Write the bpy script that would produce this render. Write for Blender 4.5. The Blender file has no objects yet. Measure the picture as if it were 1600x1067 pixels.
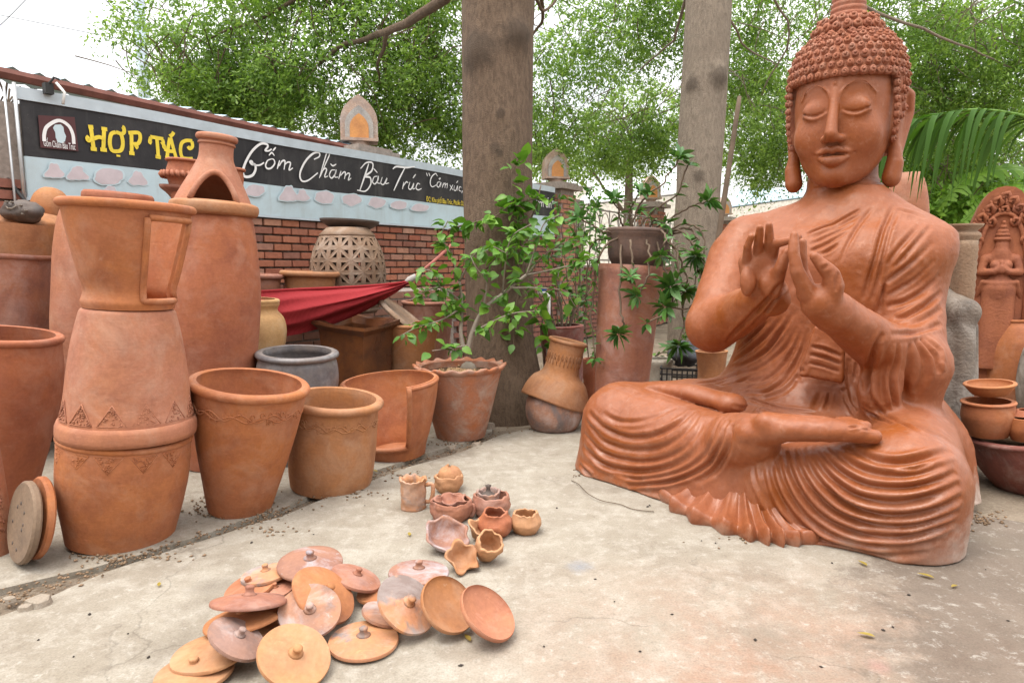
import bpy, bmesh, math, random
import numpy as np
from mathutils import Vector, Matrix, noise as mnoise

# ------------------------------------------------------------------ camera, sky, sun, exposure
scene = bpy.context.scene
COL = scene.collection
PI = math.pi
F_PX = 1050.0                      # focal length measured in photograph pixels
PITCH = math.atan(118 / 1050.0)    # slight downward look
EYE = 1.2                          # camera height in metres

cam_d = bpy.data.cameras.new('camera')
cam_d.sensor_width = 36
cam_d.lens = 36 * F_PX / 1600
cam_d.clip_start = 0.05
cam_d.clip_end = 800
cam = bpy.data.objects.new('camera', cam_d)
COL.objects.link(cam)
cam.location = (0, 0, EYE)
cam.rotation_euler = (PI / 2 - PITCH, 0, 0)
scene.camera = cam

world = bpy.data.worlds.new('World')
scene.world = world
world.use_nodes = True
SUN_EL, SUN_AZ = math.radians(72), math.radians(235)     # azimuth from +Y, clockwise: behind and left of the camera
wn, wl = world.node_tree.nodes, world.node_tree.links
wn.clear()
sky = wn.new('ShaderNodeTexSky')
sky.sky_type = 'NISHITA'
sky.sun_disc = False
sky.sun_elevation = SUN_EL
sky.sun_rotation = SUN_AZ
sky.air_density, sky.dust_density, sky.ozone_density = 1.0, 3.0, 1.0
# thin bright cloud sheet over the whole sky
tc = wn.new('ShaderNodeTexCoord')
nz = wn.new('ShaderNodeTexNoise'); nz.inputs['Scale'].default_value = 2.4; nz.inputs['Detail'].default_value = 6
rmp = wn.new('ShaderNodeValToRGB')
rmp.color_ramp.elements[0].position, rmp.color_ramp.elements[0].color = .36, (.55, .55, .55, 1)
rmp.color_ramp.elements[1].position, rmp.color_ramp.elements[1].color = .6, (.97, .97, .97, 1)
mx = wn.new('ShaderNodeMix'); mx.data_type = 'RGBA'
# overcast sheet: three times as bright overhead as at the horizon
sxyz = wn.new('ShaderNodeSeparateXYZ')
zc = wn.new('ShaderNodeMath'); zc.operation = 'MULTIPLY_ADD'; zc.use_clamp = False; zc.inputs[1].default_value = 2.0; zc.inputs[2].default_value = 1.0
zm = wn.new('ShaderNodeMath'); zm.operation = 'MAXIMUM'; zm.inputs[1].default_value = 0.0
cl = wn.new('ShaderNodeMix'); cl.data_type = 'RGBA'; cl.blend_type = 'MULTIPLY'; cl.inputs['Factor'].default_value = 1.0
cl.inputs['A'].default_value = (7.8, 7.75, 7.6, 1)
bg = wn.new('ShaderNodeBackground'); bg.inputs['Strength'].default_value = 0.1
wo = wn.new('ShaderNodeOutputWorld')
wl.new(tc.outputs['Generated'], nz.inputs['Vector'])
wl.new(tc.outputs['Generated'], sxyz.inputs[0]); wl.new(sxyz.outputs['Z'], zm.inputs[0]); wl.new(zm.outputs[0], zc.inputs[0])
wl.new(zc.outputs[0], cl.inputs['B']); wl.new(cl.outputs['Result'], mx.inputs['B'])
wl.new(nz.outputs['Fac'], rmp.inputs['Fac'])
wl.new(rmp.outputs['Color'], mx.inputs['Factor'])
wl.new(sky.outputs['Color'], mx.inputs['A'])
wl.new(mx.outputs['Result'], bg.inputs['Color'])
wl.new(bg.outputs['Background'], wo.inputs['Surface'])

sun_d = bpy.data.lights.new('sun', 'SUN')
sun_d.energy = 1.4
sun_d.angle = math.radians(30)
sun_d.color = (1.0, 0.93, 0.82)
sun = bpy.data.objects.new('sun', sun_d)
COL.objects.link(sun)
sdir = Vector((math.sin(SUN_AZ) * math.cos(SUN_EL), math.cos(SUN_AZ) * math.cos(SUN_EL), math.sin(SUN_EL)))
sun.rotation_euler = sdir.to_track_quat('Z', 'Y').to_euler()

scene.view_settings.view_transform = 'Standard'
scene.view_settings.look = 'None'
scene.view_settings.gamma = 1
scene.view_settings.use_curve_mapping = False
scene.view_settings.exposure = 0.78
scene.render.engine = 'CYCLES'
scene.cycles.use_denoising = True
scene.cycles.max_bounces = 6
scene.cycles.transparent_max_bounces = 6
scene.cycles.diffuse_bounces = 2

# ------------------------------------------------------------------ measuring helpers
SP, CP = math.sin(PITCH), math.cos(PITCH)
def at(px, py, D):
    """world point seen at photo pixel (px,py) at depth D"""
    s, t = (px - 800) / F_PX, (py - 533.5) / F_PX
    return Vector((D * s, D * (CP - t * SP), EYE - D * (SP + t * CP)))
def gnd(px, py, z=0.0):
    t = (py - 533.5) / F_PX
    return at(px, py, (EYE - z) / (SP + t * CP))
def gdepth(py, z=0.0):
    return (EYE - z) / (SP + (py - 533.5) / F_PX * CP)
def sil(cx, hw, Y, y):
    """true sideways position and radius of an upright round thing at distance Y whose outline spans cx-hw..cx+hw on photo row y"""
    k = 1 / (CP - (y - 533.5) / F_PX * SP)
    l, r = math.atan((cx - hw - 800) / F_PX * k), math.atan((cx + hw - 800) / F_PX * k)
    p = (l + r) / 2
    return Y * math.tan(p), Y / math.cos(p) * math.sin((r - l) / 2)
def row_z(y, Y):
    t = (y - 533.5) / F_PX
    return EYE - Y / (CP - t * SP) * (SP + t * CP)
def bear(px):
    """bearing, in a pot's own frame, that points at the camera"""
    return -PI / 2 + math.atan((800 - px) / F_PX)
def mpp(D):
    return D / F_PX

# ------------------------------------------------------------------ object helpers
def put(name, me, mat=None, parent=None, loc=None):
    o = bpy.data.objects.new(name, me)
    COL.objects.link(o)
    if mat is not None:
        me.materials.clear(); me.materials.append(mat)
    if parent is not None:
        o.parent = parent
    if loc is not None:
        o.location = loc
    return o
def tag(o, label=None, cat=None, group=None, kind=None):
    if label: o['label'] = label
    if cat: o['category'] = cat
    if group: o['group'] = group
    if kind: o['kind'] = kind
    return o
def thing(name, label, cat, loc=(0, 0, 0), rot=(0, 0, 0), group=None):
    o = bpy.data.objects.new(name, None)
    o.empty_display_size = .1
    COL.objects.link(o)
    o.location = loc; o.rotation_euler = rot
    return tag(o, label, cat, group)
def mesh_np(name, V, Fq, smooth=True):
    """mesh from numpy verts (n,3) and a face array (m,3|4) or list of lists"""
    me = bpy.data.meshes.new(name)
    if isinstance(Fq, np.ndarray):
        k = Fq.shape[1]; m = Fq.shape[0]
        me.vertices.add(len(V)); me.vertices.foreach_set('co', np.asarray(V, np.float32).ravel())
        me.loops.add(m * k); me.loops.foreach_set('vertex_index', Fq.astype(np.int32).ravel())
        me.polygons.add(m)
        me.polygons.foreach_set('loop_start', np.arange(0, m * k, k, dtype=np.int32))
        me.update(calc_edges=True)
        me.validate()
    else:
        me.from_pydata([tuple(v) for v in V], [], [tuple(f) for f in Fq])
        me.update()
    if smooth:
        me.polygons.foreach_set('use_smooth', np.ones(len(me.polygons), bool))
    return me

class MB:
    """collects primitives into one mesh"""
    def __init__(self): self.v, self.f = [], []
    def add(self, V, Fs):
        n = len(self.v); self.v += [tuple(p) for p in V]; self.f += [tuple(i + n for i in f) for f in Fs]; return self
    def box(self, c, s, M=None):
        V = [Vector((x * s[0] / 2, y * s[1] / 2, z * s[2] / 2)) for x in (-1, 1) for y in (-1, 1) for z in (-1, 1)]
        if M is not None: V = [M @ v for v in V]
        V = [v + Vector(c) for v in V]
        return self.add(V, [(0, 1, 3, 2), (4, 6, 7, 5), (0, 4, 5, 1), (2, 3, 7, 6), (0, 2, 6, 4), (1, 5, 7, 3)])
    def tube(self, pts, r, n=8, caps=True, flat=1.0):
        pts = [Vector(p) for p in pts]
        rs = r if isinstance(r, (list, tuple)) else [r] * len(pts)
        V, Fs = [], []
        up = Vector((0, 0, 1)); prev = None
        for i, p in enumerate(pts):
            d = (pts[min(i + 1, len(pts) - 1)] - pts[max(i - 1, 0)])
            d = d.normalized() if d.length > 1e-9 else Vector((0, 0, 1))
            if prev is None:
                a = d.cross(up if abs(d.z) < .9 else Vector((1, 0, 0))).normalized()
            else:
                a = (prev - d * prev.dot(d)).normalized()
            prev = a; b = d.cross(a)
            for k in range(n):
                w = 2 * PI * k / n
                V.append(p + (a * math.cos(w) + b * math.sin(w) * flat) * rs[i])
        for i in range(len(pts) - 1):
            for k in range(n):
                k2 = (k + 1) % n
                Fs.append((i * n + k, i * n + k2, (i + 1) * n + k2, (i + 1) * n + k))
        if caps:
            Fs.append(tuple(range(n - 1, -1, -1)))
            Fs.append(tuple((len(pts) - 1) * n + k for k in range(n)))
        return self.add(V, Fs)
    def lathe(self, prof, n=40, c=(0, 0, 0), wob=0.0, seed=0, close=False):
        V, Fs = [], []
        for j, (r, z) in enumerate(prof):
            for k in range(n):
                w = 2 * PI * k / n
                rr = r
                if wob and r > 1e-4:
                    rr = r * (1 + wob * mnoise.noise(Vector((math.cos(w) * 1.3 + seed * 7.1, math.sin(w) * 1.3, z * 3))))
                V.append((c[0] + rr * math.cos(w), c[1] + rr * math.sin(w), c[2] + z))
        m = len(prof)
        for j in range(m - 1 + (1 if close else 0)):
            j2 = (j + 1) % m
            for k in range(n):
                k2 = (k + 1) % n
                Fs.append((j * n + k, j * n + k2, j2 * n + k2, j2 * n + k))
        if not close:
            if prof[0][0] > 1e-4: Fs.append(tuple(range(n - 1, -1, -1)))
            if prof[-1][0] > 1e-4: Fs.append(tuple((m - 1) * n + k for k in range(n)))
        return self.add(V, Fs)
    def mesh(self, name, smooth=True):
        me = mesh_np(name, self.v, self.f, smooth)
        return me
    def build(self, name, mat, parent=None, smooth=True, loc=None, sharp=None):
        me = self.mesh(name, smooth)
        if smooth and sharp:
            try: me.set_sharp_from_angle(angle=math.radians(sharp))
            except Exception: pass
        return put(name, me, mat, parent, loc)

def copy_tree(o, parent=None):
    c = o.copy(); COL.objects.link(c)
    if parent is not None: c.parent = parent
    for ch in o.children: copy_tree(ch, c)
    return c

def smooth_pts(pts, n):
    """Catmull-Rom resample of a point list (any dimension)"""
    P = np.array(pts, float); m = len(P)
    out = []
    Q = np.vstack([2 * P[0] - P[1], P, 2 * P[-1] - P[-2]])
    for i in range(n):
        u = i / (n - 1) * (m - 1); k = min(int(u), m - 2); t = u - k
        a, b, c, d = Q[k], Q[k + 1], Q[k + 2], Q[k + 3]
        out.append(.5 * (2 * b + (c - a) * t + (2 * a - 5 * b + 4 * c - d) * t * t + (3 * b - a - 3 * c + d) * t ** 3))
    return np.array(out)
# ------------------------------------------------------------------ materials
class NT:
    def __init__(self, name):
        self.m = bpy.data.materials.new(name); self.m.use_nodes = True
        self.n = self.m.node_tree.nodes; self.l = self.m.node_tree.links
        self.n.clear()
        self.out = self.n.new('ShaderNodeOutputMaterial')
        self.b = self.n.new('ShaderNodeBsdfPrincipled')
        self.l.new(self.b.outputs[0], self.out.inputs[0])
    def new(self, t, **kw):
        x = self.n.new(t)
        for k, v in kw.items(): setattr(x, k, v)
        return x
    def link(self, a, b): self.l.new(a, b)
    def coords(self, kind='Object', rnd=True):
        tcn = self.new('ShaderNodeTexCoord')
        o = tcn.outputs[kind]
        if rnd:
            oi = self.new('ShaderNodeObjectInfo')
            mu = self.new('ShaderNodeMath', operation='MULTIPLY'); mu.inputs[1].default_value = 37.0
            self.link(oi.outputs['Random'], mu.inputs[0])
            va = self.new('ShaderNodeVectorMath', operation='ADD')
            self.link(o, va.inputs[0]); self.link(mu.outputs[0], va.inputs[1])
            o = va.outputs[0]
        return o
    def noise(self, vec, scale, detail=4, rough=.55, dist=0.0, stretch=None):
        if stretch:
            mp = self.new('ShaderNodeMapping'); mp.inputs['Scale'].default_value = stretch
            self.link(vec, mp.inputs['Vector']); vec = mp.outputs[0]
        t = self.new('ShaderNodeTexNoise')
        t.inputs['Scale'].default_value = scale; t.inputs['Detail'].default_value = detail
        t.inputs['Roughness'].default_value = rough; t.inputs['Distortion'].default_value = dist
        self.link(vec, t.inputs['Vector'])
        return t.outputs['Fac']
    def ramp(self, fac, stops):
        r = self.new('ShaderNodeValToRGB'); cr = r.color_ramp
        while len(cr.elements) < len(stops): cr.elements.new(.5)
        for e, (p, c) in zip(cr.elements, stops):
            e.position = p
            e.color = (c, c, c, 1) if isinstance(c, (int, float)) else (*c, 1)
        self.link(fac, r.inputs['Fac'])
        return r.outputs['Color']
    def mix(self, fac, a, b, blend='MIX'):
        x = self.new('ShaderNodeMix', data_type='RGBA', blend_type=blend)
        for s, v in (('Factor', fac), ('A', a), ('B', b)):
            if isinstance(v, bpy.types.NodeSocket): self.link(v, x.inputs[s])
            elif s == 'Factor': x.inputs[s].default_value = v
            else: x.inputs[s].default_value = (*v, 1)
        return x.outputs['Result']
    def math(self, op, a, b=0.0, clamp=False):
        x = self.new('ShaderNodeMath', operation=op, use_clamp=clamp)
        for i, v in enumerate((a, b)):
            if isinstance(v, bpy.types.NodeSocket): self.link(v, x.inputs[i])
            else: x.inputs[i].default_value = v
        return x.outputs[0]
    def bump(self, h, strength=.3, dist=.01):
        x = self.new('ShaderNodeBump'); x.inputs['Strength'].default_value = strength; x.inputs['Distance'].default_value = dist
        self.link(h, x.inputs['Height']); self.link(x.outputs[0], self.b.inputs['Normal'])
    def col(self, c):
        if isinstance(c, bpy.types.NodeSocket): self.link(c, self.b.inputs['Base Color'])
        else: self.b.inputs['Base Color'].default_value = (*c, 1)
    def set(self, **kw):
        for k, v in kw.items():
            i = self.b.inputs[k.replace('_', ' ')]
            if isinstance(v, bpy.types.NodeSocket): self.link(v, i)
            else: i.default_value = v
        return self

def clay(name, base, warm, dark, rough=.75, spec=.35, big=3.0, streak=True, dust=None, dust_amt=.48, bump=.2, patch=None, patch_at=(.55, .7)):
    """fired clay: broad firing blushes, throwing streaks, fine pitting and dust"""
    t = NT(name); v = t.coords()
    a = t.noise(v, big, 3, .6, .6)
    c = t.mix(t.ramp(a, [(.35, 0), (.65, 1)]), base, warm)
    b = t.noise(v, big * 2.3, 5, .65, .3)
    c = t.mix(t.ramp(b, [(.46, 0), (.74, .9)]), c, dark)
    dr = t.noise(v, 9, 5, .65, .2, (1, 1, .16))
    c = t.mix(t.ramp(dr, [(.55, 0), (.75, .45)]), c, dark)
    fine = t.noise(v, 70, 3, .6)
    c = t.mix(.35, c, t.ramp(fine, [(.3, .55), (.7, 1.0)]), 'MULTIPLY')
    if patch:
        q = t.noise(v, big * 1.1, 6, .6, .8)
        c = t.mix(t.ramp(q, [(patch_at[0], 0), (patch_at[1], .9)]), c, patch)
    if dust:
        d = t.noise(v, 5.5, 8, .7, .5)
        c = t.mix(t.ramp(d, [(.48, 0), (.72, dust_amt)]), c, dust)
        sp_ = t.noise(v, 28, 4, .7)
        c = t.mix(t.ramp(sp_, [(.66, 0), (.76, dust_amt * .8)]), c, dust)
    scr = t.noise(v, 16, 4, .7, .3, (1.0, 1.0, 7.0))
    c = t.mix(t.ramp(scr, [(.60, 0), (.70, .28)]), c, tuple(min(1, x * 1.45 + .03) for x in base))
    t.col(c)
    h = fine
    if streak:
        s = t.noise(v, 7, 5, .6, .3, (1.0, 1.0, 4.0))
        h = t.math('ADD', t.math('MULTIPLY', fine, .35), t.math('MULTIPLY', s, 1.0))
    t.bump(h, bump, .012)
    t.set(Roughness=t.ramp(a, [(.3, rough - .08), (.7, min(1, rough + .08))]), Specular_IOR_Level=spec)
    return t.m

C = {}
C['red'] = clay('terracotta_red', (0.380, 0.132, 0.073), (0.408, 0.137, 0.060), (0.266, 0.086, 0.047), dust=(0.475, 0.264, 0.189))
C['orange'] = clay('terracotta_orange', (0.427, 0.155, 0.073), (0.446, 0.159, 0.056), (0.294, 0.100, 0.047), dust=(0.494, 0.282, 0.189))
C['pink'] = clay('terracotta_pink', (0.437, 0.182, 0.116), (0.456, 0.187, 0.099), (0.323, 0.127, 0.077), dust=(0.513, 0.328, 0.241))
C['tan'] = clay('terracotta_tan', (0.418, 0.196, 0.099), (0.446, 0.191, 0.073), (0.294, 0.132, 0.069), dust=(0.494, 0.328, 0.224))
C['ochre'] = clay('clay_ochre', (.55, .33, .15), (.52, .30, .13), (.38, .2, .09), dust=(.6, .45, .3))
C['pale'] = clay('clay_pale_orange', (.49, .255, .135), (.51, .255, .115), (.37, .165, .085), dust=(.62, .43, .29), dust_amt=.25, bump=.2)
C['paleo'] = clay('clay_light_orange', (.46, .18, .075), (.48, .205, .08), (.33, .12, .06), dust=(.6, .4, .28), dust_amt=.25, bump=.2)
C['brownred'] = clay('clay_brown_red', (.34, .145, .10), (.40, .17, .10), (.22, .1, .08), dust=(.5, .36, .32), bump=.25)
C['smoke'] = clay('clay_smoked', (.33, .2, .165), (.45, .22, .13), (.13, .12, .125), dust=(.62, .6, .62), dust_amt=.55, patch=(.15, .145, .155), bump=.25)
C['smokeo'] = clay('clay_half_smoked', (.56, .27, .12), (.5, .22, .12), (.4, .22, .15), dust=(.62, .58, .57), dust_amt=.4, patch=(.22, .18, .17), patch_at=(.52, .58), bump=.25)
C['glazebits'] = clay('clay_ash_glazed', (.32, .16, .11), (.36, .18, .12), (.24, .12, .1), dust=(.52, .55, .62), dust_amt=.7, patch=(.3, .33, .4), patch_at=(.6, .66), bump=.3)
C['dark'] = clay('clay_dark', (.10, .085, .08), (.14, .1, .08), (.06, .055, .055), rough=.6, bump=.25)
C['greybowl'] = clay('clay_grey_glaze', (.16, .15, .155), (.24, .2, .18), (.075, .075, .09), rough=.42, spec=.5, dust=(.42, .42, .45), dust_amt=.4, bump=.2)
C['brownglaze'] = clay('clay_brown_glaze', (.12, .045, .022), (.19, .07, .025), (.06, .03, .022), rough=.33, spec=.5, bump=.15)
C['lattice'] = clay('clay_weathered_beige', (.27, .175, .12), (.29, .185, .12), (.165, .115, .085), dust=(.5, .42, .36), dust_amt=.5)
C['greystone'] = clay('clay_weathered_grey', (.20, .17, .145), (.25, .2, .16), (.11, .095, .085), dust=(.5, .46, .42), dust_amt=.6, streak=False, bump=.6)
C['sandstone'] = clay('clay_sand_relief', (.34, .23, .15), (.31, .2, .13), (.2, .14, .1), streak=False, bump=.5)
C['whitepaint'] = clay('ceramic_white', (.6, .57, .5), (.55, .5, .42), (.36, .3, .24), streak=False, bump=.3)
C['maroon'] = clay('clay_maroon_painted', (.22, .075, .06), (.26, .09, .07), (.14, .06, .05), dust=(.42, .33, .3), dust_amt=.6)
C['planter'] = clay('planter_stained', (.42, .2, .13), (.46, .16, .07), (.3, .17, .13), dust=(.5, .42, .36), dust_amt=.75, big=5)
C['stele'] = clay('clay_relief_red', (.36, .125, .065), (.40, .14, .065), (.25, .085, .05), streak=False, bump=.35)
C['statue'] = None
C['bowlbrown'] = clay('clay_bowl_brown', (.13, .085, .07), (.17, .10, .075), (.075, .055, .05))
C['discgrey'] = clay('clay_disc_greybrown', (.21, .15, .105), (.25, .17, .115), (.14, .10, .075), streak=False)

def statue_mat(name, bloom=True, rl=.36):
    t = NT(name); v = t.coords(rnd=False)
    a = t.noise(v, 2.2, 4, .6, .5)
    c = t.mix(t.ramp(a, [(.36, 0), (.64, 1)]), (.315, .098, .040), (.285, .074, .013))
    b = t.noise(v, 7, 5, .65, .3)
    c = t.mix(t.ramp(b, [(.5, 0), (.8, .5)]), c, (.19, .05, .016))
    d = t.noise(v, 4.5, 7, .7, .5)
    c = t.mix(t.ramp(d, [(.50, 0), (.74, .38)]), c, (.43, .20, .125))
    # lime bloom low on the outer knee and along the foot of the statue
    sx = t.new('ShaderNodeSeparateXYZ'); t.link(v, sx.inputs[0])
    wob = t.math('MULTIPLY', t.math('SUBTRACT', t.noise(v, 5, 6, .7), .5), .5)
    low = t.math('SUBTRACT', t.math('ADD', .10, wob), sx.outputs['Z'], True)
    if bloom:
        side = t.math('MULTIPLY', t.math('SUBTRACT', sx.outputs['X'], .12), 3.5, True)
        low2 = t.math('SUBTRACT', t.math('ADD', .20, t.math('MULTIPLY', wob, 1.3)), sx.outputs['Z'], True)
        c = t.mix(t.math('MULTIPLY', t.math('MULTIPLY', low2, 6.0, True), t.math('MULTIPLY', side, .9)), c, (.55, .44, .38))
        c = t.mix(t.math('MULTIPLY', t.math('SUBTRACT', low, .06, True), 4.0, True), c, (.42, .30, .23))
    sc2 = t.noise(v, 22, 6, .75, .4)
    c = t.mix(t.ramp(sc2, [(.56, 0), (.70, .35)]), c, (.46, .24, .16))
    c = t.mix(t.ramp(sc2, [(.30, .45), (.44, 0)]), c, (.18, .05, .02))
    fine = t.noise(v, 60, 3, .6)
    c = t.mix(.3, c, t.ramp(fine, [(.3, .6), (.7, 1.0)]), 'MULTIPLY')
    t.col(c)
    tool = t.noise(v, 26, 5, .7, .8, (1, 1, .35))
    t.bump(t.math('ADD', t.math('MULTIPLY', fine, .3), t.math('ADD', t.noise(v, 16, 4, .6), t.math('MULTIPLY', tool, .7))), .3, .012)
    t.set(Roughness=t.ramp(a, [(.35, .6), (.65, rl + .06)]), Specular_IOR_Level=.45, Coat_Roughness=.22)
    # the lap was varnished, the chest and face left drier
    lapv = t.math('MULTIPLY', t.math('SUBTRACT', .66, t.math('ADD', sx.outputs['Z'], wob)), 3.0, True)
    t.set(Coat_Weight=t.math('MULTIPLY', lapv, .38) if bloom else .06)
    return t.m
C['statue'] = statue_mat('statue_varnished_terracotta')
C['statue_head'] = statue_mat('statue_face_terracotta', False, .4)
C['statue_curl'] = clay('statue_hair_terracotta', (.34, .12, .07), (.37, .135, .07), (.24, .085, .05), streak=False, dust=(.44, .28, .21), dust_amt=.5)

def plain(name, col, rough=.7, spec=.3, metal=0.0, var=.25, scale=8, bump=.15):
    t = NT(name); v = t.coords()
    a = t.noise(v, scale, 5, .6, .3)
    lo = tuple(x * (1 - var) for x in col); hi = tuple(min(1, x * (1 + var)) for x in col)
    t.col(t.mix(t.ramp(a, [(.3, 0), (.7, 1)]), lo, hi))
    t.bump(a, bump, .006)
    t.set(Roughness=rough, Specular_IOR_Level=spec, Metallic=metal)
    return t.m

def leaf_mat(name, c1, c2, c3, trans=.35, rough=.45, spec=.4):
    t = NT(name)
    g = t.new('ShaderNodeNewGeometry')
    c = t.ramp(g.outputs['Random Per Island'], [(0, c1), (.5, c2), (1, c3)])
    t.col(c)
    t.set(Roughness=rough, Specular_IOR_Level=spec)
    tr = t.new('ShaderNodeBsdfTranslucent')
    t.link(t.mix(1.0, c, (1.0, 1.0, .55), 'MULTIPLY'), tr.inputs['Color'])
    ms = t.new('ShaderNodeMixShader'); ms.inputs[0].default_value = trans
    t.link(t.b.outputs[0], ms.inputs[1]); t.link(tr.outputs[0], ms.inputs[2]); t.link(ms.outputs[0], t.out.inputs[0])
    return t.m
M = {}
M['leaf'] = leaf_mat('leaf_green', (.045, .11, .018), (.075, .17, .025), (.12, .24, .035))
M['leaf_tree'] = leaf_mat('leaf_tree', (.11, .20, .04), (.18, .32, .06), (.30, .45, .10), .55)
M['leaf_far'] = leaf_mat('leaf_far_tree', (.15, .24, .06), (.22, .35, .08), (.32, .45, .12), .55)
M['leaf_bright'] = leaf_mat('leaf_bright', (.12, .26, .03), (.18, .34, .04), (.24, .42, .06), .45)
M['leaf_dark'] = leaf_mat('leaf_dark', (.02, .055, .015), (.035, .08, .018), (.05, .11, .025), .25)
M['leaf_yellow'] = leaf_mat('leaf_fallen_yellow', (.42, .38, .07), (.40, .30, .06), (.32, .2, .07), .3)
M['palm'] = leaf_mat('leaf_palm', (.03, .085, .012), (.05, .125, .016), (.09, .19, .025), .4, .6, .15)
M['bark'] = None
def bark_mat(name, c1, c2, c3, spots=()):
    t = NT(name); v = t.coords()
    s = t.noise(v, 34, 6, .7, .6, (1, 1, .35))
    b = t.noise(v, 3, 5, .65, .6)
    c = t.mix(t.ramp(b, [(.35, 0), (.7, 1)]), c1, c2)
    c = t.mix(t.ramp(s, [(.36, .7), (.6, 0)]), c, c3)
    st = t.noise(v, 7, 6, .7, .8)
    c = t.mix(t.ramp(st, [(.55, 0), (.7, .6)]), c, c3)
    sp_ = t.noise(v, 75, 3, .7, 0, (1, 1, 1.6))
    c = t.mix(t.ramp(sp_, [(.66, 0), (.76, .55)]), c, (.42, .36, .29))
    ov = t.coords('Object', False)
    rag = t.noise(ov, 9, 6, .7, .4)
    for (x, y, z, r_) in spots:                       # dark grown-over branch collars
        ds = t.new('ShaderNodeVectorMath', operation='DISTANCE'); t.link(ov, ds.inputs[0]); ds.inputs[1].default_value = (x, y, z)
        f = t.math('SUBTRACT', 1.0, t.math('DIVIDE', ds.outputs['Value'], r_))
        f = t.math('ADD', f, t.math('MULTIPLY', t.math('SUBTRACT', rag, .5), 1.5))
        c = t.mix(t.math('MULTIPLY', t.math('MULTIPLY', f, 2.0, True), .6), c, (.06, .045, .035))
    t.col(c)
    t.bump(t.math('ADD', s, t.math('MULTIPLY', sp_, .8)), .8, .02)
    t.set(Roughness=.9, Specular_IOR_Level=.2)
    return t.m
M['bark'] = bark_mat('bark_brown', (.17, .125, .09), (.21, .155, .11), (.085, .06, .045))
M['bark2'] = bark_mat('bark_grey', (.25, .2, .155), (.30, .245, .19), (.15, .12, .095))
M['twig'] = plain('twig_brown', (.14, .1, .07), .85)
M['stem'] = plain('stem_grey', (.26, .22, .18), .8)
M['soil'] = plain('potting_soil', (.12, .075, .045), .95, .1, 0, .5, 40, .6)
def banner_mat(name, base, dirt, amt):
    t = NT(name); v = t.coords('Object', False)
    a = t.noise(v, 2.2, 6, .7, .4); st = t.noise(v, 9, 5, .7, 0, (1, 1, .08)); f = t.noise(v, 50, 3, .7)
    c = t.mix(t.ramp(a, [(.45, 0), (.75, amt)]), base, dirt)
    c = t.mix(t.ramp(st, [(.52, 0), (.72, amt * .9)]), c, dirt)
    c = t.mix(t.ramp(f, [(.66, 0), (.74, amt)]), c, dirt)
    t.col(c); t.bump(a, .12, .01); t.set(Roughness=.55, Specular_IOR_Level=.35)
    return t.m
M['banner_black'] = banner_mat('banner_black', (.021, .02, .023), (.085, .08, .078), .6)
M['banner_blue'] = banner_mat('banner_pale_blue', (.50, .63, .69), (.36, .40, .40), .55)
M['banner_edge'] = plain('banner_edge_steel', (.46, .53, .58), .5, .4, 0, .1)
M['yellow'] = plain('lettering_yellow', (.80, .62, .06), .5, .3, 0, .12, 14)
M['white'] = plain('lettering_white', (.8, .8, .8), .5, .3, 0, .04)
M['pinkprint'] = plain('faded_pink_print', (.57, .50, .53), .6, .2, 0, .1, 12)
M['pinkhalo'] = plain('faded_white_print', (.545, .67, .72), .6, .2, 0, .05, 12)
M['logo_bg'] = plain('logo_maroon', (.09, .032, .034), .5, .3, 0, .1)
M['hammock'] = None
M['rope'] = plain('rope_pink', (.55, .2, .17), .8)
M['rope_grey'] = plain('rope_grey', (.35, .33, .31), .8)
M['steel'] = plain('steel_galvanised', (.45, .46, .47), .4, .5, .6, .15)
M['rust'] = plain('steel_red_primer', (.16, .06, .045), .7, .3, 0, .3)
M['roof_blue'] = plain('roof_sheet_blue', (.42, .56, .66), .5, .4, 0, .1, 3)
M['roof_white'] = plain('roof_sheet_white', (.72, .74, .76), .5, .4, 0, .06, 3)
M['concrete_post'] = plain('post_concrete_blue', (.45, .52, .58), .8, .2)
M['wire'] = plain('wire_black', (.03, .03, .03), .6)
M['wall_grey'] = plain('wall_grey', (.2, .2, .2), .8)
M['wall_cream'] = plain('wall_cream', (.66, .62, .55), .8)
M['black_plastic'] = plain('plastic_black', (.025, .025, .027), .5, .4)
M['pvc'] = plain('pvc_white', (.7, .7, .68), .4, .5)
M['blue_plastic'] = plain('plastic_blue', (.03, .12, .42), .4, .5)
M['flag_red'] = plain('flag_red', (.6, .02, .03), .7)
M['wood'] = plain('wood_board', (.42, .27, .15), .8, .2, 0, .3, 14)
M['iron'] = plain('iron_painted', (.32, .28, .26), .5, .4, .3)
M['niche_clay'] = clay('lantern_niche_orange', (.62, .28, .1), (.66, .31, .11), (.5, .22, .09), streak=False)  # the niche panel's own orange clay
M['lantern'] = clay('lantern_weathered', (.47, .34, .27), (.5, .33, .24), (.28, .22, .2), dust=(.55, .5, .46), dust_amt=.7, streak=False, bump=.5)
M['lanternarch'] = clay('lantern_arch_grey', (.42, .40, .38), (.46, .42, .38), (.25, .23, .22), streak=False, bump=.5)

def hammock_mat():
    t = NT('hammock_red_weave'); v = t.coords()
    w = t.new('ShaderNodeTexWave'); w.inputs['Scale'].default_value = 42; w.inputs['Distortion'].default_value = .6
    t.link(v, w.inputs['Vector'])
    n = t.noise(v, 120, 2)
    c = t.mix(t.ramp(w.outputs['Fac'], [(.2, 0), (.8, 1)]), (.22, .016, .022), (.42, .04, .045))
    t.col(t.mix(.4, c, t.ramp(n, [(.3, .5), (.7, 1)]), 'MULTIPLY'))
    t.bump(w.outputs['Fac'], .4, .006); t.set(Roughness=.85, Specular_IOR_Level=.2)
    return t.m
M['hammock'] = hammock_mat()

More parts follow.
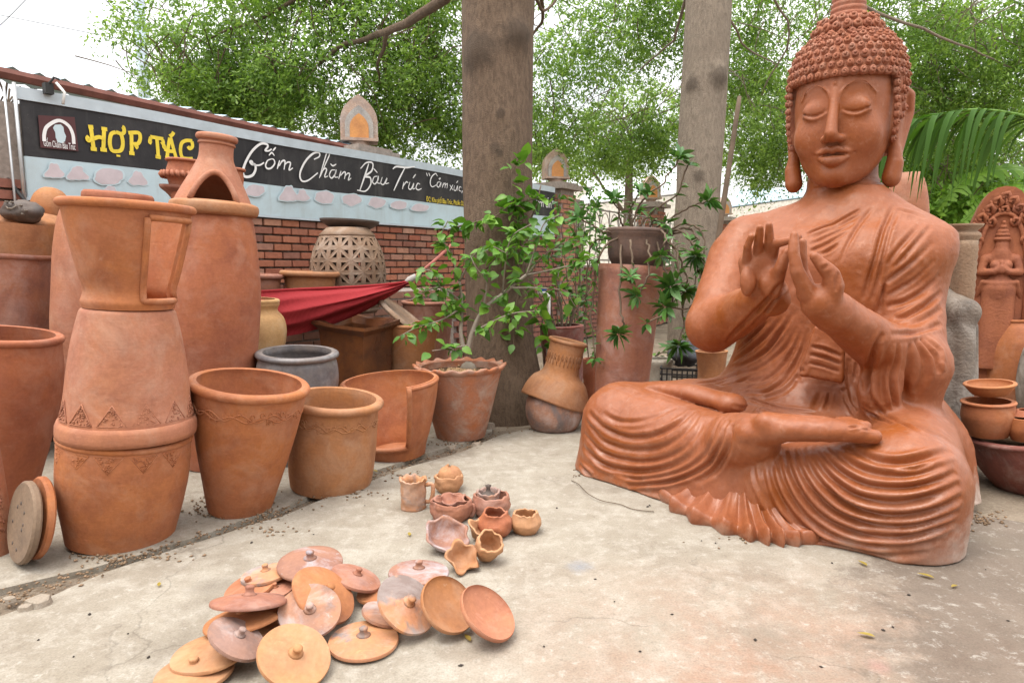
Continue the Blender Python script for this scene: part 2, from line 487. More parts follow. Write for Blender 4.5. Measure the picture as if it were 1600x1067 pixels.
def brick_mat(name, cols):
    t = NT(name); v = t.coords()
    oi = t.new('ShaderNodeObjectInfo')
    c = t.ramp(oi.outputs['Random'], [(i / (len(cols) - 1), k) for i, k in enumerate(cols)])
    n = t.noise(v, 30, 5, .65)
    c = t.mix(.5, c, t.ramp(n, [(.3, .45), (.7, 1)]), 'MULTIPLY')
    t.col(c); t.bump(n, .5, .006); t.set(Roughness=.9, Specular_IOR_Level=.2)
    return t.m
M['brick'] = brick_mat('brick_red', [(.38, .135, .08), (.45, .18, .11), (.33, .11, .07), (.47, .24, .16), (.19, .085, .07), (.42, .165, .095), (.28, .12, .09), (.5, .28, .2)])
M['mortar'] = plain('mortar_grey', (.30, .255, .225), .95, .1, 0, .25, 25, .5)

def concrete_mat():
    t = NT('ground_concrete'); v = t.coords('Object', False)
    big = t.noise(v, .75, 6, .6, .4)
    mid = t.noise(v, 3.2, 7, .68, .6)
    fine = t.noise(v, 40, 5, .7)
    grit = t.noise(v, 140, 3, .6)
    c = t.mix(t.ramp(big, [(.36, 0), (.62, 1)]), (.295, .256, .205), (.365, .328, .272))
    c = t.mix(t.ramp(mid, [(.44, 0), (.70, .6)]), c, (.225, .185, .145))
    mid2 = t.noise(v, 6.5, 9, .78, .25)
    c = t.mix(t.ramp(mid2, [(.47, 0), (.64, .6)]), c, (.46, .425, .37))
    sx = t.new('ShaderNodeSeparateXYZ'); t.link(v, sx.inputs[0])
    X, Y = sx.outputs['X'], sx.outputs['Y']
    # clay-red dust trodden into the near slab
    rd = t.math('SUBTRACT', 2.75, Y, False)
    rx = t.math('MULTIPLY', t.math('ADD', X, .25), 1.2, True)
    redz = t.math('MULTIPLY', t.math('MULTIPLY', rd, 1.1, True), rx, True)
    c = t.mix(t.math('MULTIPLY', redz, t.ramp(t.noise(v, 3.6, 9, .76, .3), [(.36, .15), (.60, .8)])), c, (.33, .185, .125))
    # darker, older screed on the far right
    ln = t.math('SUBTRACT', X, t.math('ADD', 1.0, t.math('MULTIPLY', t.math('SUBTRACT', Y, 1.8), .42)))
    ln = t.math('ADD', ln, t.math('MULTIPLY', t.math('SUBTRACT', t.noise(v, 3.0, 9, .75, .3), .5), 1.1))
    c = t.mix(t.math('MULTIPLY', t.math('MULTIPLY', ln, 5.0, True), .88), c, t.mix(t.ramp(mid, [(.35, 0), (.65, 1)]), (.125, .095, .075), (.19, .15, .12)))
    # damp grey stain under the lids and by the joint
    sd = t.noise(v, 1.6, 6, .6, .4)
    c = t.mix(t.ramp(sd, [(.56, 0), (.68, .55)]), c, (.20, .17, .135))
    chip = t.noise(v, 17, 9, .8, .2)
    c = t.mix(t.ramp(chip, [(.54, 0), (.64, .5)]), c, (.50, .47, .42))
    c = t.mix(t.ramp(chip, [(.34, .55), (.44, 0)]), c, (.19, .155, .12))
    for px, py, r_, cc in ((905, 885, .07, (.22, .24, .28)), (1372, 1040, .05, (.34, .20, .17)), (330, 915, .10, (.2, .17, .14))):
        g_ = gnd(px, py); ds = t.new('ShaderNodeVectorMath', operation='DISTANCE'); t.link(v, ds.inputs[0]); ds.inputs[1].default_value = g_
        f = t.math('ADD', t.math('SUBTRACT', 1.0, t.math('DIVIDE', ds.outputs['Value'], r_)), t.math('MULTIPLY', t.math('SUBTRACT', chip, .5), 2.0))
        c = t.mix(t.math('MULTIPLY', f, .7, True), c, cc)
    c = t.mix(t.ramp(fine, [(.60, 0), (.75, .6)]), c, (.15, .12, .095))
    # hairline cracks wandering over the slab
    wv = t.new('ShaderNodeVectorMath', operation='ADD'); t.link(v, wv.inputs[0])
    nv_ = t.new('ShaderNodeTexNoise'); nv_.inputs['Scale'].default_value = 3.5; nv_.inputs['Detail'].default_value = 6; t.link(v, nv_.inputs['Vector'])
    sc_ = t.new('ShaderNodeVectorMath', operation='SCALE'); sc_.inputs['Scale'].default_value = .5; t.link(nv_.outputs['Color'], sc_.inputs[0]); t.link(sc_.outputs[0], wv.inputs[1])
    vo = t.new('ShaderNodeTexVoronoi', feature='DISTANCE_TO_EDGE'); vo.inputs['Scale'].default_value = .75; t.link(wv.outputs[0], vo.inputs['Vector'])
    ck = t.math('MULTIPLY', t.ramp(vo.outputs['Distance'], [(.0, 1), (.006, 0)]), t.ramp(t.noise(v, 1.3, 4, .6), [(.45, 0), (.58, 1)]))
    c = t.mix(t.math('MULTIPLY', ck, .4), c, (.09, .07, .055))
    c = t.mix(.4, c, t.ramp(grit, [(.3, .45), (.6, 1)]), 'MULTIPLY')
    t.col(c)
    t.bump(t.math('ADD', t.math('MULTIPLY', fine, .6), t.math('ADD', mid2, t.math('MULTIPLY', grit, .25))), .35, .012)
    t.set(Roughness=.88, Specular_IOR_Level=.25)
    return t.m
M['concrete'] = concrete_mat()
def dirt_mat():
    t = NT('ground_dirt'); v = t.coords('Object', False)
    a = t.noise(v, 3, 7, .65, .5); f = t.noise(v, 60, 4, .7)
    c = t.mix(t.ramp(a, [(.35, 0), (.65, 1)]), (.17, .13, .095), (.29, .235, .18))
    c = t.mix(t.ramp(f, [(.5, 0), (.7, .7)]), c, (.36, .3, .24))
    t.col(c); t.bump(t.math('ADD', a, f), .7, .02); t.set(Roughness=.95, Specular_IOR_Level=.1)
    return t.m
M['dirt'] = dirt_mat()
# ------------------------------------------------------------------ ground
rg = random.Random(11)
def sheet(name, pts, z0, z1, mat, jitter=.02, step=.12):
    """slab with an uneven broken outline"""
    P = []
    n = len(pts)
    for i in range(n):
        a, b = Vector(pts[i]), Vector(pts[(i + 1) % n])
        k = max(1, min(60, int((b - a).length / step)))
        for j in range(k):
            p = a.lerp(b, j / k)
            if j or jitter: p = p + Vector((mnoise.noise(p * 4.1), mnoise.noise(p * 4.1 + Vector((9, 3, 1))))) .to_3d() * jitter * 2 if True else p
            P.append((p.x, p.y))
    bm = bmesh.new()
    top = [bm.verts.new((x, y, z1)) for x, y in P]
    bot = [bm.verts.new((x, y, z0)) for x, y in P]
    bm.faces.new(top)
    for i in range(len(P)):
        j = (i + 1) % len(P)
        bm.faces.new((top[j], top[i], bot[i], bot[j]))
    bmesh.ops.recalc_face_normals(bm, faces=bm.faces)
    me = bpy.data.meshes.new(name); bm.to_mesh(me); bm.free()
    return put(name, me, mat)
gr = put('ground', mesh_np('ground', np.array([(-200, -20, -.03), (200, -20, -.03), (200, 400, -.03), (-200, 400, -.03)], float), np.array([[0, 1, 2, 3]]), False), M['dirt'])
tag(gr, kind='structure')
G2 = lambda x, y: Vector((gnd(x, y).x, gnd(x, y).y, 0))
joint = [(-160, 1010), (0, 962), (80, 930), (170, 892), (285, 852), (390, 822), (440, 806), (560, 757), (640, 730), (720, 706), (792, 676)]
front = [G2(*p) for p in joint] + [G2(905, 655), Vector((.9, 5.2, 0)), Vector((1.7, 5.0, 0)), Vector((2.35, 4.0, 0)), G2(1530, 806), G2(1640, 822), Vector((4.0, 2.4, 0)), Vector((4, -1, 0)), Vector((-3, -1, 0))]
tag(sheet('concrete_pavement', front, -.06, 0.0, M['concrete'], .012, .07), kind='structure')
old = [(-170, 975), (-20, 925), (60, 905), (150, 884), (270, 846), (380, 815), (440, 790), (560, 741), (640, 715), (715, 694), (770, 672)]
back = [G2(*p) for p in old] + [Vector((-.1, 5.6, 0)), Vector((-1.2, 5.9, 0)), Vector((-3.0, 4.6, 0)), Vector((-3.4, 2.4, 0))]
tag(sheet('old_pavement', back, -.06, -.003, M['concrete'], .02, .06), kind='structure')
# loose chips lying along the broken joint
for px, py, s in ((60, 945, 1.0), (40, 952, .6), (15, 938, .5), (800, 655, 1.9), (765, 668, 1.2), (745, 695, .8), (705, 700, .7), (560, 770, .4)):
    p = gnd(px, py); m = MB()
    k = 7
    ring = [(math.cos(i / k * 6.283) * rg.uniform(.035, .06) * s, math.sin(i / k * 6.283) * rg.uniform(.025, .045) * s) for i in range(k)]
    h = rg.uniform(.018, .03) * min(1.2, s)
    m.add([(x, y, -.004) for x, y in ring] + [(x * .8, y * .8, h * rg.uniform(.7, 1.1)) for x, y in ring], [tuple(range(k - 1, -1, -1)), tuple(range(k, 2 * k))] + [(i, (i + 1) % k, k + (i + 1) % k, k + i) for i in range(k)])
    o = m.build('concrete_chip', M['concrete'], None, False, p)
    tag(o, {60: 'pale concrete chip at the left end of the dirt joint', 40: 'small chip beside the pale chip on the dirt joint', 15: 'tiny chip nearest the left edge on the dirt joint', 800: 'largest broken concrete piece against the tree foot', 765: 'broken concrete piece between planter and tree foot', 745: 'small concrete chip beside the scalloped planter base', 705: 'small concrete chip in front of the scalloped planter', 560: 'tiny chip beside the joint by the round pot'}[px], 'rubble', 'concrete chips along the joint')
# seeds and grit caught in the joint and under the pots
def scatter(name, spots, size, mat, label, cat, seed):
    r = random.Random(seed); V, Fs = [], []
    base = [(1, 0, 0), (-1, 0, 0), (0, 1, 0), (0, -1, 0), (0, 0, 1), (0, 0, -1)]
    tri = [(0, 2, 4), (2, 1, 4), (1, 3, 4), (3, 0, 4), (2, 0, 5), (1, 2, 5), (3, 1, 5), (0, 3, 5)]
    for p in spots:
        s = r.uniform(*size); a = r.uniform(0, 6.28); n = len(V); st = r.uniform(1, 1.9)
        for b in base:
            x, y = b[0] * s * st, b[1] * s
            V.append((p[0] + x * math.cos(a) - y * math.sin(a), p[1] + x * math.sin(a) + y * math.cos(a), p[2] + b[2] * s * .8 + s * .5))
        Fs += [tuple(i + n for i in t) for t in tri]
    return tag(put(name, mesh_np(name, V, np.array(Fs)), mat), label, cat, kind='stuff')
sp_ = []
jp = smooth_pts([((a[0] + b[0]) / 2, (a[1] + b[1]) / 2) for a, b in zip(joint, old)], 200)
for _ in range(520):
    i = rg.randrange(200); x, y = jp[i]
    x += rg.gauss(0, 7); y += rg.gauss(0, 3.2 if i > 60 else 8)
    p = gnd(x, y); sp_.append((p.x, p.y, -.012 if rg.random() < .6 else 0.0))
for cx, cy, sx, sy, n in ((180, 872, 110, 6, 160), (400, 800, 80, 9, 160), (540, 772, 60, 7, 110), (330, 790, 40, 16, 140), (700, 690, 60, 8, 90), (870, 672, 70, 6, 70), (1180, 845, 90, 9, 40), (1530, 812, 40, 10, 160), (430, 830, 60, 8, 60), (620, 742, 50, 8, 60), (900, 740, 12, 6, 20)):
    for _ in range(n // 2):
        p = gnd(cx + rg.gauss(0, sx * .5), cy + rg.gauss(0, sy * .6)); sp_.append((p.x, p.y, 0))
scatter('fallen_seeds', sp_, (.0035, .008), plain('seed_brown', (.25, .17, .11), .9, .1, 0, .5, 30), 'small brown seeds and grit caught along the joint and pot feet', 'seeds', 3)
sp2 = [(gnd(x, y).x, gnd(x, y).y, 0) for x, y in ((232, 1027), (393, 848), (490, 835), (1225, 830), (1395, 980), (1000, 1018), (1283, 1042), (1096, 845), (1118, 849), (870, 794), (1015, 790), (1012, 792), (1575, 970), (1380, 985), (60, 1000), (115, 1026), (570, 790), (640, 790), (930, 905), (1540, 890), (1300, 880), (1500, 875), (960, 940), (1180, 1000), (1420, 930), (1050, 960), (850, 1010), (720, 1040), (200, 990), (140, 960))]
scatter('dark_seeds', sp2, (.0035, .006), plain('seed_dark', (.05, .04, .035), .8), 'scattered dark round seeds on the open pavement', 'seeds', 5)
def leaf_shape(L, Wd, fold=.25, droop=.2, n=5):
    """pointed leaf, folded along its midrib; stalk at the origin, tip along +Y"""
    V, Fs = [], []
    for i in range(n + 1):
        t = i / n; w = Wd / 2 * math.sin(PI * min(1, t ** .75)) * (1 if t < 1 else 0)
        y = L * t; z = -droop * L * t * t
        V += [(-w, y, z + w * fold), (0, y, z), (w, y, z + w * fold)]
    for i in range(n):
        a = i * 3
        Fs += [(a, a + 1, a + 4, a + 3), (a + 1, a + 2, a + 5, a + 4)]
    return V, Fs
for i, (px, py, a, L, lab) in enumerate(((1368, 996, 1.2, .055, 'yellow-green fallen leaf alone on the brown pavement'), (1460, 904, .9, .06, 'yellow fallen leaf by the outer corner of the statue foot'), (1355, 885, .3, .05, 'small leaf lying against the front edge of the statue'),
        (735, 1003, .5, .045, 'curled leaf scrap beside the flat half-blackened lid'), (618, 997, 1.9, .05, 'dry leaf touching the rim of the half-blackened lid'), (640, 838, .2, .04, 'little yellow leaf on the pavement left of the mug'), (248, 917, .4, .035, 'tiny yellow leaf near the joint under the tall stack'), (590, 738, 1.0, .06, 'yellow leaf by the foot of the round pot'), (1495, 915, 2.1, .04, 'pale leaf scrap on the pavement near the statue knee'))):
    V, Fs = leaf_shape(L, L * .4, .35, .0)
    o = MB().add(V, Fs).build('fallen_leaf', M['leaf_yellow'], None, True, gnd(px, py, .004) + Vector((0, 0, .004)))
    o.rotation_euler = (.05, .1, a); tag(o, lab, 'leaf', 'fallen leaves')
tw = [gnd(x, y) + Vector((0, 0, .006 + .01 * k)) for k, (x, y) in zip((0, .5, 1, .5, 0, 0, 0), ((893, 752), (905, 760), (918, 775), (940, 785), (968, 789), (990, 797), (1022, 801)))]
tag(MB().tube(smooth_pts(tw, 24), .0022, 5).build('fallen_twig', M['twig']), 'thin bent twig lying in front of the statue knee', 'twig')

# ------------------------------------------------------------------ brick wall, banner and pillars
W0, W1 = at(40, 225, 4.5), at(720, 315, 8.37)
W0.z = W1.z = 0
WD = (W1 - W0).normalized(); WL = (W1 - W0).length
WN = Vector((WD.y, -WD.x, 0))                    # towards the yard
WROT = math.atan2(WD.y, WD.x)
def wl_(px, py, off=0.0):
    """photo pixel -> (along, up) on the wall's face pushed out by off"""
    o = Vector((0, 0, EYE)); d = at(px, py, 1.0) - o
    k = ((W0 + WN * off) - o).dot(WN) / d.dot(WN)
    p = o + d * k
    return (p - W0).dot(WD), p.z
wall = thing('brick_wall', 'red brick garden wall running behind the banner and pots', 'wall', W0, (0, 0, WROT))
BL, BH, MJ = .2, .074, .017
mo = MB(); mo.box((3.2, .11, 1.12), (9.6, .18, 2.3)); mo.box((12.2, .11, .60), (8.4, .18, 1.22))
mo.build('mortar', M['mortar'], wall, False)
bme = MB().box((0, 0, 0), (BL - MJ, .06, BH - MJ)); bme = bme.mesh('brick', False); bme.materials.append(M['brick'])
bm_ = bmesh.new(); bm_.from_mesh(bme); bmesh.ops.bevel(bm_, geom=bm_.edges[:], offset=.004, segments=1, affect='EDGES'); bm_.to_mesh(bme); bm_.free()
rb = random.Random(2); rest = MB(); nb = 0
x_lo, x_hi = wl_(385, 400)[0], wl_(722, 400)[0]
for row in range(0, 31):
    z = BH * (row + .5)
    for k in range(-8, 42):
        x = (k + .5 * (row % 2)) * BL
        vis = x_lo < x < x_hi and .62 < z < 1.72
        if vis and nb < 298:
            o = bpy.data.objects.new('brick', bme); COL.objects.link(o); o.parent = wall
            o.location = (x, -.004 + rb.uniform(-.005, .005), z); o.rotation_euler = (0, rb.uniform(-.008, .008), rb.uniform(-.012, .012)); nb += 1
        elif z < 1.75 and (x > 4.5 or x < x_lo) and -1.4 < x < 7.9:
            rest.box((x, rb.uniform(-.004, .004), z), (BL - MJ, .05, BH - MJ))
for row in range(0, 16):
    for k in range(40, 82):
        rest.box(((k + .5 * (row % 2)) * BL, rb.uniform(-.004, .004), BH * (row + .5)), (BL - MJ, .05, BH - MJ))
tag(rest.build('bricks', M['brick'], wall, False), kind='stuff')

def lantern(px, label, k):
    x = wl_(px, 250)[0]
    base = W0 + WD * x - WN * (.26 if k == 0 else .05)
    pil = thing('brick_pillar', ['brick pillar standing behind the banner left of the big trunk', 'brick pillar beside the fern right of the big trunk', 'brick pillar behind the hanging plant bowl', 'far brick pillar seen beside the statue shoulder'][k], 'pillar', base, (0, 0, WROT), 'wall pillars')
    MB().box((0, .08, 1.18), (.42, .42, 2.36)).build('core', M['mortar'], pil, False)
    bk = MB()
    for row in range(31):
        for c in (-.14, .06) if row % 2 else (-.06, .14):
            bk.box((c, -.135, BH * (row + .5)), (BL - MJ, .03, BH - MJ))
            bk.box((-.215, .08 + c, BH * (row + .5)), (.03, BL - MJ, BH - MJ))
            bk.box((.215, .08 + c, BH * (row + .5)), (.03, BL - MJ, BH - MJ))
    tag(bk.build('bricks', M['brick'], pil, False), kind='stuff')
    MB().box((0, .08, 2.40), (.62, .62, .07)).box((0, .08, 2.455), (.5, .5, .04)).build('capstone', M['mortar'], pil, False)
    ln = thing('pillar_lantern', label, 'lantern', base + Vector((0, 0, 2.475)) - WN * .08, (0, 0, math.radians(14)), 'clay lanterns on the wall pillars')
    MB().lathe([(.11, 0), (.10, .03), (.12, .07)], 20).build('foot', M['lantern'], ln)
    def ogive(w, h, y0, y1, n=9, z0=.07):
        pts = [(-w, z0)] + [(-w * (1 - (i / n) ** 2.3), z0 + h * .38 + h * .62 * (i / n) ** .95) for i in range(n + 1)]
        pts += [(-x, z) for x, z in reversed(pts[:-1])]
        m = MB(); q = len(pts)
        m.add([(x, y0, z) for x, z in pts] + [(x, y1, z) for x, z in pts], [tuple(range(q)), tuple(range(2 * q - 1, q - 1, -1))] + [(i, (i + 1) % q + 0, (i + 1) % q + q, i + q)[::-1] for i in range(q)])
        return m
    ogive(.2, .5, -.06, .14).build('shell', M['lantern'], ln, False)
    ogive(.15, .36, -.095, -.058, z0=.085).build('arch', M['lanternarch'], ln, False)
    ogive(.1, .26, -.105, -.094, z0=.10).build('niche', M['niche_clay'], ln, False)
    MB().box((0, -.08, .085), (.4, .1, .03)).build('sill', M['lantern'], ln, False)
    if k > 0: ln.scale = (.95,) * 3
for k, (px, lab) in enumerate(((597, 'pointed clay lantern on the pillar above the banner, left of the big trunk'), (880, 'clay lantern just right of the big trunk with an orange niche'), (1028, 'clay lantern half hidden by the pale second trunk'), (1142, 'smallest far clay lantern next to the statue shoulder'))):
    lantern(px, lab, k)

# banner
OFF = .06
BAN = thing('banner', 'long black and pale blue banner with yellow and white lettering along the brick wall', 'banner', W0, (0, 0, WROT))
bx0, bx1 = wl_(38, 225, OFF)[0], wl_(866, 330, OFF)[0]
def panel(name, x0, x1, z0, z1, y, th, mat):
    n = 26; V, Fs = [], []
    for i in range(n + 1):
        x = x0 + (x1 - x0) * i / n
        dz = .006 * math.sin(x * 2.1) ; dy = .007 * math.sin(x * 3.3 + z0)
        for (yy, zz_) in ((y + dy, z0 + dz), (y + dy, z1 + dz), (y + dy + th, z1 + dz), (y + dy + th, z0 + dz)): V.append((x, yy, zz_))
    for i in range(n):
        a = i * 4
        for j in range(4): Fs.append((a + j, a + 4 + j, a + 4 + (j + 1) % 4, a + (j + 1) % 4))
    Fs += [(0, 1, 2, 3), (n * 4 + 3, n * 4 + 2, n * 4 + 1, n * 4)]
    return MB().add(V, Fs).build(name, mat, BAN, False)
ZT, ZB, ZM = 2.335, 1.655, 1.925
panel('black_panel', bx0, bx1, ZM, ZT - .05, -OFF, .02, M['banner_black'])
panel('blue_panel', bx0, bx1, ZB, ZM - .001, -OFF, .02, M['banner_blue'])
panel('top_edge', bx0 - .02, bx1, ZT - .049, ZT + .03, -OFF - .012, .05, M['banner_edge'])
panel('bottom_edge', bx0 - .02, bx1, ZB - .02, ZB - .001, -OFF - .006, .03, M['banner_edge'])
MB().tube([(bx0 - .03, -OFF - .02, 1.4), (bx0 - .04, -OFF - .02, 2.38)], .012, 8).tube([(bx0 - .07, -OFF, 1.0), (bx0 - .09, -OFF, 2.36)], .008, 8).build('end_pole', M['steel'], BAN)
LZ = [0]
def ribbon(m, pts, w, n=None, taper=False):
    """flat stroke on the banner face, traced points given on the photograph"""
    P = smooth_pts(pts, n or max(6, len(pts) * 6)) if len(pts) > 2 else np.array(smooth_pts([pts[0], ((pts[0][0] + pts[1][0]) / 2, (pts[0][1] + pts[1][1]) / 2), pts[1]], 5))
    Q = [wl_(x, y, OFF) for x, y in P]
    LZ[0] += 1
    yy = -OFF - .0105 - (LZ[0] % 9) * .0004
    V, Fs = [], []
    for i, (x, z) in enumerate(Q):
        a, b = Q[max(0, i - 1)], Q[min(len(Q) - 1, i + 1)]
        dx, dz = b[0] - a[0], b[1] - a[1]; L = math.hypot(dx, dz) + 1e-9
        k = w / 2 * (1 if not taper else .55 + .45 * math.sin(PI * i / (len(Q) - 1)))
        V += [(x - dz / L * k, yy, z + dx / L * k), (x + dz / L * k, yy, z - dx / L * k)]
        if i: Fs.append((2 * i - 2, 2 * i - 1, 2 * i + 1, 2 * i))
    m.add(V, Fs)
def word(name, strokes, w, mat, taper=True):
    m = MB()
    for s in strokes: ribbon(m, s, w, None, taper)
    return m.build(name, mat, BAN, False)
z1 = lambda L: [(x / 3.333, y / 3.333) for x, y in L]
z2 = lambda L: [(350 + x / 2.667, 80 + y / 2.667) for x, y in L]
z8 = lambda L: [(240 + x / 6.275, 190 + y / 6.275) for x, y in L]
word('lettering', [z1(s) for s in (
    [(468, 660), (476, 715), (484, 776)], [(456, 662), (482, 664)], [(468, 776), (500, 780)], [(538, 672), (536, 725), (534, 782)], [(524, 672), (554, 676)], [(518, 780), (552, 784)], [(484, 724), (510, 716), (536, 724)], [(480, 722), (458, 734), (450, 722), (458, 712)],
    [(600, 690), (576, 700), (568, 742), (578, 782), (602, 790), (628, 782), (636, 744), (626, 702), (600, 690)], [(626, 704), (642, 690), (640, 668), (632, 662)], [(612, 808), (613, 818)],
    [(680, 694), (681, 742), (682, 798)], [(664, 694), (716, 694), (726, 718), (716, 748), (690, 752)], [(668, 798), (696, 802)], [(702, 752), (708, 766), (700, 772)])], .027, M['yellow'], False)
word('lettering', [z1(s) for s in (
    [(778, 714), (812, 720), (846, 726)], [(812, 722), (816, 770), (820, 818)], [(782, 716), (776, 740), (786, 748)], [(842, 728), (846, 746), (836, 752)], [(806, 816), (834, 822)],
    [(880, 720), (872, 770), (866, 822)], [(884, 718), (898, 772), (914, 828)], [(852, 778), (872, 788), (902, 790)], [(856, 776), (848, 764), (858, 758)], [(878, 712), (892, 704), (900, 690)], [(856, 822), (878, 824)], [(902, 828), (924, 830)],
    [(998, 736), (966, 734), (942, 748), (936, 786), (944, 818), (966, 828), (1000, 828)], [(996, 738), (998, 764), (984, 776), (974, 764)])], .027, M['yellow'], False)
word('lettering', [z8([(1150, 272), (1120, 290), (1085, 285), (1112, 250), (1100, 225), (1040, 222), (960, 290), (895, 400), (868, 490), (880, 535), (915, 545), (965, 525), (992, 470), (985, 425), (955, 420), (938, 398), (955, 392), (975, 425), (1030, 430), (1075, 405)])], .023, M['white'])
word('lettering', [z8(s) for s in ([(1150, 368), (1110, 385), (1090, 430), (1105, 462), (1145, 458), (1178, 415), (1172, 378), (1150, 368)], [(1122, 335), (1150, 308), (1176, 338)], [(1160, 290), (1190, 255)])]
     + [z2(s) for s in ([(218, 492), (228, 456)], [(226, 480), (238, 460), (250, 460), (246, 495)], [(250, 475), (262, 464), (274, 468), (268, 496), (284, 488)])]  , .0155, M['white'])
word('lettering', [z2([(372, 452), (394, 440), (392, 424), (368, 428), (336, 460), (314, 508), (320, 540), (346, 540), (388, 508)])], .020, M['white'])
word('lettering', [z2(s) for s in ([(398, 524), (418, 474), (436, 432), (426, 424), (410, 474), (394, 530)], [(400, 510), (416, 490), (424, 496), (416, 524), (430, 522)], [(460, 496), (444, 498), (436, 518), (446, 530), (460, 512), (464, 496), (458, 524), (472, 526)], [(440, 470), (450, 479), (464, 472)],
     [(474, 534), (484, 500)], [(482, 520), (494, 506), (502, 508), (498, 534)], [(502, 520), (512, 510), (520, 514), (514, 538), (526, 530)])], .0145, M['white'])
word('lettering', [z2(s) for s in ([(600, 470), (584, 520), (562, 584)], [(566, 490), (590, 466), (616, 468), (612, 500), (584, 522), (606, 528), (608, 556), (586, 584), (552, 580)])], .020, M['white'])
word('lettering', [z2(s) for s in ([(636, 522), (622, 526), (616, 546), (626, 554), (638, 538), (640, 522), (636, 548), (648, 552)], [(620, 490), (636, 508)], [(656, 526), (650, 550), (662, 556), (676, 530), (670, 552), (684, 550)])], .0145, M['white'])
word('lettering', [z2(s) for s in ([(700, 492), (716, 482), (756, 486), (792, 482)], [(750, 488), (728, 530), (704, 582)])], .020, M['white'])
word('lettering', [z2(s) for s in ([(746, 546), (740, 576)], [(744, 562), (756, 546), (764, 550)], [(772, 546), (766, 570), (776, 576), (788, 552), (784, 574), (794, 572)], [(784, 530), (796, 514)], [(814, 556), (804, 552), (797, 570), (806, 579), (820, 573)])], .0145, M['white'])
word('lettering', [z2(s) for s in ([(840, 508), (845, 522)], [(850, 508), (855, 522)], [(886, 522), (878, 511), (862, 525), (856, 550), (864, 566), (882, 558)])], .0145, M['white'])
word('lettering', [z2(s) for s in ([(898, 546), (887, 548), (884, 562), (892, 567), (901, 548), (899, 566)], [(891, 533), (898, 530), (894, 538)], [(906, 570), (911, 549)], [(911, 558), (919, 551), (918, 571)], [(919, 560), (928, 553), (926, 573)],
     [(938, 558), (951, 580)], [(951, 557), (938, 582)], [(957, 561), (955, 578), (963, 581), (970, 562), (969, 583)], [(965, 550), (972, 541)], [(986, 569), (979, 566), (976, 580), (985, 585)], [(990, 582), (987, 592)])], .012, M['white'])
def small_text(txt, px, py, px2, hgt, mat, name='small_lettering'):
    cu = bpy.data.curves.new(name, 'FONT'); cu.body = txt; cu.size = hgt; cu.extrude = .0005
    o = bpy.data.objects.new(name, cu); COL.objects.link(o); o.parent = BAN
    x, z = wl_(px, py, OFF); x2, _ = wl_(px2, py, OFF)
    o.location = (x, -OFF - .0125, z); o.rotation_euler = (PI / 2, 0, 0)
    bpy.context.view_layer.update()
    w = max(.01, o.dimensions.x); o.scale = ((x2 - x) / w, 1, 1)
    cu.materials.append(mat)
    me = bpy.data.meshes.new_from_object(o.evaluated_get(bpy.context.evaluated_depsgraph_get()))
    q = bpy.data.objects.new(name, me); COL.objects.link(q); q.parent = BAN
    q.location, q.rotation_euler, q.scale = o.location, o.rotation_euler, o.scale
    bpy.data.objects.remove(o)
    q['kind'] = 'stuff'
    return q
small_text('ĐC: Khu phố Bàu Trúc, Phước Dân, Ninh', 665, 315, 735, .082, M['yellow'])
small_text('ấm ấn”', 836, 322, 864, .16, M['white'])
# emblem
def quad_print(name, pts, mat, d):
    m = MB(); q = [wl_(x, y, OFF) for x, y in pts]
    m.add([(x, -OFF - d, z) for x, z in q] + [(x, -OFF - d + .002, z) for x, z in q], [tuple(range(len(q)))] + [tuple(range(2 * len(q) - 1, len(q) - 1, -1))])
    return m.build(name, mat, BAN, False)
quad_print('emblem_panel', z1([(195, 602), (385, 612), (406, 790), (208, 770)]), M['logo_bg'], .0098)
word('emblem_arch', [z1([(226, 738), (226, 700), (242, 660), (300, 630), (350, 655), (374, 700), (380, 752)])], .022, M['white'], False)
quad_print('emblem_vase', z1([(272, 668), (282, 652), (312, 650), (326, 664), (330, 690), (340, 712), (334, 738), (318, 748), (298, 744), (286, 718), (284, 692)]), M['pinkhalo'], .0125)
word('emblem_line', [z1(s) for s in ([(280, 668), (300, 662), (322, 668)], [(304, 682), (322, 694), (312, 716), (300, 724), (322, 742)], [(290, 700), (302, 712)])], .008, M['logo_bg'], False)
small_text('Gốm Chăm Bàu Trúc', 67, 228.5, 116, .062, M['white'])
# what shows through of an older print: faded pots on the pale strip
def blob(cx, cy, rx, ry, kind, k):
    n = 22; pts = []
    for i in range(n):
        a = i / n * 2 * PI; x, y = math.cos(a), math.sin(a)
        if kind == 'pot': x *= .62 + .38 * (y > -.2) * abs(math.sin(a)) ** .3 + (.25 if -.2 < y < .75 else 0); y = max(-1, min(.8, y * 1.2))
        wq = 1 + .22 * mnoise.noise(Vector((math.cos(a) * 1.8 + cx, math.sin(a) * 1.8, 0)))
        pts.append((cx + rx * x * wq, cy + ry * y * wq))
    quad_print('faded_print', [(cx + (x - cx) * 1.14, cy + (y - cy) * 1.14) for x, y in pts], M['pinkhalo'], .0088 + k * .0001)
    quad_print('faded_print', pts, M['pinkprint'], .0100 + k * .0001)
for k, (cx, cy, rx, ry, kind) in enumerate(((84, 268, 14, 12, 'pot'), (120, 272, 15, 12, 'pot'), (169, 276, 22, 13, ''), (214, 280, 14, 12, 'pot'), (171, 297, 9, 6, ''), (397, 298, 16, 9, ''), (450, 304, 13, 12, 'pot'), (471, 306, 11, 10, 'pot'), (506, 309, 15, 10, ''), (549, 313, 15, 9, ''), (588, 317, 13, 8, ''), (622, 321, 13, 7, ''), (655, 325, 14, 6, ''))):
    blob(cx, cy, rx, ry, kind, k)
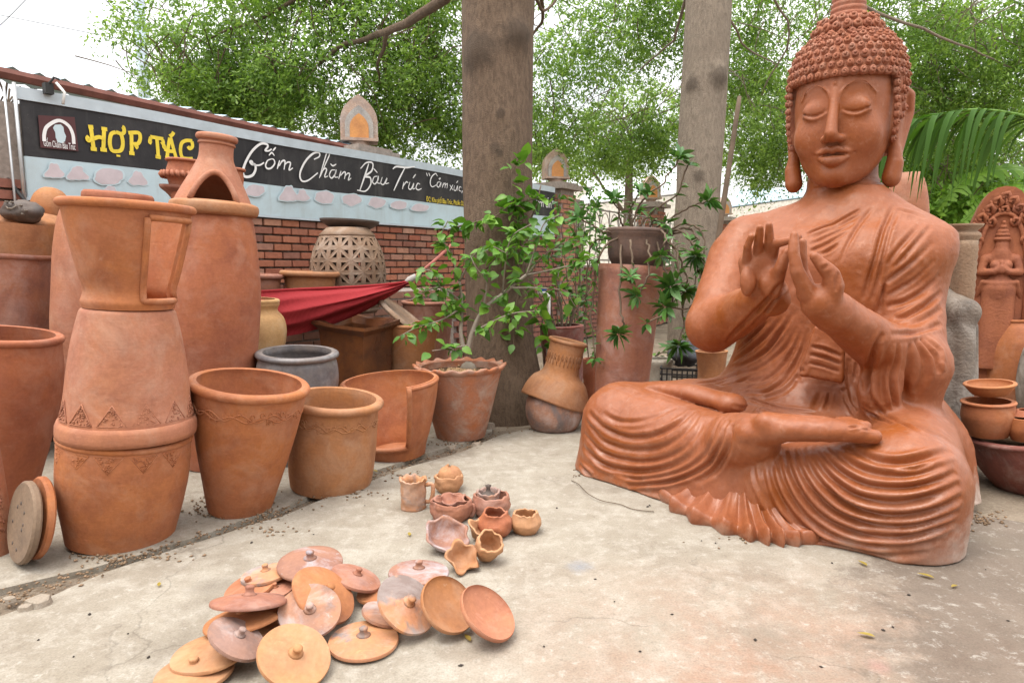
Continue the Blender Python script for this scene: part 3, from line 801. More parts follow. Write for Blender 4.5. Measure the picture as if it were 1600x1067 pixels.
# roof edges and buildings beyond the wall
def shed(name, label, cat, pts, mat, edge=None, ridges=10, th=.03, body=None):
    """corrugated sheet roof from its four corners (near-left, near-right, far-right, far-left)"""
    a, b, c, d = [Vector(p) for p in pts]
    t = thing(name, label, cat, a)
    n = ridges * 4; V, Fs = [], []
    up = (b - a).cross(d - a).normalized()
    if up.z < 0: up = -up
    for i in range(n + 1):
        u = i / n; h = up * (.02 * math.sin(u * ridges * 2 * PI))
        V += [a.lerp(b, u) + h - a, d.lerp(c, u) + h - a]
        if i: Fs.append((2 * i - 2, 2 * i, 2 * i + 1, 2 * i - 1))
    MB().add(V, Fs).build('roof_sheet', mat, t, False)
    e = MB(); dirn = (b - a)
    e.tube([Vector((0, 0, -.04)), dirn + Vector((0, 0, -.04))], .04, 6)
    e.build('edge_beam', edge or M['rust'], t, False)
    if body:
        e = MB(); lo = [Vector((p.x, p.y, 0)) - a for p in (a, b, c, d)]; hi = [p - a - Vector((0, 0, .1)) for p in (a, b, c, d)]
        e.add(lo + hi, [(i, (i + 1) % 4, 4 + (i + 1) % 4, 4 + i) for i in range(4)]).build('wall', body, t, False)
    return t
k0 = W0 - WD * 1.6 - WN * .35; k1 = W0 + WD * 3.35 - WN * .35
shed('shed_roof', 'low shed roof with a red-brown steel edge just above the banner', 'roof', (k0 + Vector((0, 0, 2.60)), k1 + Vector((0, 0, 2.50)), k1 - WN * 1.2 + Vector((0, 0, 2.68)), k0 - WN * 1.2 + Vector((0, 0, 2.80))), M['roof_blue'], M['rust'], 30)
shed('house', 'pale house with a blue sheet roof far behind the statue shoulder', 'house', (at(1140, 322, 30), at(1300, 300, 26), at(1330, 290, 34), at(1150, 296, 38)), M['roof_blue'], M['roof_blue'], 12, body=M['wall_cream'])
shed('white_house', 'white building with a pale sloping roof behind the iron fence', 'house', (at(900, 318, 24), at(1060, 300, 22), at(1060, 262, 28), at(930, 290, 30)), M['roof_white'], M['roof_white'], 14, body=M['wall_cream'])
shed('far_shed', 'pale roofed building far behind the lantern between the trunks', 'house', (at(860, 282, 30), at(960, 296, 30), at(960, 282, 38), at(862, 268, 38)), M['roof_white'], M['roof_white'], 8, body=M['wall_cream'])
hr_ = thing('leaf_shade_house', 'white shed roof end at the far right behind the carved stele', 'house', at(1560, 300, 16))
MB().box((.6, 0, .0), (2.4, .2, .5)).build('wall', M['roof_white'], hr_, False)
MB().box((.5, -.2, -.45), (3.0, .1, .06)).box((.5, -.2, -.6), (3.0, .1, .06)).box((.5, -.2, -.75), (3.0, .1, .06)).build('louvre', M['roof_blue'], hr_, False)
# iron fence beyond the banner
fe = thing('iron_fence', 'low iron fence with arched tops beyond the banner', 'fence', W0 + WD * 7.6 + Vector((0, 0, 1.2)), (0, 0, WROT))
fm = MB(); fm.tube([(0, 0, .1), (7.5, 0, .1)], .016, 6).tube([(0, 0, .95), (7.5, 0, .95)], .016, 6)
fm.build('rail', M['iron'], fe)
for i in range(20):
    x = .2 + i * .37
    MB().tube([(x, 0, 0), (x, 0, .97)], .011, 5).build('bar', M['iron'], fe)
    MB().tube([(x + .36 * .5 * (1 - math.cos(a / 8 * PI)), -.012, .55 + .36 * math.sin(a / 8 * PI)) for a in range(9)], .009, 5).build('arch', M['iron'], fe)
# utility pole, wires, flag
pole = thing('utility_pole', 'pale blue concrete utility pole rising behind the banner', 'pole', Vector((at(226, 160, 13).x, at(226, 160, 13).y, 0)))
MB().lathe([(.13, 0), (.115, 4), (.09, 7.5)], 14).build('shaft', M['concrete_post'], pole)
MB().box((0, 0, 6.8), (1.4, .1, .1)).build('crossarm', M['concrete_post'], pole)
def wire(label, pts, r=.008):
    P = smooth_pts([at(*p) for p in pts], 30)
    return tag(MB().tube(P, r, 5).build('overhead_wire', M['wire']), label, 'wire', 'overhead wires')
wire('thin wire sloping across the white sky at upper left', [(-60, 12, 14), (80, 40, 14), (200, 64, 13.4), (226, 70, 13)], .007)
wire('wire crossing the upper left corner of the sky', [(-40, 70, 9), (0, 40, 9.3), (60, -20, 10)], .006)
wire('dark wire running down from the top into the leaves', [(150, -15, 11), (200, 28, 11), (330, 80, 11), (560, 110, 11), (640, 120, 11)], .008)
fl = thing('red_flag', 'small red flag showing above the banner edge', 'flag', at(283, 190, 9))
MB().tube([(0, 0, -1), (0, 0, .12)], .008, 6).build('staff', M['steel'], fl)
MB().add([(0, 0, .11), (.05, .01, .085), (.19, -.01, .0), (0, 0, -.02)], [(0, 1, 2, 3)]).add([(0, .004, .11), (.05, .014, .085), (.19, -.006, .0), (0, .004, -.02)], [(3, 2, 1, 0)]).build('cloth', M['flag_red'], fl, False)

# unseen building added behind the camera to cut flat frontal sky light
blocker = thing('sky_blocker', 'added unseen building behind the camera that blocks frontal sky light', 'light blocker', (0, -4.2, 0))
MB().box((0, -1.5, 2.2), (16, 3, 4.4)).build('wall', M['wall_cream'], blocker, False)
MB().box((0, -1.2, 4.5), (17, 4.2, .14)).build('roof', M['rust'], blocker, False)
for x in (-4.5, 0, 4.5): MB().box((x, .03, 1.15), (2.2, .08, 2.3)).build('door', M['wood'], blocker, False)

cl_ = thing('clamp_light', 'small dark clamp light on the banner edge at the far left', 'lamp', W0 + WD * wl_(72, 140, OFF)[0] + WN * .09 + Vector((0, 0, 2.36)), (0, 0, WROT))
MB().box((0, 0, .02), (.05, .05, .07)).tube([(0, -.02, .05), (.02, -.05, .09), (.05, -.06, .08)], .008, 6).build('body', M['wire'], cl_, False)
MB().tube([(.03, -.05, .06), (.07, -.07, .0), (.05, -.08, -.08)], .010, 6).build('tube', M['pvc'], cl_)
# carved fold lines of the robe: surface points in metres, groove width, depth, shoulder
FOLDS = [
 ((1.873,3.663,1.501,1.819,3.672,1.47,1.762,3.678,1.439,1.699,3.684,1.412,1.643,3.695,1.388,1.604,3.704,1.368),0.011,0.012,0.55),
 ((1.862,3.65,1.472,1.818,3.649,1.445,1.769,3.643,1.418,1.713,3.644,1.391,1.662,3.655,1.367,1.621,3.668,1.347),0.011,0.012,0.55),
 ((1.817,3.624,1.425,1.77,3.619,1.401,1.725,3.619,1.377,1.677,3.628,1.351,1.633,3.639,1.326,1.602,3.65,1.308),0.011,0.012,0.55),
 ((1.771,3.596,1.381,1.732,3.595,1.355,1.695,3.598,1.33,1.659,3.607,1.309,1.626,3.619,1.291,1.597,3.632,1.277),0.011,0.012,0.55),
 ((1.717,3.572,1.315,1.692,3.575,1.295,1.667,3.581,1.276,1.639,3.592,1.26),0.011,0.012,0.55),
 ((1.364,2.904,1.206,1.343,2.899,1.194,1.33,2.909,1.183),0.011,0.012,0.55),
 ((1.254,3.118,1.132,1.226,3.135,1.087,1.213,3.199,1.039,1.195,3.271,0.986,1.185,3.37,0.932,1.174,3.458,0.883,1.165,3.533,0.839,1.165,3.584,0.809,1.171,3.634,0.782),0.013,0.013,0.55),
 ((1.307,3.209,1.11,1.263,3.18,1.066,1.237,3.204,1.018,1.229,3.298,0.959,1.225,3.419,0.895,1.218,3.551,0.827),0.013,0.013,0.55),
 ((1.442,3.798,0.884,1.409,3.858,0.819,1.376,3.93,0.756,1.355,4.018,0.698),0.013,0.013,0.55),
 ((1.491,3.729,0.904,1.463,3.766,0.845,1.429,3.809,0.786,1.39,3.865,0.727,1.353,3.934,0.67,1.329,4.016,0.624),0.013,0.013,0.55),
 ((1.539,3.674,0.944,1.521,3.695,0.895,1.501,3.718,0.845,1.474,3.742,0.786,1.442,3.769,0.729,1.406,3.804,0.685,1.365,3.856,0.643,1.318,3.946,0.597),0.013,0.013,0.55),
 ((1.559,3.659,0.874,1.545,3.671,0.824,1.526,3.682,0.776,1.497,3.699,0.731,1.462,3.722,0.687,1.422,3.75,0.643,1.371,3.796,0.602,1.302,3.901,0.564,1.206,3.982,0.533),0.013,0.013,0.55),
 ((1.585,3.637,0.876,1.565,3.65,0.801,1.541,3.656,0.731,1.514,3.662,0.678,1.48,3.672,0.633,1.441,3.686,0.596,1.383,3.723,0.564,1.292,3.838,0.534,1.155,3.893,0.52),0.013,0.013,0.55),
 ((1.603,3.623,0.865,1.587,3.629,0.786,1.566,3.629,0.711,1.537,3.627,0.647,1.499,3.624,0.593,1.453,3.622,0.551,1.4,3.634,0.519,1.338,3.683,0.5,1.276,3.759,0.484),0.013,0.013,0.55),
 ((1.508,3.415,0.707,1.491,3.42,0.666,1.544,3.592,0.598,1.51,3.58,0.559,1.469,3.572,0.525,1.419,3.584,0.5,1.367,3.606,0.477),0.013,0.013,0.55),
 ((1.629,3.485,0.542,1.616,3.472,0.525,1.602,3.457,0.507,1.581,3.438,0.485,1.559,3.416,0.463),0.013,0.013,0.55),
 ((1.667,3.47,0.544,1.656,3.453,0.525,1.644,3.435,0.505,1.627,3.416,0.486,1.609,3.395,0.466),0.013,0.013,0.55),
 ((1.78,3.517,0.715,1.778,3.507,0.664,1.773,3.491,0.615,1.766,3.464,0.572,1.758,3.429,0.535,1.754,3.398,0.506,1.752,3.367,0.48),0.013,0.013,0.55),
 ((1.81,3.506,0.693,1.805,3.494,0.643,1.799,3.472,0.596),0.013,0.013,0.55),
 ((1.652,3.15,0.745,1.692,3.215,0.681,1.684,3.185,0.635,1.684,3.164,0.596,1.693,3.155,0.557),0.013,0.013,0.55),
 ((1.687,3.156,0.723,1.694,3.166,0.675,1.692,3.156,0.63,1.695,3.144,0.585,1.709,3.148,0.537),0.013,0.013,0.55),
 ((1.928,3.648,1.511,1.881,3.631,1.46,1.826,3.594,1.406,1.775,3.56,1.343,1.737,3.54,1.28,1.717,3.533,1.223),0.012,0.015,0.55),
 ((1.402,2.902,1.174,1.395,2.896,1.132,1.396,2.9,1.091),0.012,0.015,0.55),
 ((2.038,3.64,1.522,1.983,3.589,1.456,1.929,3.532,1.391,1.895,3.495,1.328,1.872,3.474,1.268,1.856,3.469,1.214,1.845,3.474,1.158,1.835,3.484,1.09,1.824,3.494,1.024),0.012,0.015,0.55),
 ((2.061,3.628,1.51,2.008,3.577,1.45,1.957,3.522,1.391,1.923,3.486,1.329,1.9,3.465,1.268,1.887,3.459,1.207,1.879,3.464,1.147,1.871,3.473,1.084,1.863,3.482,1.024),0.012,0.015,0.55),
 ((1.912,3.46,1.114,1.91,3.466,1.068,1.907,3.471,1.025,1.904,3.476,0.989,1.899,3.479,0.957),0.012,0.015,0.55),
 ((2.043,3.615,1.497,2.076,3.607,1.489,2.107,3.596,1.479,2.132,3.578,1.462,2.154,3.557,1.443),0.015,0.013,0.55),
 ((2.129,3.533,1.424,2.065,3.486,1.377,2.017,3.465,1.333,1.977,3.454,1.293,1.947,3.449,1.257,1.93,3.449,1.228,1.918,3.45,1.202),0.015,0.013,0.55),
 ((2.163,3.513,1.407,2.095,3.467,1.353,2.041,3.447,1.3,1.992,3.439,1.246,1.948,3.444,1.191),0.015,0.013,0.55),
 ((2.142,3.453,1.322,2.093,3.437,1.277,2.048,3.432,1.235,2.002,3.436,1.194,1.962,3.445,1.158,1.937,3.452,1.134,1.917,3.459,1.114),0.015,0.013,0.55),
 ((2.15,3.438,1.235,2.109,3.436,1.19,2.07,3.44,1.147,2.025,3.446,1.111,1.982,3.453,1.081,1.952,3.459,1.062,1.925,3.466,1.047),0.015,0.013,0.55),
 ((2.193,3.462,1.158,2.147,3.454,1.112,2.097,3.44,1.07,2.045,3.432,1.039,1.999,3.436,1.015,1.963,3.45,1.002,1.929,3.466,0.992),0.015,0.013,0.55),
 ((2.22,3.477,1.069,2.15,3.43,1.031,2.084,3.393,0.996,2.023,3.378,0.966,1.974,3.384,0.942,1.944,3.41,0.932),0.015,0.013,0.55),
 ((2.192,3.424,0.983,2.116,3.369,0.958,2.058,3.342,0.934,2.004,3.329,0.917,1.942,3.307,0.905),0.015,0.013,0.55),
 ((2.157,3.361,0.911,2.085,3.314,0.898,2.018,3.272,0.887,1.952,3.231,0.882,1.865,3.154,0.883,1.789,3.092,0.886,1.727,3.055,0.888),0.015,0.013,0.55),
 ((1.686,3.035,0.895,1.669,3.028,0.875,1.658,3.031,0.851,1.657,3.045,0.822,1.664,3.072,0.786,1.683,3.123,0.74,1.698,3.163,0.691,1.695,3.156,0.651,1.695,3.148,0.61),0.017,0.018,0.55),
 ((1.718,3.051,0.839,1.721,3.06,0.808,1.727,3.077,0.775,1.735,3.107,0.737,1.735,3.119,0.698,1.734,3.117,0.657,1.737,3.114,0.617,1.742,3.111,0.585,1.751,3.114,0.555),0.017,0.018,0.55),
 ((1.775,3.072,0.846,1.776,3.077,0.806,1.782,3.093,0.763,1.78,3.104,0.721,1.774,3.106,0.68,1.778,3.106,0.637,1.786,3.108,0.597,1.798,3.113,0.564,1.811,3.118,0.533),0.017,0.018,0.55),
 ((1.86,3.124,0.84,1.859,3.118,0.789,1.867,3.133,0.737,1.867,3.15,0.691,1.871,3.173,0.648,1.893,3.202,0.605,1.907,3.209,0.567),0.017,0.018,0.55),
 ((1.9,3.158,0.852,1.931,3.158,0.809,1.954,3.153,0.765,1.961,3.149,0.718,1.96,3.153,0.672,1.95,3.168,0.632,1.935,3.188,0.592),0.017,0.018,0.55),
 ((1.952,3.195,0.853,1.984,3.177,0.814,2.011,3.164,0.774,2.02,3.155,0.734,2.026,3.154,0.693),0.017,0.018,0.55),
 ((1.983,3.211,0.856,2.01,3.196,0.83,2.034,3.184,0.802,2.04,3.171,0.773,2.043,3.163,0.743),0.017,0.018,0.55),
 ((0.512,3.723,0.378,0.542,3.684,0.362,0.575,3.645,0.351,0.616,3.598,0.353,0.66,3.551,0.365,0.708,3.511,0.385,0.758,3.481,0.41,0.81,3.468,0.437,0.867,3.477,0.461),0.015,0.014,0.6),
 ((0.441,3.818,0.365,0.471,3.747,0.332,0.51,3.697,0.301,0.57,3.632,0.28,0.634,3.552,0.278,0.692,3.479,0.297,0.747,3.42,0.326,0.795,3.382,0.36,0.842,3.364,0.395,0.89,3.37,0.431,0.947,3.414,0.46),0.015,0.014,0.6),
 ((0.427,3.824,0.317,0.465,3.746,0.269,0.51,3.691,0.226,0.571,3.625,0.21,0.634,3.545,0.214,0.697,3.467,0.232,0.757,3.394,0.263,0.806,3.337,0.306,0.855,3.306,0.355,0.909,3.312,0.411,0.981,3.388,0.459),0.015,0.014,0.6),
 ((0.421,3.828,0.237,0.455,3.75,0.2,0.497,3.695,0.164,0.556,3.631,0.15,0.621,3.55,0.154,0.69,3.466,0.17,0.757,3.387,0.202,0.816,3.317,0.249,0.871,3.26,0.313,0.929,3.261,0.394,1.023,3.391,0.458),0.015,0.014,0.6),
 ((0.414,3.823,0.16,0.451,3.74,0.129,0.496,3.682,0.1,0.555,3.618,0.09,0.62,3.538,0.098,0.694,3.451,0.121,0.767,3.367,0.159,0.832,3.293,0.21,0.889,3.227,0.282,0.94,3.192,0.386),0.015,0.014,0.6),
 ((0.56,3.606,0.063,0.612,3.541,0.065,0.666,3.474,0.075,0.732,3.399,0.103,0.798,3.324,0.144,0.862,3.253,0.195,0.918,3.188,0.267,0.951,3.111,0.384,1.015,3.153,0.485),0.015,0.014,0.6),
 ((0.619,3.52,0.024,0.67,3.462,0.045,0.722,3.403,0.07,0.78,3.337,0.1,0.839,3.271,0.141,0.901,3.202,0.195,0.954,3.136,0.269,0.975,3.062,0.382,1.018,3.085,0.481),0.015,0.014,0.6),
 ((0.898,3.197,0.145,0.933,3.16,0.179,0.965,3.125,0.221,0.988,3.082,0.288,0.998,3.027,0.364,1.004,3.016,0.423,1.018,3.045,0.472),0.015,0.014,0.6),
 ((0.395,3.824,0.049,0.421,3.754,0.029,0.455,3.703,0.009),0.015,0.014,0.6),
 ((0.63,3.502,0.008,0.687,3.432,0.02,0.738,3.373,0.037,0.786,3.318,0.056),0.015,0.014,0.6),
 ((1.45,2.828,0.419,1.475,2.766,0.408,1.504,2.713,0.4,1.54,2.672,0.402,1.582,2.642,0.41,1.634,2.628,0.426,1.69,2.63,0.441,1.737,2.643,0.449,1.789,2.669,0.452),0.015,0.015,0.6),
 ((1.397,2.883,0.41,1.41,2.815,0.389,1.433,2.764,0.368,1.466,2.717,0.355,1.505,2.671,0.352,1.552,2.631,0.359,1.605,2.604,0.373,1.658,2.597,0.392,1.72,2.607,0.41),0.015,0.015,0.6),
 ((1.356,2.92,0.4,1.364,2.837,0.371,1.386,2.781,0.34,1.422,2.735,0.315,1.465,2.69,0.301,1.517,2.641,0.306,1.574,2.6,0.32,1.635,2.58,0.34,1.695,2.579,0.36,1.736,2.588,0.373,1.772,2.603,0.384),0.015,0.015,0.6),
 ((1.331,2.942,0.394,1.33,2.851,0.355,1.349,2.794,0.313,1.386,2.749,0.275,1.434,2.709,0.249,1.489,2.662,0.245,1.544,2.614,0.255,1.601,2.581,0.276,1.66,2.566,0.299,1.714,2.569,0.324,1.775,2.587,0.346),0.015,0.015,0.6),
 ((1.306,2.966,0.387,1.298,2.87,0.344,1.314,2.814,0.295,1.351,2.77,0.246,1.403,2.731,0.207,1.465,2.686,0.19,1.526,2.632,0.193,1.592,2.586,0.215,1.663,2.565,0.241,1.722,2.563,0.268,1.784,2.579,0.295),0.015,0.015,0.6),
 ((1.276,2.979,0.377,1.265,2.887,0.331,1.278,2.834,0.276,1.313,2.796,0.22,1.363,2.76,0.173,1.426,2.716,0.147,1.493,2.664,0.142,1.56,2.609,0.158,1.631,2.574,0.183,1.699,2.564,0.211,1.775,2.576,0.236),0.015,0.015,0.6),
 ((1.242,2.982,0.364,1.231,2.902,0.315,1.242,2.855,0.258,1.274,2.823,0.194,1.322,2.79,0.139,1.386,2.746,0.104,1.458,2.696,0.089,1.529,2.637,0.102,1.601,2.588,0.128,1.673,2.568,0.16,1.756,2.572,0.189),0.015,0.015,0.6),
 ((1.198,2.963,0.357,1.199,2.922,0.304,1.206,2.881,0.249,1.235,2.851,0.18,1.28,2.821,0.115,1.341,2.779,0.07,1.411,2.73,0.046,1.491,2.672,0.047,1.566,2.613,0.068,1.636,2.578,0.097,1.717,2.57,0.124),0.015,0.015,0.6),
 ((1.154,2.938,0.352,1.163,2.936,0.287,1.169,2.903,0.23,1.195,2.879,0.164,1.236,2.852,0.103,1.29,2.816,0.052,1.354,2.772,0.016,1.502,2.667,0.01,1.575,2.609,0.04,1.661,2.576,0.067),0.015,0.015,0.6),
 ((1.123,2.951,0.33,1.132,2.952,0.273,1.136,2.925,0.222,1.157,2.906,0.163,1.191,2.884,0.103,1.24,2.851,0.049),0.015,0.015,0.6),
 ((1.104,2.992,0.3,1.108,2.972,0.257,1.114,2.945,0.216,1.133,2.923,0.169,1.162,2.904,0.12,1.199,2.879,0.074,1.239,2.852,0.03),0.015,0.015,0.6),
 ((1.344,2.78,0.271,1.363,2.761,0.247,1.386,2.744,0.226,1.414,2.724,0.212,1.444,2.702,0.201),0.011,0.009,0.6),
 ((1.546,2.649,0.381,1.576,2.628,0.387,1.609,2.614,0.394,1.643,2.609,0.406,1.68,2.612,0.419),0.011,0.009,0.6),
 ((1.432,2.713,0.128,1.463,2.69,0.12,1.494,2.664,0.117,1.53,2.634,0.126,1.568,2.605,0.137),0.011,0.009,0.6),
 ((1.133,3.4,0.487,1.211,3.431,0.468,1.328,3.557,0.429,1.385,3.489,0.431),0.011,0.009,0.6),
 ((1.218,2.888,0.554,1.275,2.847,0.555,1.334,2.813,0.556),0.011,0.009,0.6),
 ((1.301,3.686,0.469,1.358,3.585,0.459,1.419,3.501,0.451,1.49,3.439,0.451,1.566,3.391,0.451),0.011,0.009,0.6),
 ((1.697,3.143,0.602,1.714,3.131,0.558,1.746,3.13,0.515,1.749,3.044,0.501,1.707,2.869,0.514,1.7,2.762,0.514,1.732,2.721,0.499),0.011,0.009,0.6),
 ((1.797,3.493,0.634,1.787,3.46,0.574,1.776,3.412,0.523),0.011,0.009,0.6),
 ((1.696,3.204,0.521,1.719,3.172,0.493,1.73,3.092,0.484,1.684,2.909,0.504),0.011,0.009,0.6),
 ((1.666,3.339,0.632,1.732,3.457,0.554,1.722,3.411,0.509,1.726,3.367,0.475,1.725,3.305,0.45),0.011,0.009,0.6),
 ((1.072,3.881,0.516,1.138,3.894,0.52,1.206,3.914,0.526,1.269,3.919,0.544,1.316,3.877,0.572),0.011,0.009,0.6),
 ((1.206,3.861,0.506,1.276,3.842,0.523,1.33,3.801,0.555,1.382,3.761,0.59),0.011,0.009,0.6),
 ((1.272,3.782,0.493,1.329,3.732,0.52,1.392,3.704,0.56,1.454,3.679,0.604),0.011,0.009,0.6),
 ((1.316,3.683,0.48,1.383,3.636,0.508,1.451,3.624,0.551,1.515,3.615,0.6),0.011,0.009,0.6),
 ((1.452,2.755,0.532,1.44,2.754,0.531,1.429,2.753,0.53,1.418,2.752,0.529,1.406,2.752,0.528),0.006,0.008,0.6),
 ((1.458,2.744,0.524,1.469,2.745,0.522,1.482,2.749,0.52,1.495,2.752,0.518,1.506,2.752,0.517),0.006,0.008,0.6),
 ((1.529,3.416,0.79,1.559,3.401,0.786,1.59,3.385,0.779,1.624,3.368,0.764,1.657,3.35,0.747),0.008,0.012,0.55),
 ((1.525,3.412,0.749,1.558,3.396,0.744,1.59,3.38,0.736,1.622,3.363,0.723,1.654,3.346,0.708),0.008,0.012,0.55),
 ((1.521,3.409,0.707,1.553,3.393,0.7,1.585,3.376,0.692,1.618,3.36,0.68,1.65,3.343,0.668),0.008,0.012,0.55),
 ((1.907,3.471,1.025,1.91,3.468,1.046,1.912,3.465,1.069,1.914,3.462,1.097,1.916,3.458,1.125),0.008,0.012,0.55),
]
FOLDS = [([f[0][i:i + 3] for i in range(0, len(f[0]), 3)],) + f[1:] for f in FOLDS]
# ------------------------------------------------------------------ the seated statue (distance-field sculpt, then carved folds)
class Sculpt:
    def __init__(s, lo, hi, h):
        s.lo = np.array(lo, np.float32); s.h = h
        s.n = np.ceil((np.array(hi) - s.lo) / h).astype(int) + 1
        s.ax = [(s.lo[i] + h * np.arange(s.n[i])).astype(np.float32) for i in range(3)]
        s.d = np.full(tuple(s.n), .4, np.float32)
    def blk(s, lo, hi):
        sl = []
        for i in range(3):
            a = int(max(0, math.floor((lo[i] - s.lo[i]) / s.h))); b = int(min(s.n[i], math.ceil((hi[i] - s.lo[i]) / s.h) + 1))
            sl.append(slice(a, max(a + 1, b)))
        x, y, z = s.ax[0][sl[0]][:, None, None], s.ax[1][sl[1]][None, :, None], s.ax[2][sl[2]][None, None, :]
        return tuple(sl), x, y, z
    def uni(s, fn, lo, hi, k=.02):
        sl, x, y, z = s.blk(np.array(lo) - k - s.h * 2, np.array(hi) + k + s.h * 2)
        a = s.d[sl]; v = fn(x, y, z)
        h = np.clip(.5 + .5 * (a - v) / k, 0, 1)
        s.d[sl] = a * (1 - h) + v * h - k * h * (1 - h)
    def sub(s, fn, lo, hi, k=.01):
        sl, x, y, z = s.blk(np.array(lo) - k - s.h * 2, np.array(hi) + k + s.h * 2)
        a = s.d[sl]; v = -fn(x, y, z)
        h = np.clip(.5 - .5 * (a - v) / k, 0, 1)
        s.d[sl] = a * (1 - h) + v * h + k * h * (1 - h)
    def chain(s, pts, rs, k=.03, squash=None, drape=0, flare=0.0, cut=False):
        """tapered polyline; squash=(dir,factor) flattens it; drape lets it fall to the floor below its axis"""
        P = [np.array(p, np.float32) for p in pts]
        def fn(x, y, z):
            out = None
            for (a, b, ra, rb) in zip(P[:-1], P[1:], rs[:-1], rs[1:]):
                ab = b - a; L = float(ab @ ab) + 1e-9
                px, py, pz = x - a[0], y - a[1], z - a[2]
                if drape:
                    abh = ab.copy(); abh[2] = 0; Lh = float(abh @ abh) + 1e-9
                    t = np.clip((px * abh[0] + py * abh[1]) / Lh, 0, 1)
                    za = a[2] + t * ab[2]
                    dz = z - za
                    r = ra + t * (rb - ra) + flare * np.maximum(-dz, 0) ** 1.5
                    qx, qy, qz = px - t * ab[0], py - t * ab[1], np.maximum(dz, 0)
                else:
                    t = np.clip((px * ab[0] + py * ab[1] + pz * ab[2]) / L, 0, 1)
                    r = ra + t * (rb - ra)
                    qx, qy, qz = px - t * ab[0], py - t * ab[1], pz - t * ab[2]
                if squash:
                    n, f = squash
                    c = (qx * n[0] + qy * n[1] + qz * n[2]) * (f - 1)
                    d = np.sqrt((qx + c * n[0]) ** 2 + (qy + c * n[1]) ** 2 + (qz + c * n[2]) ** 2)
                    d = (d - r) / (1 + .5 * (f - 1))
                else:
                    d = np.sqrt(qx * qx + qy * qy + qz * qz) - r
                out = d if out is None else np.minimum(out, d)
            return out
        R = max(rs) + .02
        lo, hi = np.min(P, 0) - R, np.max(P, 0) + R
        if drape: lo[2] = -.1; lo[:2] -= abs(flare) * .3; hi[:2] += abs(flare) * .3
        (s.sub if cut else s.uni)(fn, lo, hi, k)
    def ell(s, c, r, k=.03, yaw=0.0, cut=False, clip=None):
        ca, sa = math.cos(yaw), math.sin(yaw)
        def fn(x, y, z):
            X, Y, Z = x - c[0], y - c[1], z - c[2]
            u, v = X * ca + Y * sa, -X * sa + Y * ca
            q = np.sqrt((u / r[0]) ** 2 + (v / r[1]) ** 2 + (Z / r[2]) ** 2)
            g = np.sqrt((u / r[0] ** 2) ** 2 + (v / r[1] ** 2) ** 2 + (Z / r[2] ** 2) ** 2) + 1e-6
            d = q * (q - 1) / g
            if clip is not None: d = np.maximum(d, clip(X, Y, Z))
            return d
        R = max(r)
        (s.sub if cut else s.uni)(fn, np.array(c) - R, np.array(c) + R, k)
    def loft(s, org, yaw, secs, k=.03):
        """stack of ellipses (z, cu, cv, a, b) in a frame turned by yaw"""
        S = np.array(smooth_pts(sorted(secs), 60), np.float32)
        ca, sa = math.cos(yaw), math.sin(yaw)
        def fn(x, y, z):
            Z = z - org[2]; zz = Z.ravel()
            f = lambda i: np.interp(zz, S[:, 0], S[:, i]).astype(np.float32)[None, None, :]
            X, Y = x - org[0], y - org[1]
            u, v = X * ca + Y * sa - f(1), -X * sa + Y * ca - f(2)
            a, b = f(3), f(4)
            q = np.sqrt((u / a) ** 2 + (v / b) ** 2); g = np.sqrt((u / a ** 2) ** 2 + (v / b ** 2) ** 2) + 1e-6
            d = q * (q - 1) / g
            return np.maximum(np.clip(d, -.4, .4), np.maximum(Z - S[-1, 0], S[0, 0] - Z))
        R = float(S[:, 3:5].max() + np.abs(S[:, 1:3]).max())
        s.uni(fn, (org[0] - R, org[1] - R, org[2] + S[0, 0]), (org[0] + R, org[1] + R, org[2] + S[-1, 0]), k)
    def clipz(s, z0):
        s.d = np.maximum(s.d, (z0 - s.ax[2])[None, None, :])
    def surface(s):
        d = s.d; n = d.shape
        ins = d < 0
        acc = np.zeros((n[0] - 1, n[1] - 1, n[2] - 1), np.int8)
        for i in (0, 1):
            for j in (0, 1):
                for k in (0, 1):
                    acc += ins[i:n[0] - 1 + i, j:n[1] - 1 + j, k:n[2] - 1 + k]
        cells = np.argwhere((acc > 0) & (acc < 8))
        idx = np.full(acc.shape, -1, np.int32)
        idx[cells[:, 0], cells[:, 1], cells[:, 2]] = np.arange(len(cells))
        pos = np.zeros((len(cells), 3), np.float64); cnt = np.zeros(len(cells))
        co = [(i, j, k) for i in (0, 1) for j in (0, 1) for k in (0, 1)]
        val = {c: d[cells[:, 0] + c[0], cells[:, 1] + c[1], cells[:, 2] + c[2]].astype(np.float64) for c in co}
        for a in co:
            for ax in range(3):
                if a[ax] == 0:
                    b = list(a); b[ax] = 1; b = tuple(b)
                    va, vb = val[a], val[b]
                    m = (va < 0) != (vb < 0)
                    t = np.where(m, va / np.where(m, va - vb, 1), 0)
                    p = np.repeat(np.array(a, float)[None], len(cells), 0); p[:, ax] += t
                    pos[m] += p[m]; cnt[m] += 1
        V = (pos / cnt[:, None] + cells) * s.h + s.lo
        quads = []
        for ax in range(3):
            o1, o2 = [(1, 2), (2, 0), (0, 1)][ax]
            sl0 = [slice(None)] * 3; sl1 = [slice(None)] * 3
            sl0[ax] = slice(0, n[ax] - 1); sl1[ax] = slice(1, n[ax])
            A, B = ins[tuple(sl0)], ins[tuple(sl1)]
            e = np.argwhere(A != B)
            e = e[(e[:, o1] > 0) & (e[:, o2] > 0) & (e[:, o1] < n[o1] - 1) & (e[:, o2] < n[o2] - 1)]
            flip = ins[e[:, 0], e[:, 1], e[:, 2]]
            def cell(d1, d2):
                q = e.copy(); q[:, o1] -= d1; q[:, o2] -= d2
                return idx[q[:, 0], q[:, 1], q[:, 2]]
            Q = np.stack([cell(1, 1), cell(0, 1), cell(0, 0), cell(1, 0)], 1)
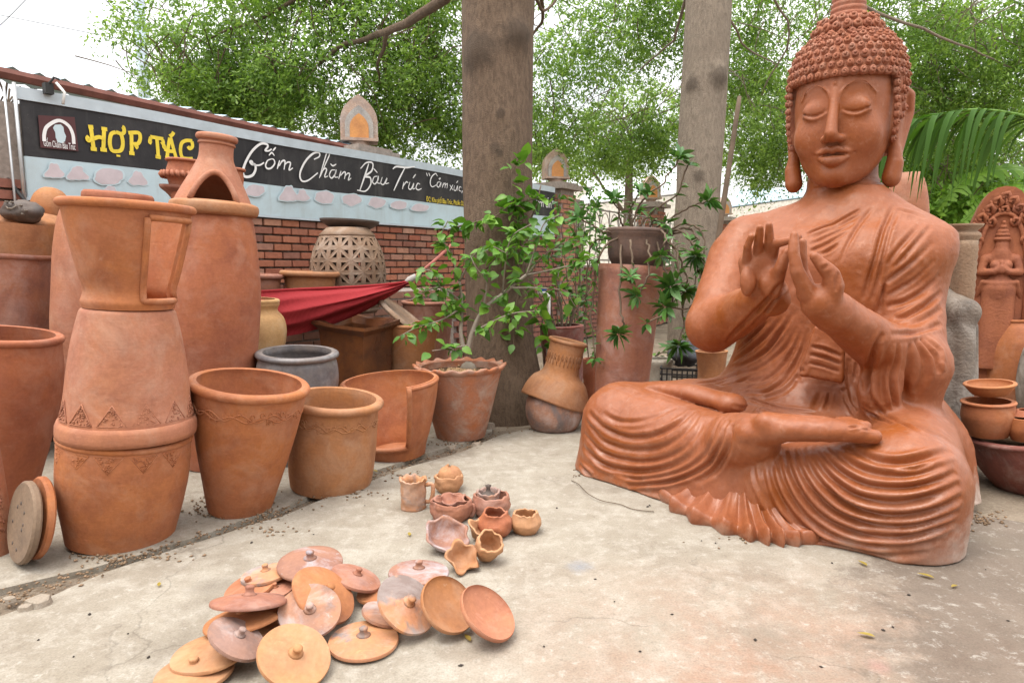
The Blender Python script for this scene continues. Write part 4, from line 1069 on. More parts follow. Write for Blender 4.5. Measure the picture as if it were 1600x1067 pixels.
            Q[~flip] = Q[~flip][:, ::-1]
            quads.append(Q[(Q >= 0).all(1)])
        return V, np.concatenate(quads)

def vnormals(V, Q):
    fn = np.cross(V[Q[:, 2]] - V[Q[:, 0]], V[Q[:, 3]] - V[Q[:, 1]])
    N = np.zeros_like(V)
    for i in range(4): np.add.at(N, Q[:, i], fn)
    return N / (np.linalg.norm(N, axis=1, keepdims=True) + 1e-12)
def relax(V, Q, it=2, lam=.5):
    for _ in range(it):
        S = np.zeros_like(V); n = np.zeros(len(V))
        for i in range(4):
            a, b = Q[:, i], Q[:, (i + 1) % 4]
            np.add.at(S, a, V[b]); np.add.at(n, a, 1); np.add.at(S, b, V[a]); np.add.at(n, b, 1)
        V = V + lam * (S / np.maximum(n, 1)[:, None] - V)
    return V
def carve(V, N, line, w, depth, ridge=.6, taper=True):
    """press a groove with soft shoulders along a 3-D line into the surface"""
    P = smooth_pts(line, max(12, len(line) * 5))
    lo, hi = P.min(0) - 4 * w, P.max(0) + 4 * w
    m = np.where(((V > lo) & (V < hi)).all(1))[0]
    if len(m) == 0: return
    X = V[m]; best = np.full(len(m), 9.0); tt = np.zeros(len(m))
    for i in range(len(P) - 1):
        a, ab = P[i], P[i + 1] - P[i]
        t = np.clip(((X - a) @ ab) / (ab @ ab + 1e-12), 0, 1)
        d = np.linalg.norm(X - a - t[:, None] * ab, axis=1)
        u = d < best
        best[u] = d[u]; tt[u] = (i + t[u]) / (len(P) - 1)
    amp = depth * (np.sqrt(np.clip(np.sin(PI * np.clip(tt, 0, 1)), 0, 1)) if taper else 1.0)
    g = -np.exp(-(best / w) ** 2) + ridge * np.exp(-((best - 1.9 * w) / (w * .95)) ** 2)
    return m, amp * g

VIEW = 26.5                                     # bearing from the statue to the camera, degrees
def build_body(h=.0068):
    S = Sculpt((.3, 2.35, -.06), (2.35, 4.85, 1.85), h)
    A = lambda *p: np.array(at(*p))
    ty = -math.radians(34)
    tc_ = A(1290, 640, 3.95); tc_[2] = 0
    zz = lambda y, D=3.9: float(at(1300, y, D).z)
    def off(px, D=3.9):                           # sideways offset of a pixel column from the torso axis
        return (px - 1290) * D / F_PX
    # torso, neck and the skirt of the robe
    S.loft((tc_[0], tc_[1], 0), ty, [
        (.02, off(1290), -.10, .80, .55), (zz(650), off(1286), -.10, .72, .52), (zz(615), off(1280), -.08, .60, .45), (zz(575), off(1276), -.02, .50, .38),
        (zz(520), off(1284), 0, .49, .35), (zz(455), off(1290), .0, .54, .36), (zz(405), off(1294), 0, .58, .36),
        (zz(370), off(1300), .02, .55, .31), (zz(347), off(1306), .05, .44, .25), (zz(327), off(1310), .06, .30, .215),
        (zz(308), off(1313), .06, .20, .17), (zz(296), off(1314), .05, .14, .12)], .04)
    S.chain([A(1312, 330, 3.98), A(1316, 285, 3.93), A(1318, 235, 3.93)], [.20, .188, .182], .085)
    # upper arms, forearms
    S.chain([A(1166, 381, 4.06), A(1152, 402, 4.04), A(1112, 508, 3.8)], [.145, .165, .138], .07)
    S.chain([A(1285, 335, 4.0), A(1225, 352, 4.02), A(1168, 372, 4.06)], [.10, .11, .12], .08)
    S.chain([A(1113, 510, 3.8), A(1150, 492, 3.6), A(1203, 458, 3.26)], [.14, .122, .082], .04)
    S.chain([A(1418, 402, 3.80), A(1420, 560, 3.42)], [.175, .165], .06)
    S.chain([A(1418, 568, 3.42), A(1365, 535, 3.2), A(1296, 482, 3.02)], [.165, .12, .088], .03)
    # sleeve hanging from the left elbow
    S.chain([A(1418, 572, 3.38), A(1412, 605, 3.42), A(1385, 660, 3.5)], [.195, .18, .12], .05)
    S.chain([A(1383, 562, 3.22), A(1372, 615, 3.25), A(1378, 668, 3.35)], [.085, .095, .09], .03)
    # lap and legs: draped down to the floor
    knR, knL = A(972, 680, 3.98), A(1414, 765, 2.9)
    hipR, hipL = A(1210, 640, 4.1), A(1420, 640, 3.85)
    knR[2] = .285; knL[2] = .27; hipR[2] = .30; hipL[2] = .30
    cr = A(1150, 700, 3.33); cr[2] = .255
    cl = A(1215, 770, 3.16); cl[2] = .19
    S.chain([hipR, knR], [.25, .225], .06, drape=1, flare=.25)
    S.chain([knR, cr], [.225, .19], .05, drape=1, flare=.25)
    S.chain([hipL, knL], [.24, .236], .06, drape=1, flare=-.22)
    S.chain([knL, cl], [.236, .18], .05, drape=1, flare=-.05)
    lap = A(1270, 660, 3.62); lap[2] = .25
    S.ell(lap, (.52, .42, .20), .08, ty)
    # right ankle and foot over the left shin
    up = np.array((0, 0, 1.0))
    S.chain([A(1150, 690, 3.24), A(1180, 684, 3.10)], [.145, .115], .03)
    S.chain([A(1183, 676, 3.06), A(1225, 668, 2.95), A(1290, 671, 2.88), A(1336, 675, 2.85)], [.10, .080, .072, .056], .012, (up, 1.35))
    S.ell(A(1200, 660, 2.97), (.06, .055, .045), .02)
    S.chain([A(1326, 677, 2.85), A(1348, 680, 2.83), A(1367, 682, 2.82)], [.036, .030, .029], .006)
    for k in range(4):
        S.chain([A(1322 - k * 4, 666 - k * 2.2, 2.87 + k * .03), A(1353 - k * 8, 665 - k * 2.8, 2.86 + k * .033)], [.025, .022 - .0015 * k], .003)
    # left foot lying sole-up on the right thigh
    S.chain([A(1022, 606, 3.88), A(1075, 612, 3.72), A(1140, 630, 3.55)], [.05, .07, .078], .025, (up, 1.5))
    for k in range(4): S.chain([A(1036 - k * 2, 607, 3.80 + k * .035), A(1014 - k * 1, 606 + k * .3, 3.86 + k * .035)], [.024, .019], .008)
    S.ell(A(1142, 630, 3.52), (.07, .06, .05), .03)
    # hands
    vd = A(1200, 430, 1.0); vd = vd - np.array((0, 0, EYE)); vd /= np.linalg.norm(vd)
    S.chain([A(1207, 468, 3.26), A(1191, 438, 3.22), A(1183, 410, 3.2)], [.084, .094, .086], .016, (vd, 1.8))
    S.ell(A(1204, 440, 3.165), (.05, .045, .07), .02)
    S.ell(A(1168, 440, 3.18), (.035, .04, .07), .02)
    S.chain([A(1207, 450, 3.17), A(1219, 420, 3.09), A(1229, 394, 3.06)], [.042, .029, .021], .010)
    S.chain([A(1206, 405, 3.19), A(1212, 381, 3.12), A(1236, 375, 3.05)], [.026, .023, .018], .004)
    S.chain([A(1198, 404, 3.19), A(1202, 378, 3.13), A(1202, 352, 3.10)], [.027, .0235, .018], .0025)
    S.chain([A(1183, 402, 3.19), A(1185, 376, 3.12), A(1188, 356, 3.08)], [.026, .0225, .0175], .0025)
    S.chain([A(1167, 406, 3.19), A(1168, 385, 3.12), A(1174, 370, 3.09)], [.024, .020, .0155], .0025)
    S.ell(A(1185, 424, 3.12), (.045, .035, .05), .02, cut=True)
    # left hand, seen from the thumb side
    S.chain([A(1302, 489, 3.02), A(1280, 472, 2.99), A(1262, 458, 2.99)], [.088, .082, .052], .016)
    S.chain([A(1262, 460, 2.97), A(1246, 424, 2.94), A(1240, 395, 2.94), A(1241, 368, 2.95)], [.042, .031, .025, .018], .008)
    S.chain([A(1264, 458, 3.03), A(1254, 424, 3.02), A(1252, 400, 3.0), A(1254, 378, 2.99)], [.038, .027, .023, .018], .005)
    S.chain([A(1264, 458, 3.09), A(1252, 420, 3.09), A(1248, 395, 3.08), A(1247, 371, 3.06)], [.036, .026, .022, .018], .005)
    S.chain([A(1293, 474, 2.97), A(1302, 446, 2.93), A(1299, 430, 2.92), A(1285, 415, 2.91), A(1272, 401, 2.91)], [.055, .044, .038, .030, .022], .010)
    # folded end of the shawl in the lap
    vf = A(1290, 550, 1.0) - np.array((0, 0, EYE)); vf /= np.linalg.norm(vf)
    rt_ = np.cross(vf, (0, 0, 1.0)); rt_ /= np.linalg.norm(rt_); up_ = np.cross(rt_, vf)
    fc = A(1290, 552, 3.46)
    def flap(x, y, z):
        q = [(x - fc[0]) * e[0] + (y - fc[1]) * e[1] + (z - fc[2]) * e[2] for e in (rt_ * .97 - up_ * .12, up_ * .99 + rt_ * .12, vf)]
        d = [np.abs(c) - (hs - .018) for c, hs in zip(q, (.09 + q[1] * -.12, .135, .055))]
        return np.sqrt(sum(np.maximum(c, 0) ** 2 for c in d)) + np.minimum(np.maximum(np.maximum(d[0], d[1]), d[2]), 0) - .018
    S.uni(flap, fc - .2, fc + .2, .012)
    S.clipz(0.002)
    V, Q = S.surface()
    return relax(V, Q, 1, .4), Q

BODY_O = np.array((1.45, 3.4, 0.0))
BV, BQ = build_body()
#FOLDCODE
def apply_folds(V, Q, folds):
    N = vnormals(V, Q)
    tot = np.zeros(len(V))
    rf = random.Random(8)
    for line, w, dep, rd in folds:
        kw, kd = rf.uniform(.8, 1.3), rf.uniform(.75, 1.6)
        r = carve(V, N, np.array(line), w * .82 * kw, dep * kd, rd * rf.uniform(.5, 1.1))
        if r is None: continue
        P = V[r[0]]; wv = np.array([mnoise.noise(Vector(q) * 6.0) for q in P])
        np.add.at(tot, r[0], r[1] * (.85 + .55 * wv))
    # slow hand-modelled unevenness over the whole skin
    tot += np.array([.0045 * mnoise.noise(Vector(q) * 9.0) + .002 * mnoise.noise(Vector(q) * 24.0) for q in V])
    return V + N * np.clip(tot, -.03, .022)[:, None]
for zc_ in (1.585, 1.625, 1.662):
    c_ = np.array(at(1315, 300, 3.955)); FOLDS.append(([(c_[0] + .205 * math.cos(q), c_[1] + .205 * math.sin(q), zc_ - .02 * math.sin(q + 1.1 + PI)) for q in np.linspace(-2.9, .6, 12)], .009, .010, .6))
BV = apply_folds(BV, BQ, FOLDS)

statue = thing('seated_statue', 'large seated terracotta statue with eyes closed and both hands raised to its chest', 'statue', tuple(BODY_O))
put('body', mesh_np('body', BV - BODY_O, BQ), C['statue'], statue)

def hem_mesh():
    n = 169; nv = 26
    L = smooth_pts([gnd(1026, 774), gnd(1066, 806), gnd(1122, 829), gnd(1182, 846), gnd(1230, 852), gnd(1275, 850)], n)
    ap = smooth_pts([at(1090, 700, 3.46), at(1140, 715, 3.3), at(1172, 740, 3.14), at(1215, 790, 3.0)], n)
    V, Q = [], []
    for i in range(n):
        u = i / (n - 1); ph = u * 8.5 + .25 * math.sin(u * 9)
        tri = abs(2 * (ph - math.floor(ph + .5))) * 2 - 1            # pleat wave
        tri = math.copysign(abs(tri) ** .8, tri)
        env = min(1, 7 * u, 4 * (1 - u))
        g, a = L[i], ap[i]
        out = (g - a) * np.array((1, 1, 0)); out /= np.linalg.norm(out)
        for j in range(nv):
            v = j / (nv - 1)
            if v < .78:
                w = v / .78
                p = a + (g - a) * w
                p[2] = a[2] * (1 - w) ** 1.6 + .064 * w + .021 * tri * env * w ** 1.3 + .006 * math.sin(u * 95) * w * (1 - w) * 3
                p = p + out * .027 * tri * env * w * w
            else:
                w = (v - .78) / .22
                p = g + out * (.027 * tri * env + .012 * math.sin(PI * w)); p[2] = (.064 + .021 * tri * env) * (1 - w) - .01 * w
            V.append(p)
    for i in range(n - 1):
        for j in range(nv - 1):
            Q.append((i * nv + j, i * nv + j + 1, (i + 1) * nv + j + 1, (i + 1) * nv + j))
    return np.array(V) - BODY_O, np.array(Q)[:, ::-1]
hv, hq = hem_mesh()
put('robe_hem', mesh_np('robe_hem', hv, hq), C['statue'], statue)

def build_head(h=.0065):
    S = Sculpt((-.46, -.46, -.5), (.46, .46, .62), h)
    S.loft((0, 0, 0), 0, [(-.435, 0, -.17, .045, .045), (-.415, 0, -.14, .115, .105), (-.355, 0, -.08, .190, .185), (-.26, 0, -.035, .246, .245), (-.12, 0, -.02, .278, .276),
                          (0, 0, -.01, .29, .29), (.12, 0, 0, .285, .295), (.22, 0, .01, .27, .28), (.32, 0, .02, .23, .24), (.40, 0, .02, .12, .13)], .02)
    for sg in (-1, 1):
        m = lambda *p: (p[0] * sg, p[1], p[2])
        SM_ = lambda *L: [m(*q) for q in smooth_pts(L, 14)]
        tp_r = lambda lo, hi: [lo + (hi - lo) * math.sin(PI * i / 13) for i in range(14)]
        S.ell(m(.116, -.262, -.026), (.074, .030, .044), .03)                          # lid bulge
        S.chain(SM_((.030, -.300, .035), (.055, -.302, .075), (.11, -.292, .105), (.165, -.262, .092), (.212, -.215, .04)), tp_r(.002, .0045), .014)
        S.chain(SM_((.045, -.312, .030), (.07, -.310, .062), (.115, -.300, .084), (.165, -.270, .070), (.205, -.228, .022)), tp_r(.003, .0085), .010, cut=True)
        S.ell(m(.042, -.318, -.188), (.026, .034, .022), .012)
        S.ell(m(.024, -.345, -.208), (.012, .012, .010), .008, cut=True)
        S.ell(m(.145, -.192, -.17), (.10, .07, .09), .08)
        # long ears
        S.chain([m(.275, .0, .04), m(.318, .05, .085), m(.355, .10, .05), m(.356, .115, -.04), m(.334, .075, -.16), m(.31, .03, -.27)], [.02, .024, .026, .024, .022, .026], .014)
        S.chain([m(.295, .06, .04), m(.295, .05, -.10), m(.295, .015, -.27)], [.09, .08, .045], .02, (np.array((1.0, 0, 0)), 2.0))
        S.chain([m(.280, -.01, .0), m(.288, -.02, -.12), m(.298, .0, -.26)], [.014, .018, .022], .012)
        S.chain([m(.295, .005, -.25), m(.30, .0, -.32), m(.288, -.01, -.395)], [.035, .05, .055], .02)
    S.chain([(0, -.285, .07), (0, -.325, -.04), (0, -.372, -.165)], [.022, .028, .036], .03)   # nose
    S.ell((0, -.352, -.182), (.036, .034, .028), .02)
    tp_r = lambda lo, hi, n=18: [lo + (hi - lo) * math.sin(PI * i / (n - 1)) for i in range(n)]
    S.chain([tuple(q) for q in smooth_pts([(-.105, -.258, -.258), (-.055, -.292, -.250), (-.022, -.308, -.240), (0, -.308, -.246), (.022, -.308, -.240), (.055, -.292, -.250), (.105, -.258, -.258)], 18)], tp_r(.006, .022), .012)
    S.chain([tuple(q) for q in smooth_pts([(-.078, -.268, -.285), (-.04, -.292, -.298), (0, -.302, -.302), (.04, -.292, -.298), (.078, -.268, -.285)], 18)], tp_r(.010, .027), .012)
    S.chain([tuple(q) for q in smooth_pts([(-.118, -.255, -.262), (-.06, -.306, -.268), (-.02, -.328, -.264), (0, -.328, -.268), (.02, -.328, -.264), (.06, -.306, -.268), (.118, -.255, -.262)], 18)], tp_r(.004, .0065), .006, cut=True)
    S.chain([(0, -.322, -.205), (0, -.328, -.232)], [.007, .008], .01, cut=True)
    S.ell((0, -.222, -.375), (.07, .07, .052), .05)
    V0, _ = S.surface()
    for sg in (-1, 1):                                # eye slits, pressed along the finished lid surface
        L = []
        for u, z in smooth_pts([(.036, -.030), (.070, -.047), (.112, -.056), (.155, -.049), (.205, -.022)], 16):
            m_ = (np.abs(V0[:, 0] - sg * u) < .012) & (np.abs(V0[:, 2] - z) < .012) & (V0[:, 1] < 0)
            L.append((sg * u, float(V0[m_][:, 1].mean()) - .001, z))
        S.chain(L, [.0035 + .0055 * math.sin(PI * i / 15) for i in range(16)], .004, cut=True)
        S.chain([(a, b + .004, c - .016) for a, b, c in L[1:-1]], [.002 + .003 * math.sin(PI * i / 13) for i in range(14)], .014)
    S.ell((0, -.302, .10), (.011, .011, .011), .004)                                  # mark between the brows
    V, Q = S.surface()
    return relax(V, Q, 1, .3), Q
HEAD_LOC = Vector(at(1319, 172, 3.80)) - Vector(BODY_O)
HEAD_YAW = -math.radians(VIEW + 9)
HV, HQ = build_head()
head = put('head', mesh_np('head', HV, HQ), C['statue_head'], statue, HEAD_LOC)
head.rotation_euler = (math.radians(3), 0, HEAD_YAW)
head.scale = (.885, .92, .99)

def curl_mesh():
    m = MB(); pts, rs = [], []
    for i in range(15):
        u = i / 14; a = u * 4.6 * PI / 1.6
        pts.append((math.cos(a) * .020 * (1 - u * .85), math.sin(a) * .020 * (1 - u * .85), .006 + u * .02)); rs.append(.0105 * (1 - .35 * u))
    m.lathe([(.001, -.012), (.027, -.010), (.025, .004), (.014, .016), (.001, .02)], 8)
    m.tube(pts, rs, 5)
    return m.mesh('curl')
CURL = curl_mesh(); CURL.materials.append(C['statue_curl'])
HAIR_P = [(-.26, .29), (-.15, .315), (.0, .332), (.15, .336), (.24, .320), (.31, .288), (.365, .235), (.405, .165), (.425, .08)]
def hair_cap():
    S = Sculpt((-.46, -.46, -.32), (.46, .46, .62), .009)
    S.loft((0, .035, 0), 0, [(z, 0, 0, r, r * 1.02) for z, r in HAIR_P], .01)
    x, y, z = S.ax[0][:, None, None], S.ax[1][None, :, None], S.ax[2][None, None, :]
    S.d = np.maximum(S.d, np.maximum(np.minimum(.135 - z, -.085 - y - .25 * np.minimum(z - .095, 0)), -.265 - z)).astype(np.float32)
    V, Q = S.surface()
    return relax(V, Q, 2, .4), Q
cv, cq = hair_cap()
hair = put('hair', mesh_np('hair', cv, cq), C['statue_curl'], head)
rc = random.Random(4)
def put_curl(parent, p, n, s):
    o = bpy.data.objects.new('curl', CURL); COL.objects.link(o); o.parent = parent
    q = Vector(n).to_track_quat('Z', 'Y') @ Matrix.Rotation(rc.uniform(0, 6.28), 3, 'Z').to_quaternion()
    o.location = p; o.rotation_mode = 'QUATERNION'; o.rotation_quaternion = q
    o.scale = (s, s, s * rc.uniform(.9, 1.15))
ncurl = 0
HZ, HR = [p[0] for p in HAIR_P], [p[1] for p in HAIR_P]
arc = smooth_pts(HAIR_P, 200); sl_ = np.concatenate([[0], np.cumsum(np.hypot(np.diff(arc[:, 0]), np.diff(arc[:, 1])))])
for row in range(40):
    sd = sl_[-1] - .06 - row * .044
    if sd < 0: break
    z = float(np.interp(sd, sl_, arc[:, 0])); R_ = float(np.interp(sd, sl_, arc[:, 1]))
    dz, dr = float(np.interp(sd + .01, sl_, arc[:, 0])) - z, float(np.interp(sd + .01, sl_, arc[:, 1])) - R_
    cnt = max(6, int(2 * PI * R_ / .0485))
    for k in range(cnt):
        ph = 2 * PI * (k + .5 * (row % 2)) / cnt
        n = np.array((math.sin(ph) * dz, -math.cos(ph) * dz, -dr)); n /= np.linalg.norm(n)
        p = np.array((math.sin(ph) * R_, .035 - math.cos(ph) * R_ * 1.02, z))
        front = p[1] < -.06 - .25 * min(p[2] - .09, 0)
        if front and p[2] < .15: continue
        if p[2] < -.1 and p[1] < .14 and abs(p[0]) > .1: continue
        if -.16 < p[2] < .10 and .02 < p[1] < .13 and abs(p[0]) > .2: continue
        if p[1] > .12 and p[2] < .12: continue
        put_curl(hair, p, n, rc.uniform(.74, .92)); ncurl += 1
print('curls', ncurl)
for sg in (-1, 1):                              # hairline row and the curls running down before the ear
    for i in range(9):
        z = .135 - i * .041
        y = -.105 + .0 * i + (.05 * max(0, i - 5) / 4)
        x = .300 + (.008 if i > 2 else .0) - max(0, i - 6) * .006
        put_curl(hair, (x * sg, y, z), (sg, -.55, 0), .74)
top = MB().lathe([(.001, .32), (.185, .32), (.190, .38), (.178, .43), (.15, .47), (.11, .49), (.001, .49)], 36).build('topknot', C['statue_curl'], head)
for row, (r, z, nz_) in enumerate([(.192, .375, .05), (.184, .42, .4), (.155, .462, .9)]):
    cnt = int(2 * PI * r / .056)
    for k in range(cnt):
        ph = 2 * PI * (k + .5 * (row % 2)) / cnt
        put_curl(top, (r * math.sin(ph), .03 - r * math.cos(ph) - .03, z), (math.sin(ph), -math.cos(ph), nz_), 1.0)
sp = [(.12, .48)]
for i in range(12):
    z = .485 + i * .03; r = .108 - i * .004
    sp += [(r - .006, z), (r, z + .008), (r, z + .02), (r - .006, z + .028)]
sp += [(.05, .93), (.001, 1.05)]
MB().lathe(sp, 32).build('spire', C['statue_curl'], head)
# ------------------------------------------------------------------ pots
def orient(base, top):
    z = (Vector(top) - Vector(base)).normalized()
    return Vector((0, 0, 1)).rotation_difference(z).to_euler()
def shell(prof, th, seg=56, wob=.008, seed=0, depth=None):
    """outer profile (r,z) listed from foot to lip -> closed thick vessel"""
    top = prof[-1]; inner = [(max(.01, r - th), z) for r, z in reversed(prof)]
    zb = prof[0][1] + (th if depth is None else max(th, top[1] - depth))
    inner = [(r, z) for r, z in inner if z > zb + .005] or [(top[0] - th, zb + .01)]
    P = [(.001, prof[0][1])] + list(prof) + inner + [(inner[-1][0] * .96, zb), (.001, zb)]
    return MB().lathe(P, seg, wob=wob, seed=seed)
SEED = [0]
def pot(name, label, cat, mat, outline, cx0, cx1, yfront=None, D=None, th=.022, rim=None, rim_mat=None, wob=.008, group=None, base_z=None, depth=None, Y=None, lean=0.0):
    """vessel traced as (y pixel, half width in pixels) from lip to foot; stands on the ground at yfront (front of its foot) or at depth D"""
    SEED[0] += 1
    y0, y1 = outline[0][0], outline[-1][0]
    if Y is None:
        if D is None: D = gdepth(yfront, base_z or 0) / (1 - outline[-1][1] / F_PX)
        Y = D * (CP - (y1 - 533.5) / F_PX * SP)
    b = Vector((sil(cx0, outline[-1][1], Y, y1)[0], Y, base_z or 0.0))
    tp = Vector((sil(cx1, outline[0][1], Y, y0)[0], Y, row_z(y0, Y)))
    tp.y -= lean * (tp.z - b.z)
    H = (tp - b).length
    prof = [(sil((cx0 + cx1) / 2, hw, Y, y)[1], H * (y1 - y) / (y1 - y0)) for y, hw in reversed(outline)]
    u = prof[-1][0] / outline[0][1]
    prof = [tuple(p) for p in smooth_pts(prof, max(18, len(prof) * 4))]
    t = thing(name, label, cat, b, orient(b, tp), group)
    shell(prof, th, 56, wob, SEED[0], depth).build('body', mat, t, sharp=50)
    if rim:
        rr, rh, over = rim                                  # roll radius in px: (thickness, height, overhang)
        R = prof[-1][0]; a, bh, o = rr * u, rh * u, over * u
        ring = []
        for i in range(14):
            w = i / 14 * 2 * PI
            ring.append((R + o - a / 2 + math.cos(w) * a * .62, H - bh * .45 + math.sin(w) * bh * .5))
        MB().lathe(ring, 56, wob=wob, seed=SEED[0], close=True).build('rim', rim_mat or mat, t)
    t['R'] = prof[-1][0]; t['H'] = H
    t['_prof'] = [c for p in prof for c in p]
    return t
def prof_of(t):
    a = list(t['_prof']); return [(a[i], a[i + 1]) for i in range(0, len(a), 2)]
def r_at(t, z):
    P = prof_of(t); return float(np.interp(z, [p[1] for p in P], [p[0] for p in P]))
def carved_triangles(t, mat, z0, z1, count, a0, a1, seed, down=True):
    """pressed triangles: two raised border lines and a field of small bumps"""
    r = random.Random(seed)
    wth = (a1 - a0) / count
    for k in range(count):
        m = MB(); ac = a0 + (k + .5) * wth; hw = wth * .42
        def P(u, v, lift):                       # u -1..1 across, v 0 (wide side) .. 1 (tip)
            z = z1 + (z0 - z1) * v if down else z0 + (z1 - z0) * v
            R = r_at(t, z) + lift; a = ac + u * hw
            return (R * math.cos(a), R * math.sin(a), z)
        for sgn in (-1, 1):
            m.tube([P(sgn * (1 - v), v, .0005) for v in (0, .25, .5, .75, 1)], .0022, 5)
        m.tube([P(u, 0, .0005) for u in (-1, -.5, 0, .5, 1)], .002, 5)
        for _ in range(46):
            v = r.uniform(.04, .85); u = r.uniform(-.85, .85) * (1 - v); p = Vector(P(u, v, .0005))
            s = r.uniform(.0025, .0045)
            m.add([p + Vector((s * 1.4, 0, 0)), p + Vector((-s * 1.4, 0, 0)), p + Vector((0, s * 1.4, 0)), p + Vector((0, -s * 1.4, 0)), p + Vector((0, 0, s)), p - Vector((0, 0, s))],
                  [(0, 2, 4), (2, 1, 4), (1, 3, 4), (3, 0, 4), (2, 0, 5), (1, 2, 5), (3, 1, 5), (0, 3, 5)])
        m.build('carved_triangle', mat, t)
def scroll_band(t, mat, zc, amp, a0, a1, waves, seed):
    m = MB(); r = random.Random(seed)
    for j in (0, 1):
        pts = []
        for i in range(90):
            u = i / 89; a = a0 + (a1 - a0) * u
            z = zc + amp * math.sin(u * waves * 2 * PI + j * 1.7) * (1 - .3 * j) - .008 * j
            R = r_at(t, z) + .0005; pts.append((R * math.cos(a), R * math.sin(a), z))
        m.tube(pts, .0035, 5)
    for i in range(26):
        u = r.random(); a = a0 + (a1 - a0) * u; z = zc + amp * r.uniform(-1.2, 1.2); R = r_at(t, z)
        pts = [(R * math.cos(a + .035 * math.cos(q)), R * math.sin(a + .035 * math.cos(q)), z + .012 * math.sin(q)) for q in np.linspace(0, 4.5, 8)]
        m.tube(pts, .0028, 5)
    m.build('scroll_relief', mat, t)

# the stacked column at left
carv = bear(195)
p_ = pot('clay_pot', 'large upright pot with pressed triangles at the bottom of the left stack', 'pot', C['orange'], [(676, 107), (690, 107), (720, 107), (760, 106), (805, 100), (845, 92), (866, 88)], 188, 193, 872, th=.028, rim=(9, 12, 2), wob=.022)
carved_triangles(p_, C['orange'], p_['H'] * .78, p_['H'] * .93, 6, carv - 1.5, carv + 1.5, 5)
LOW = p_
zt = p_['H']
Yst = p_.location.y
p2 = pot('clay_pot', 'upside-down pot with pressed triangles, middle of the left stack', 'pot', C['pink'], [(480, 66), (484, 75), (495, 79), (530, 88), (580, 97), (625, 103), (645, 107), (672, 109)], 196, 199, Y=Yst, base_z=zt - .004, th=.024, wob=.02)
u = sil(197, 112, Yst, 660)[1] / 112
MB().lathe([(112 * u, .0), (113.5 * u, .02), (113 * u, .055), (110 * u, .075), (104 * u, .078), (104 * u, .0)], 56, wob=.01, seed=2, close=True).build('rim', C['pink'], p2)
carved_triangles(p2, C['pink'],   .09, .175, 6, carv - 1.5, carv + 1.5, 6, down=False)

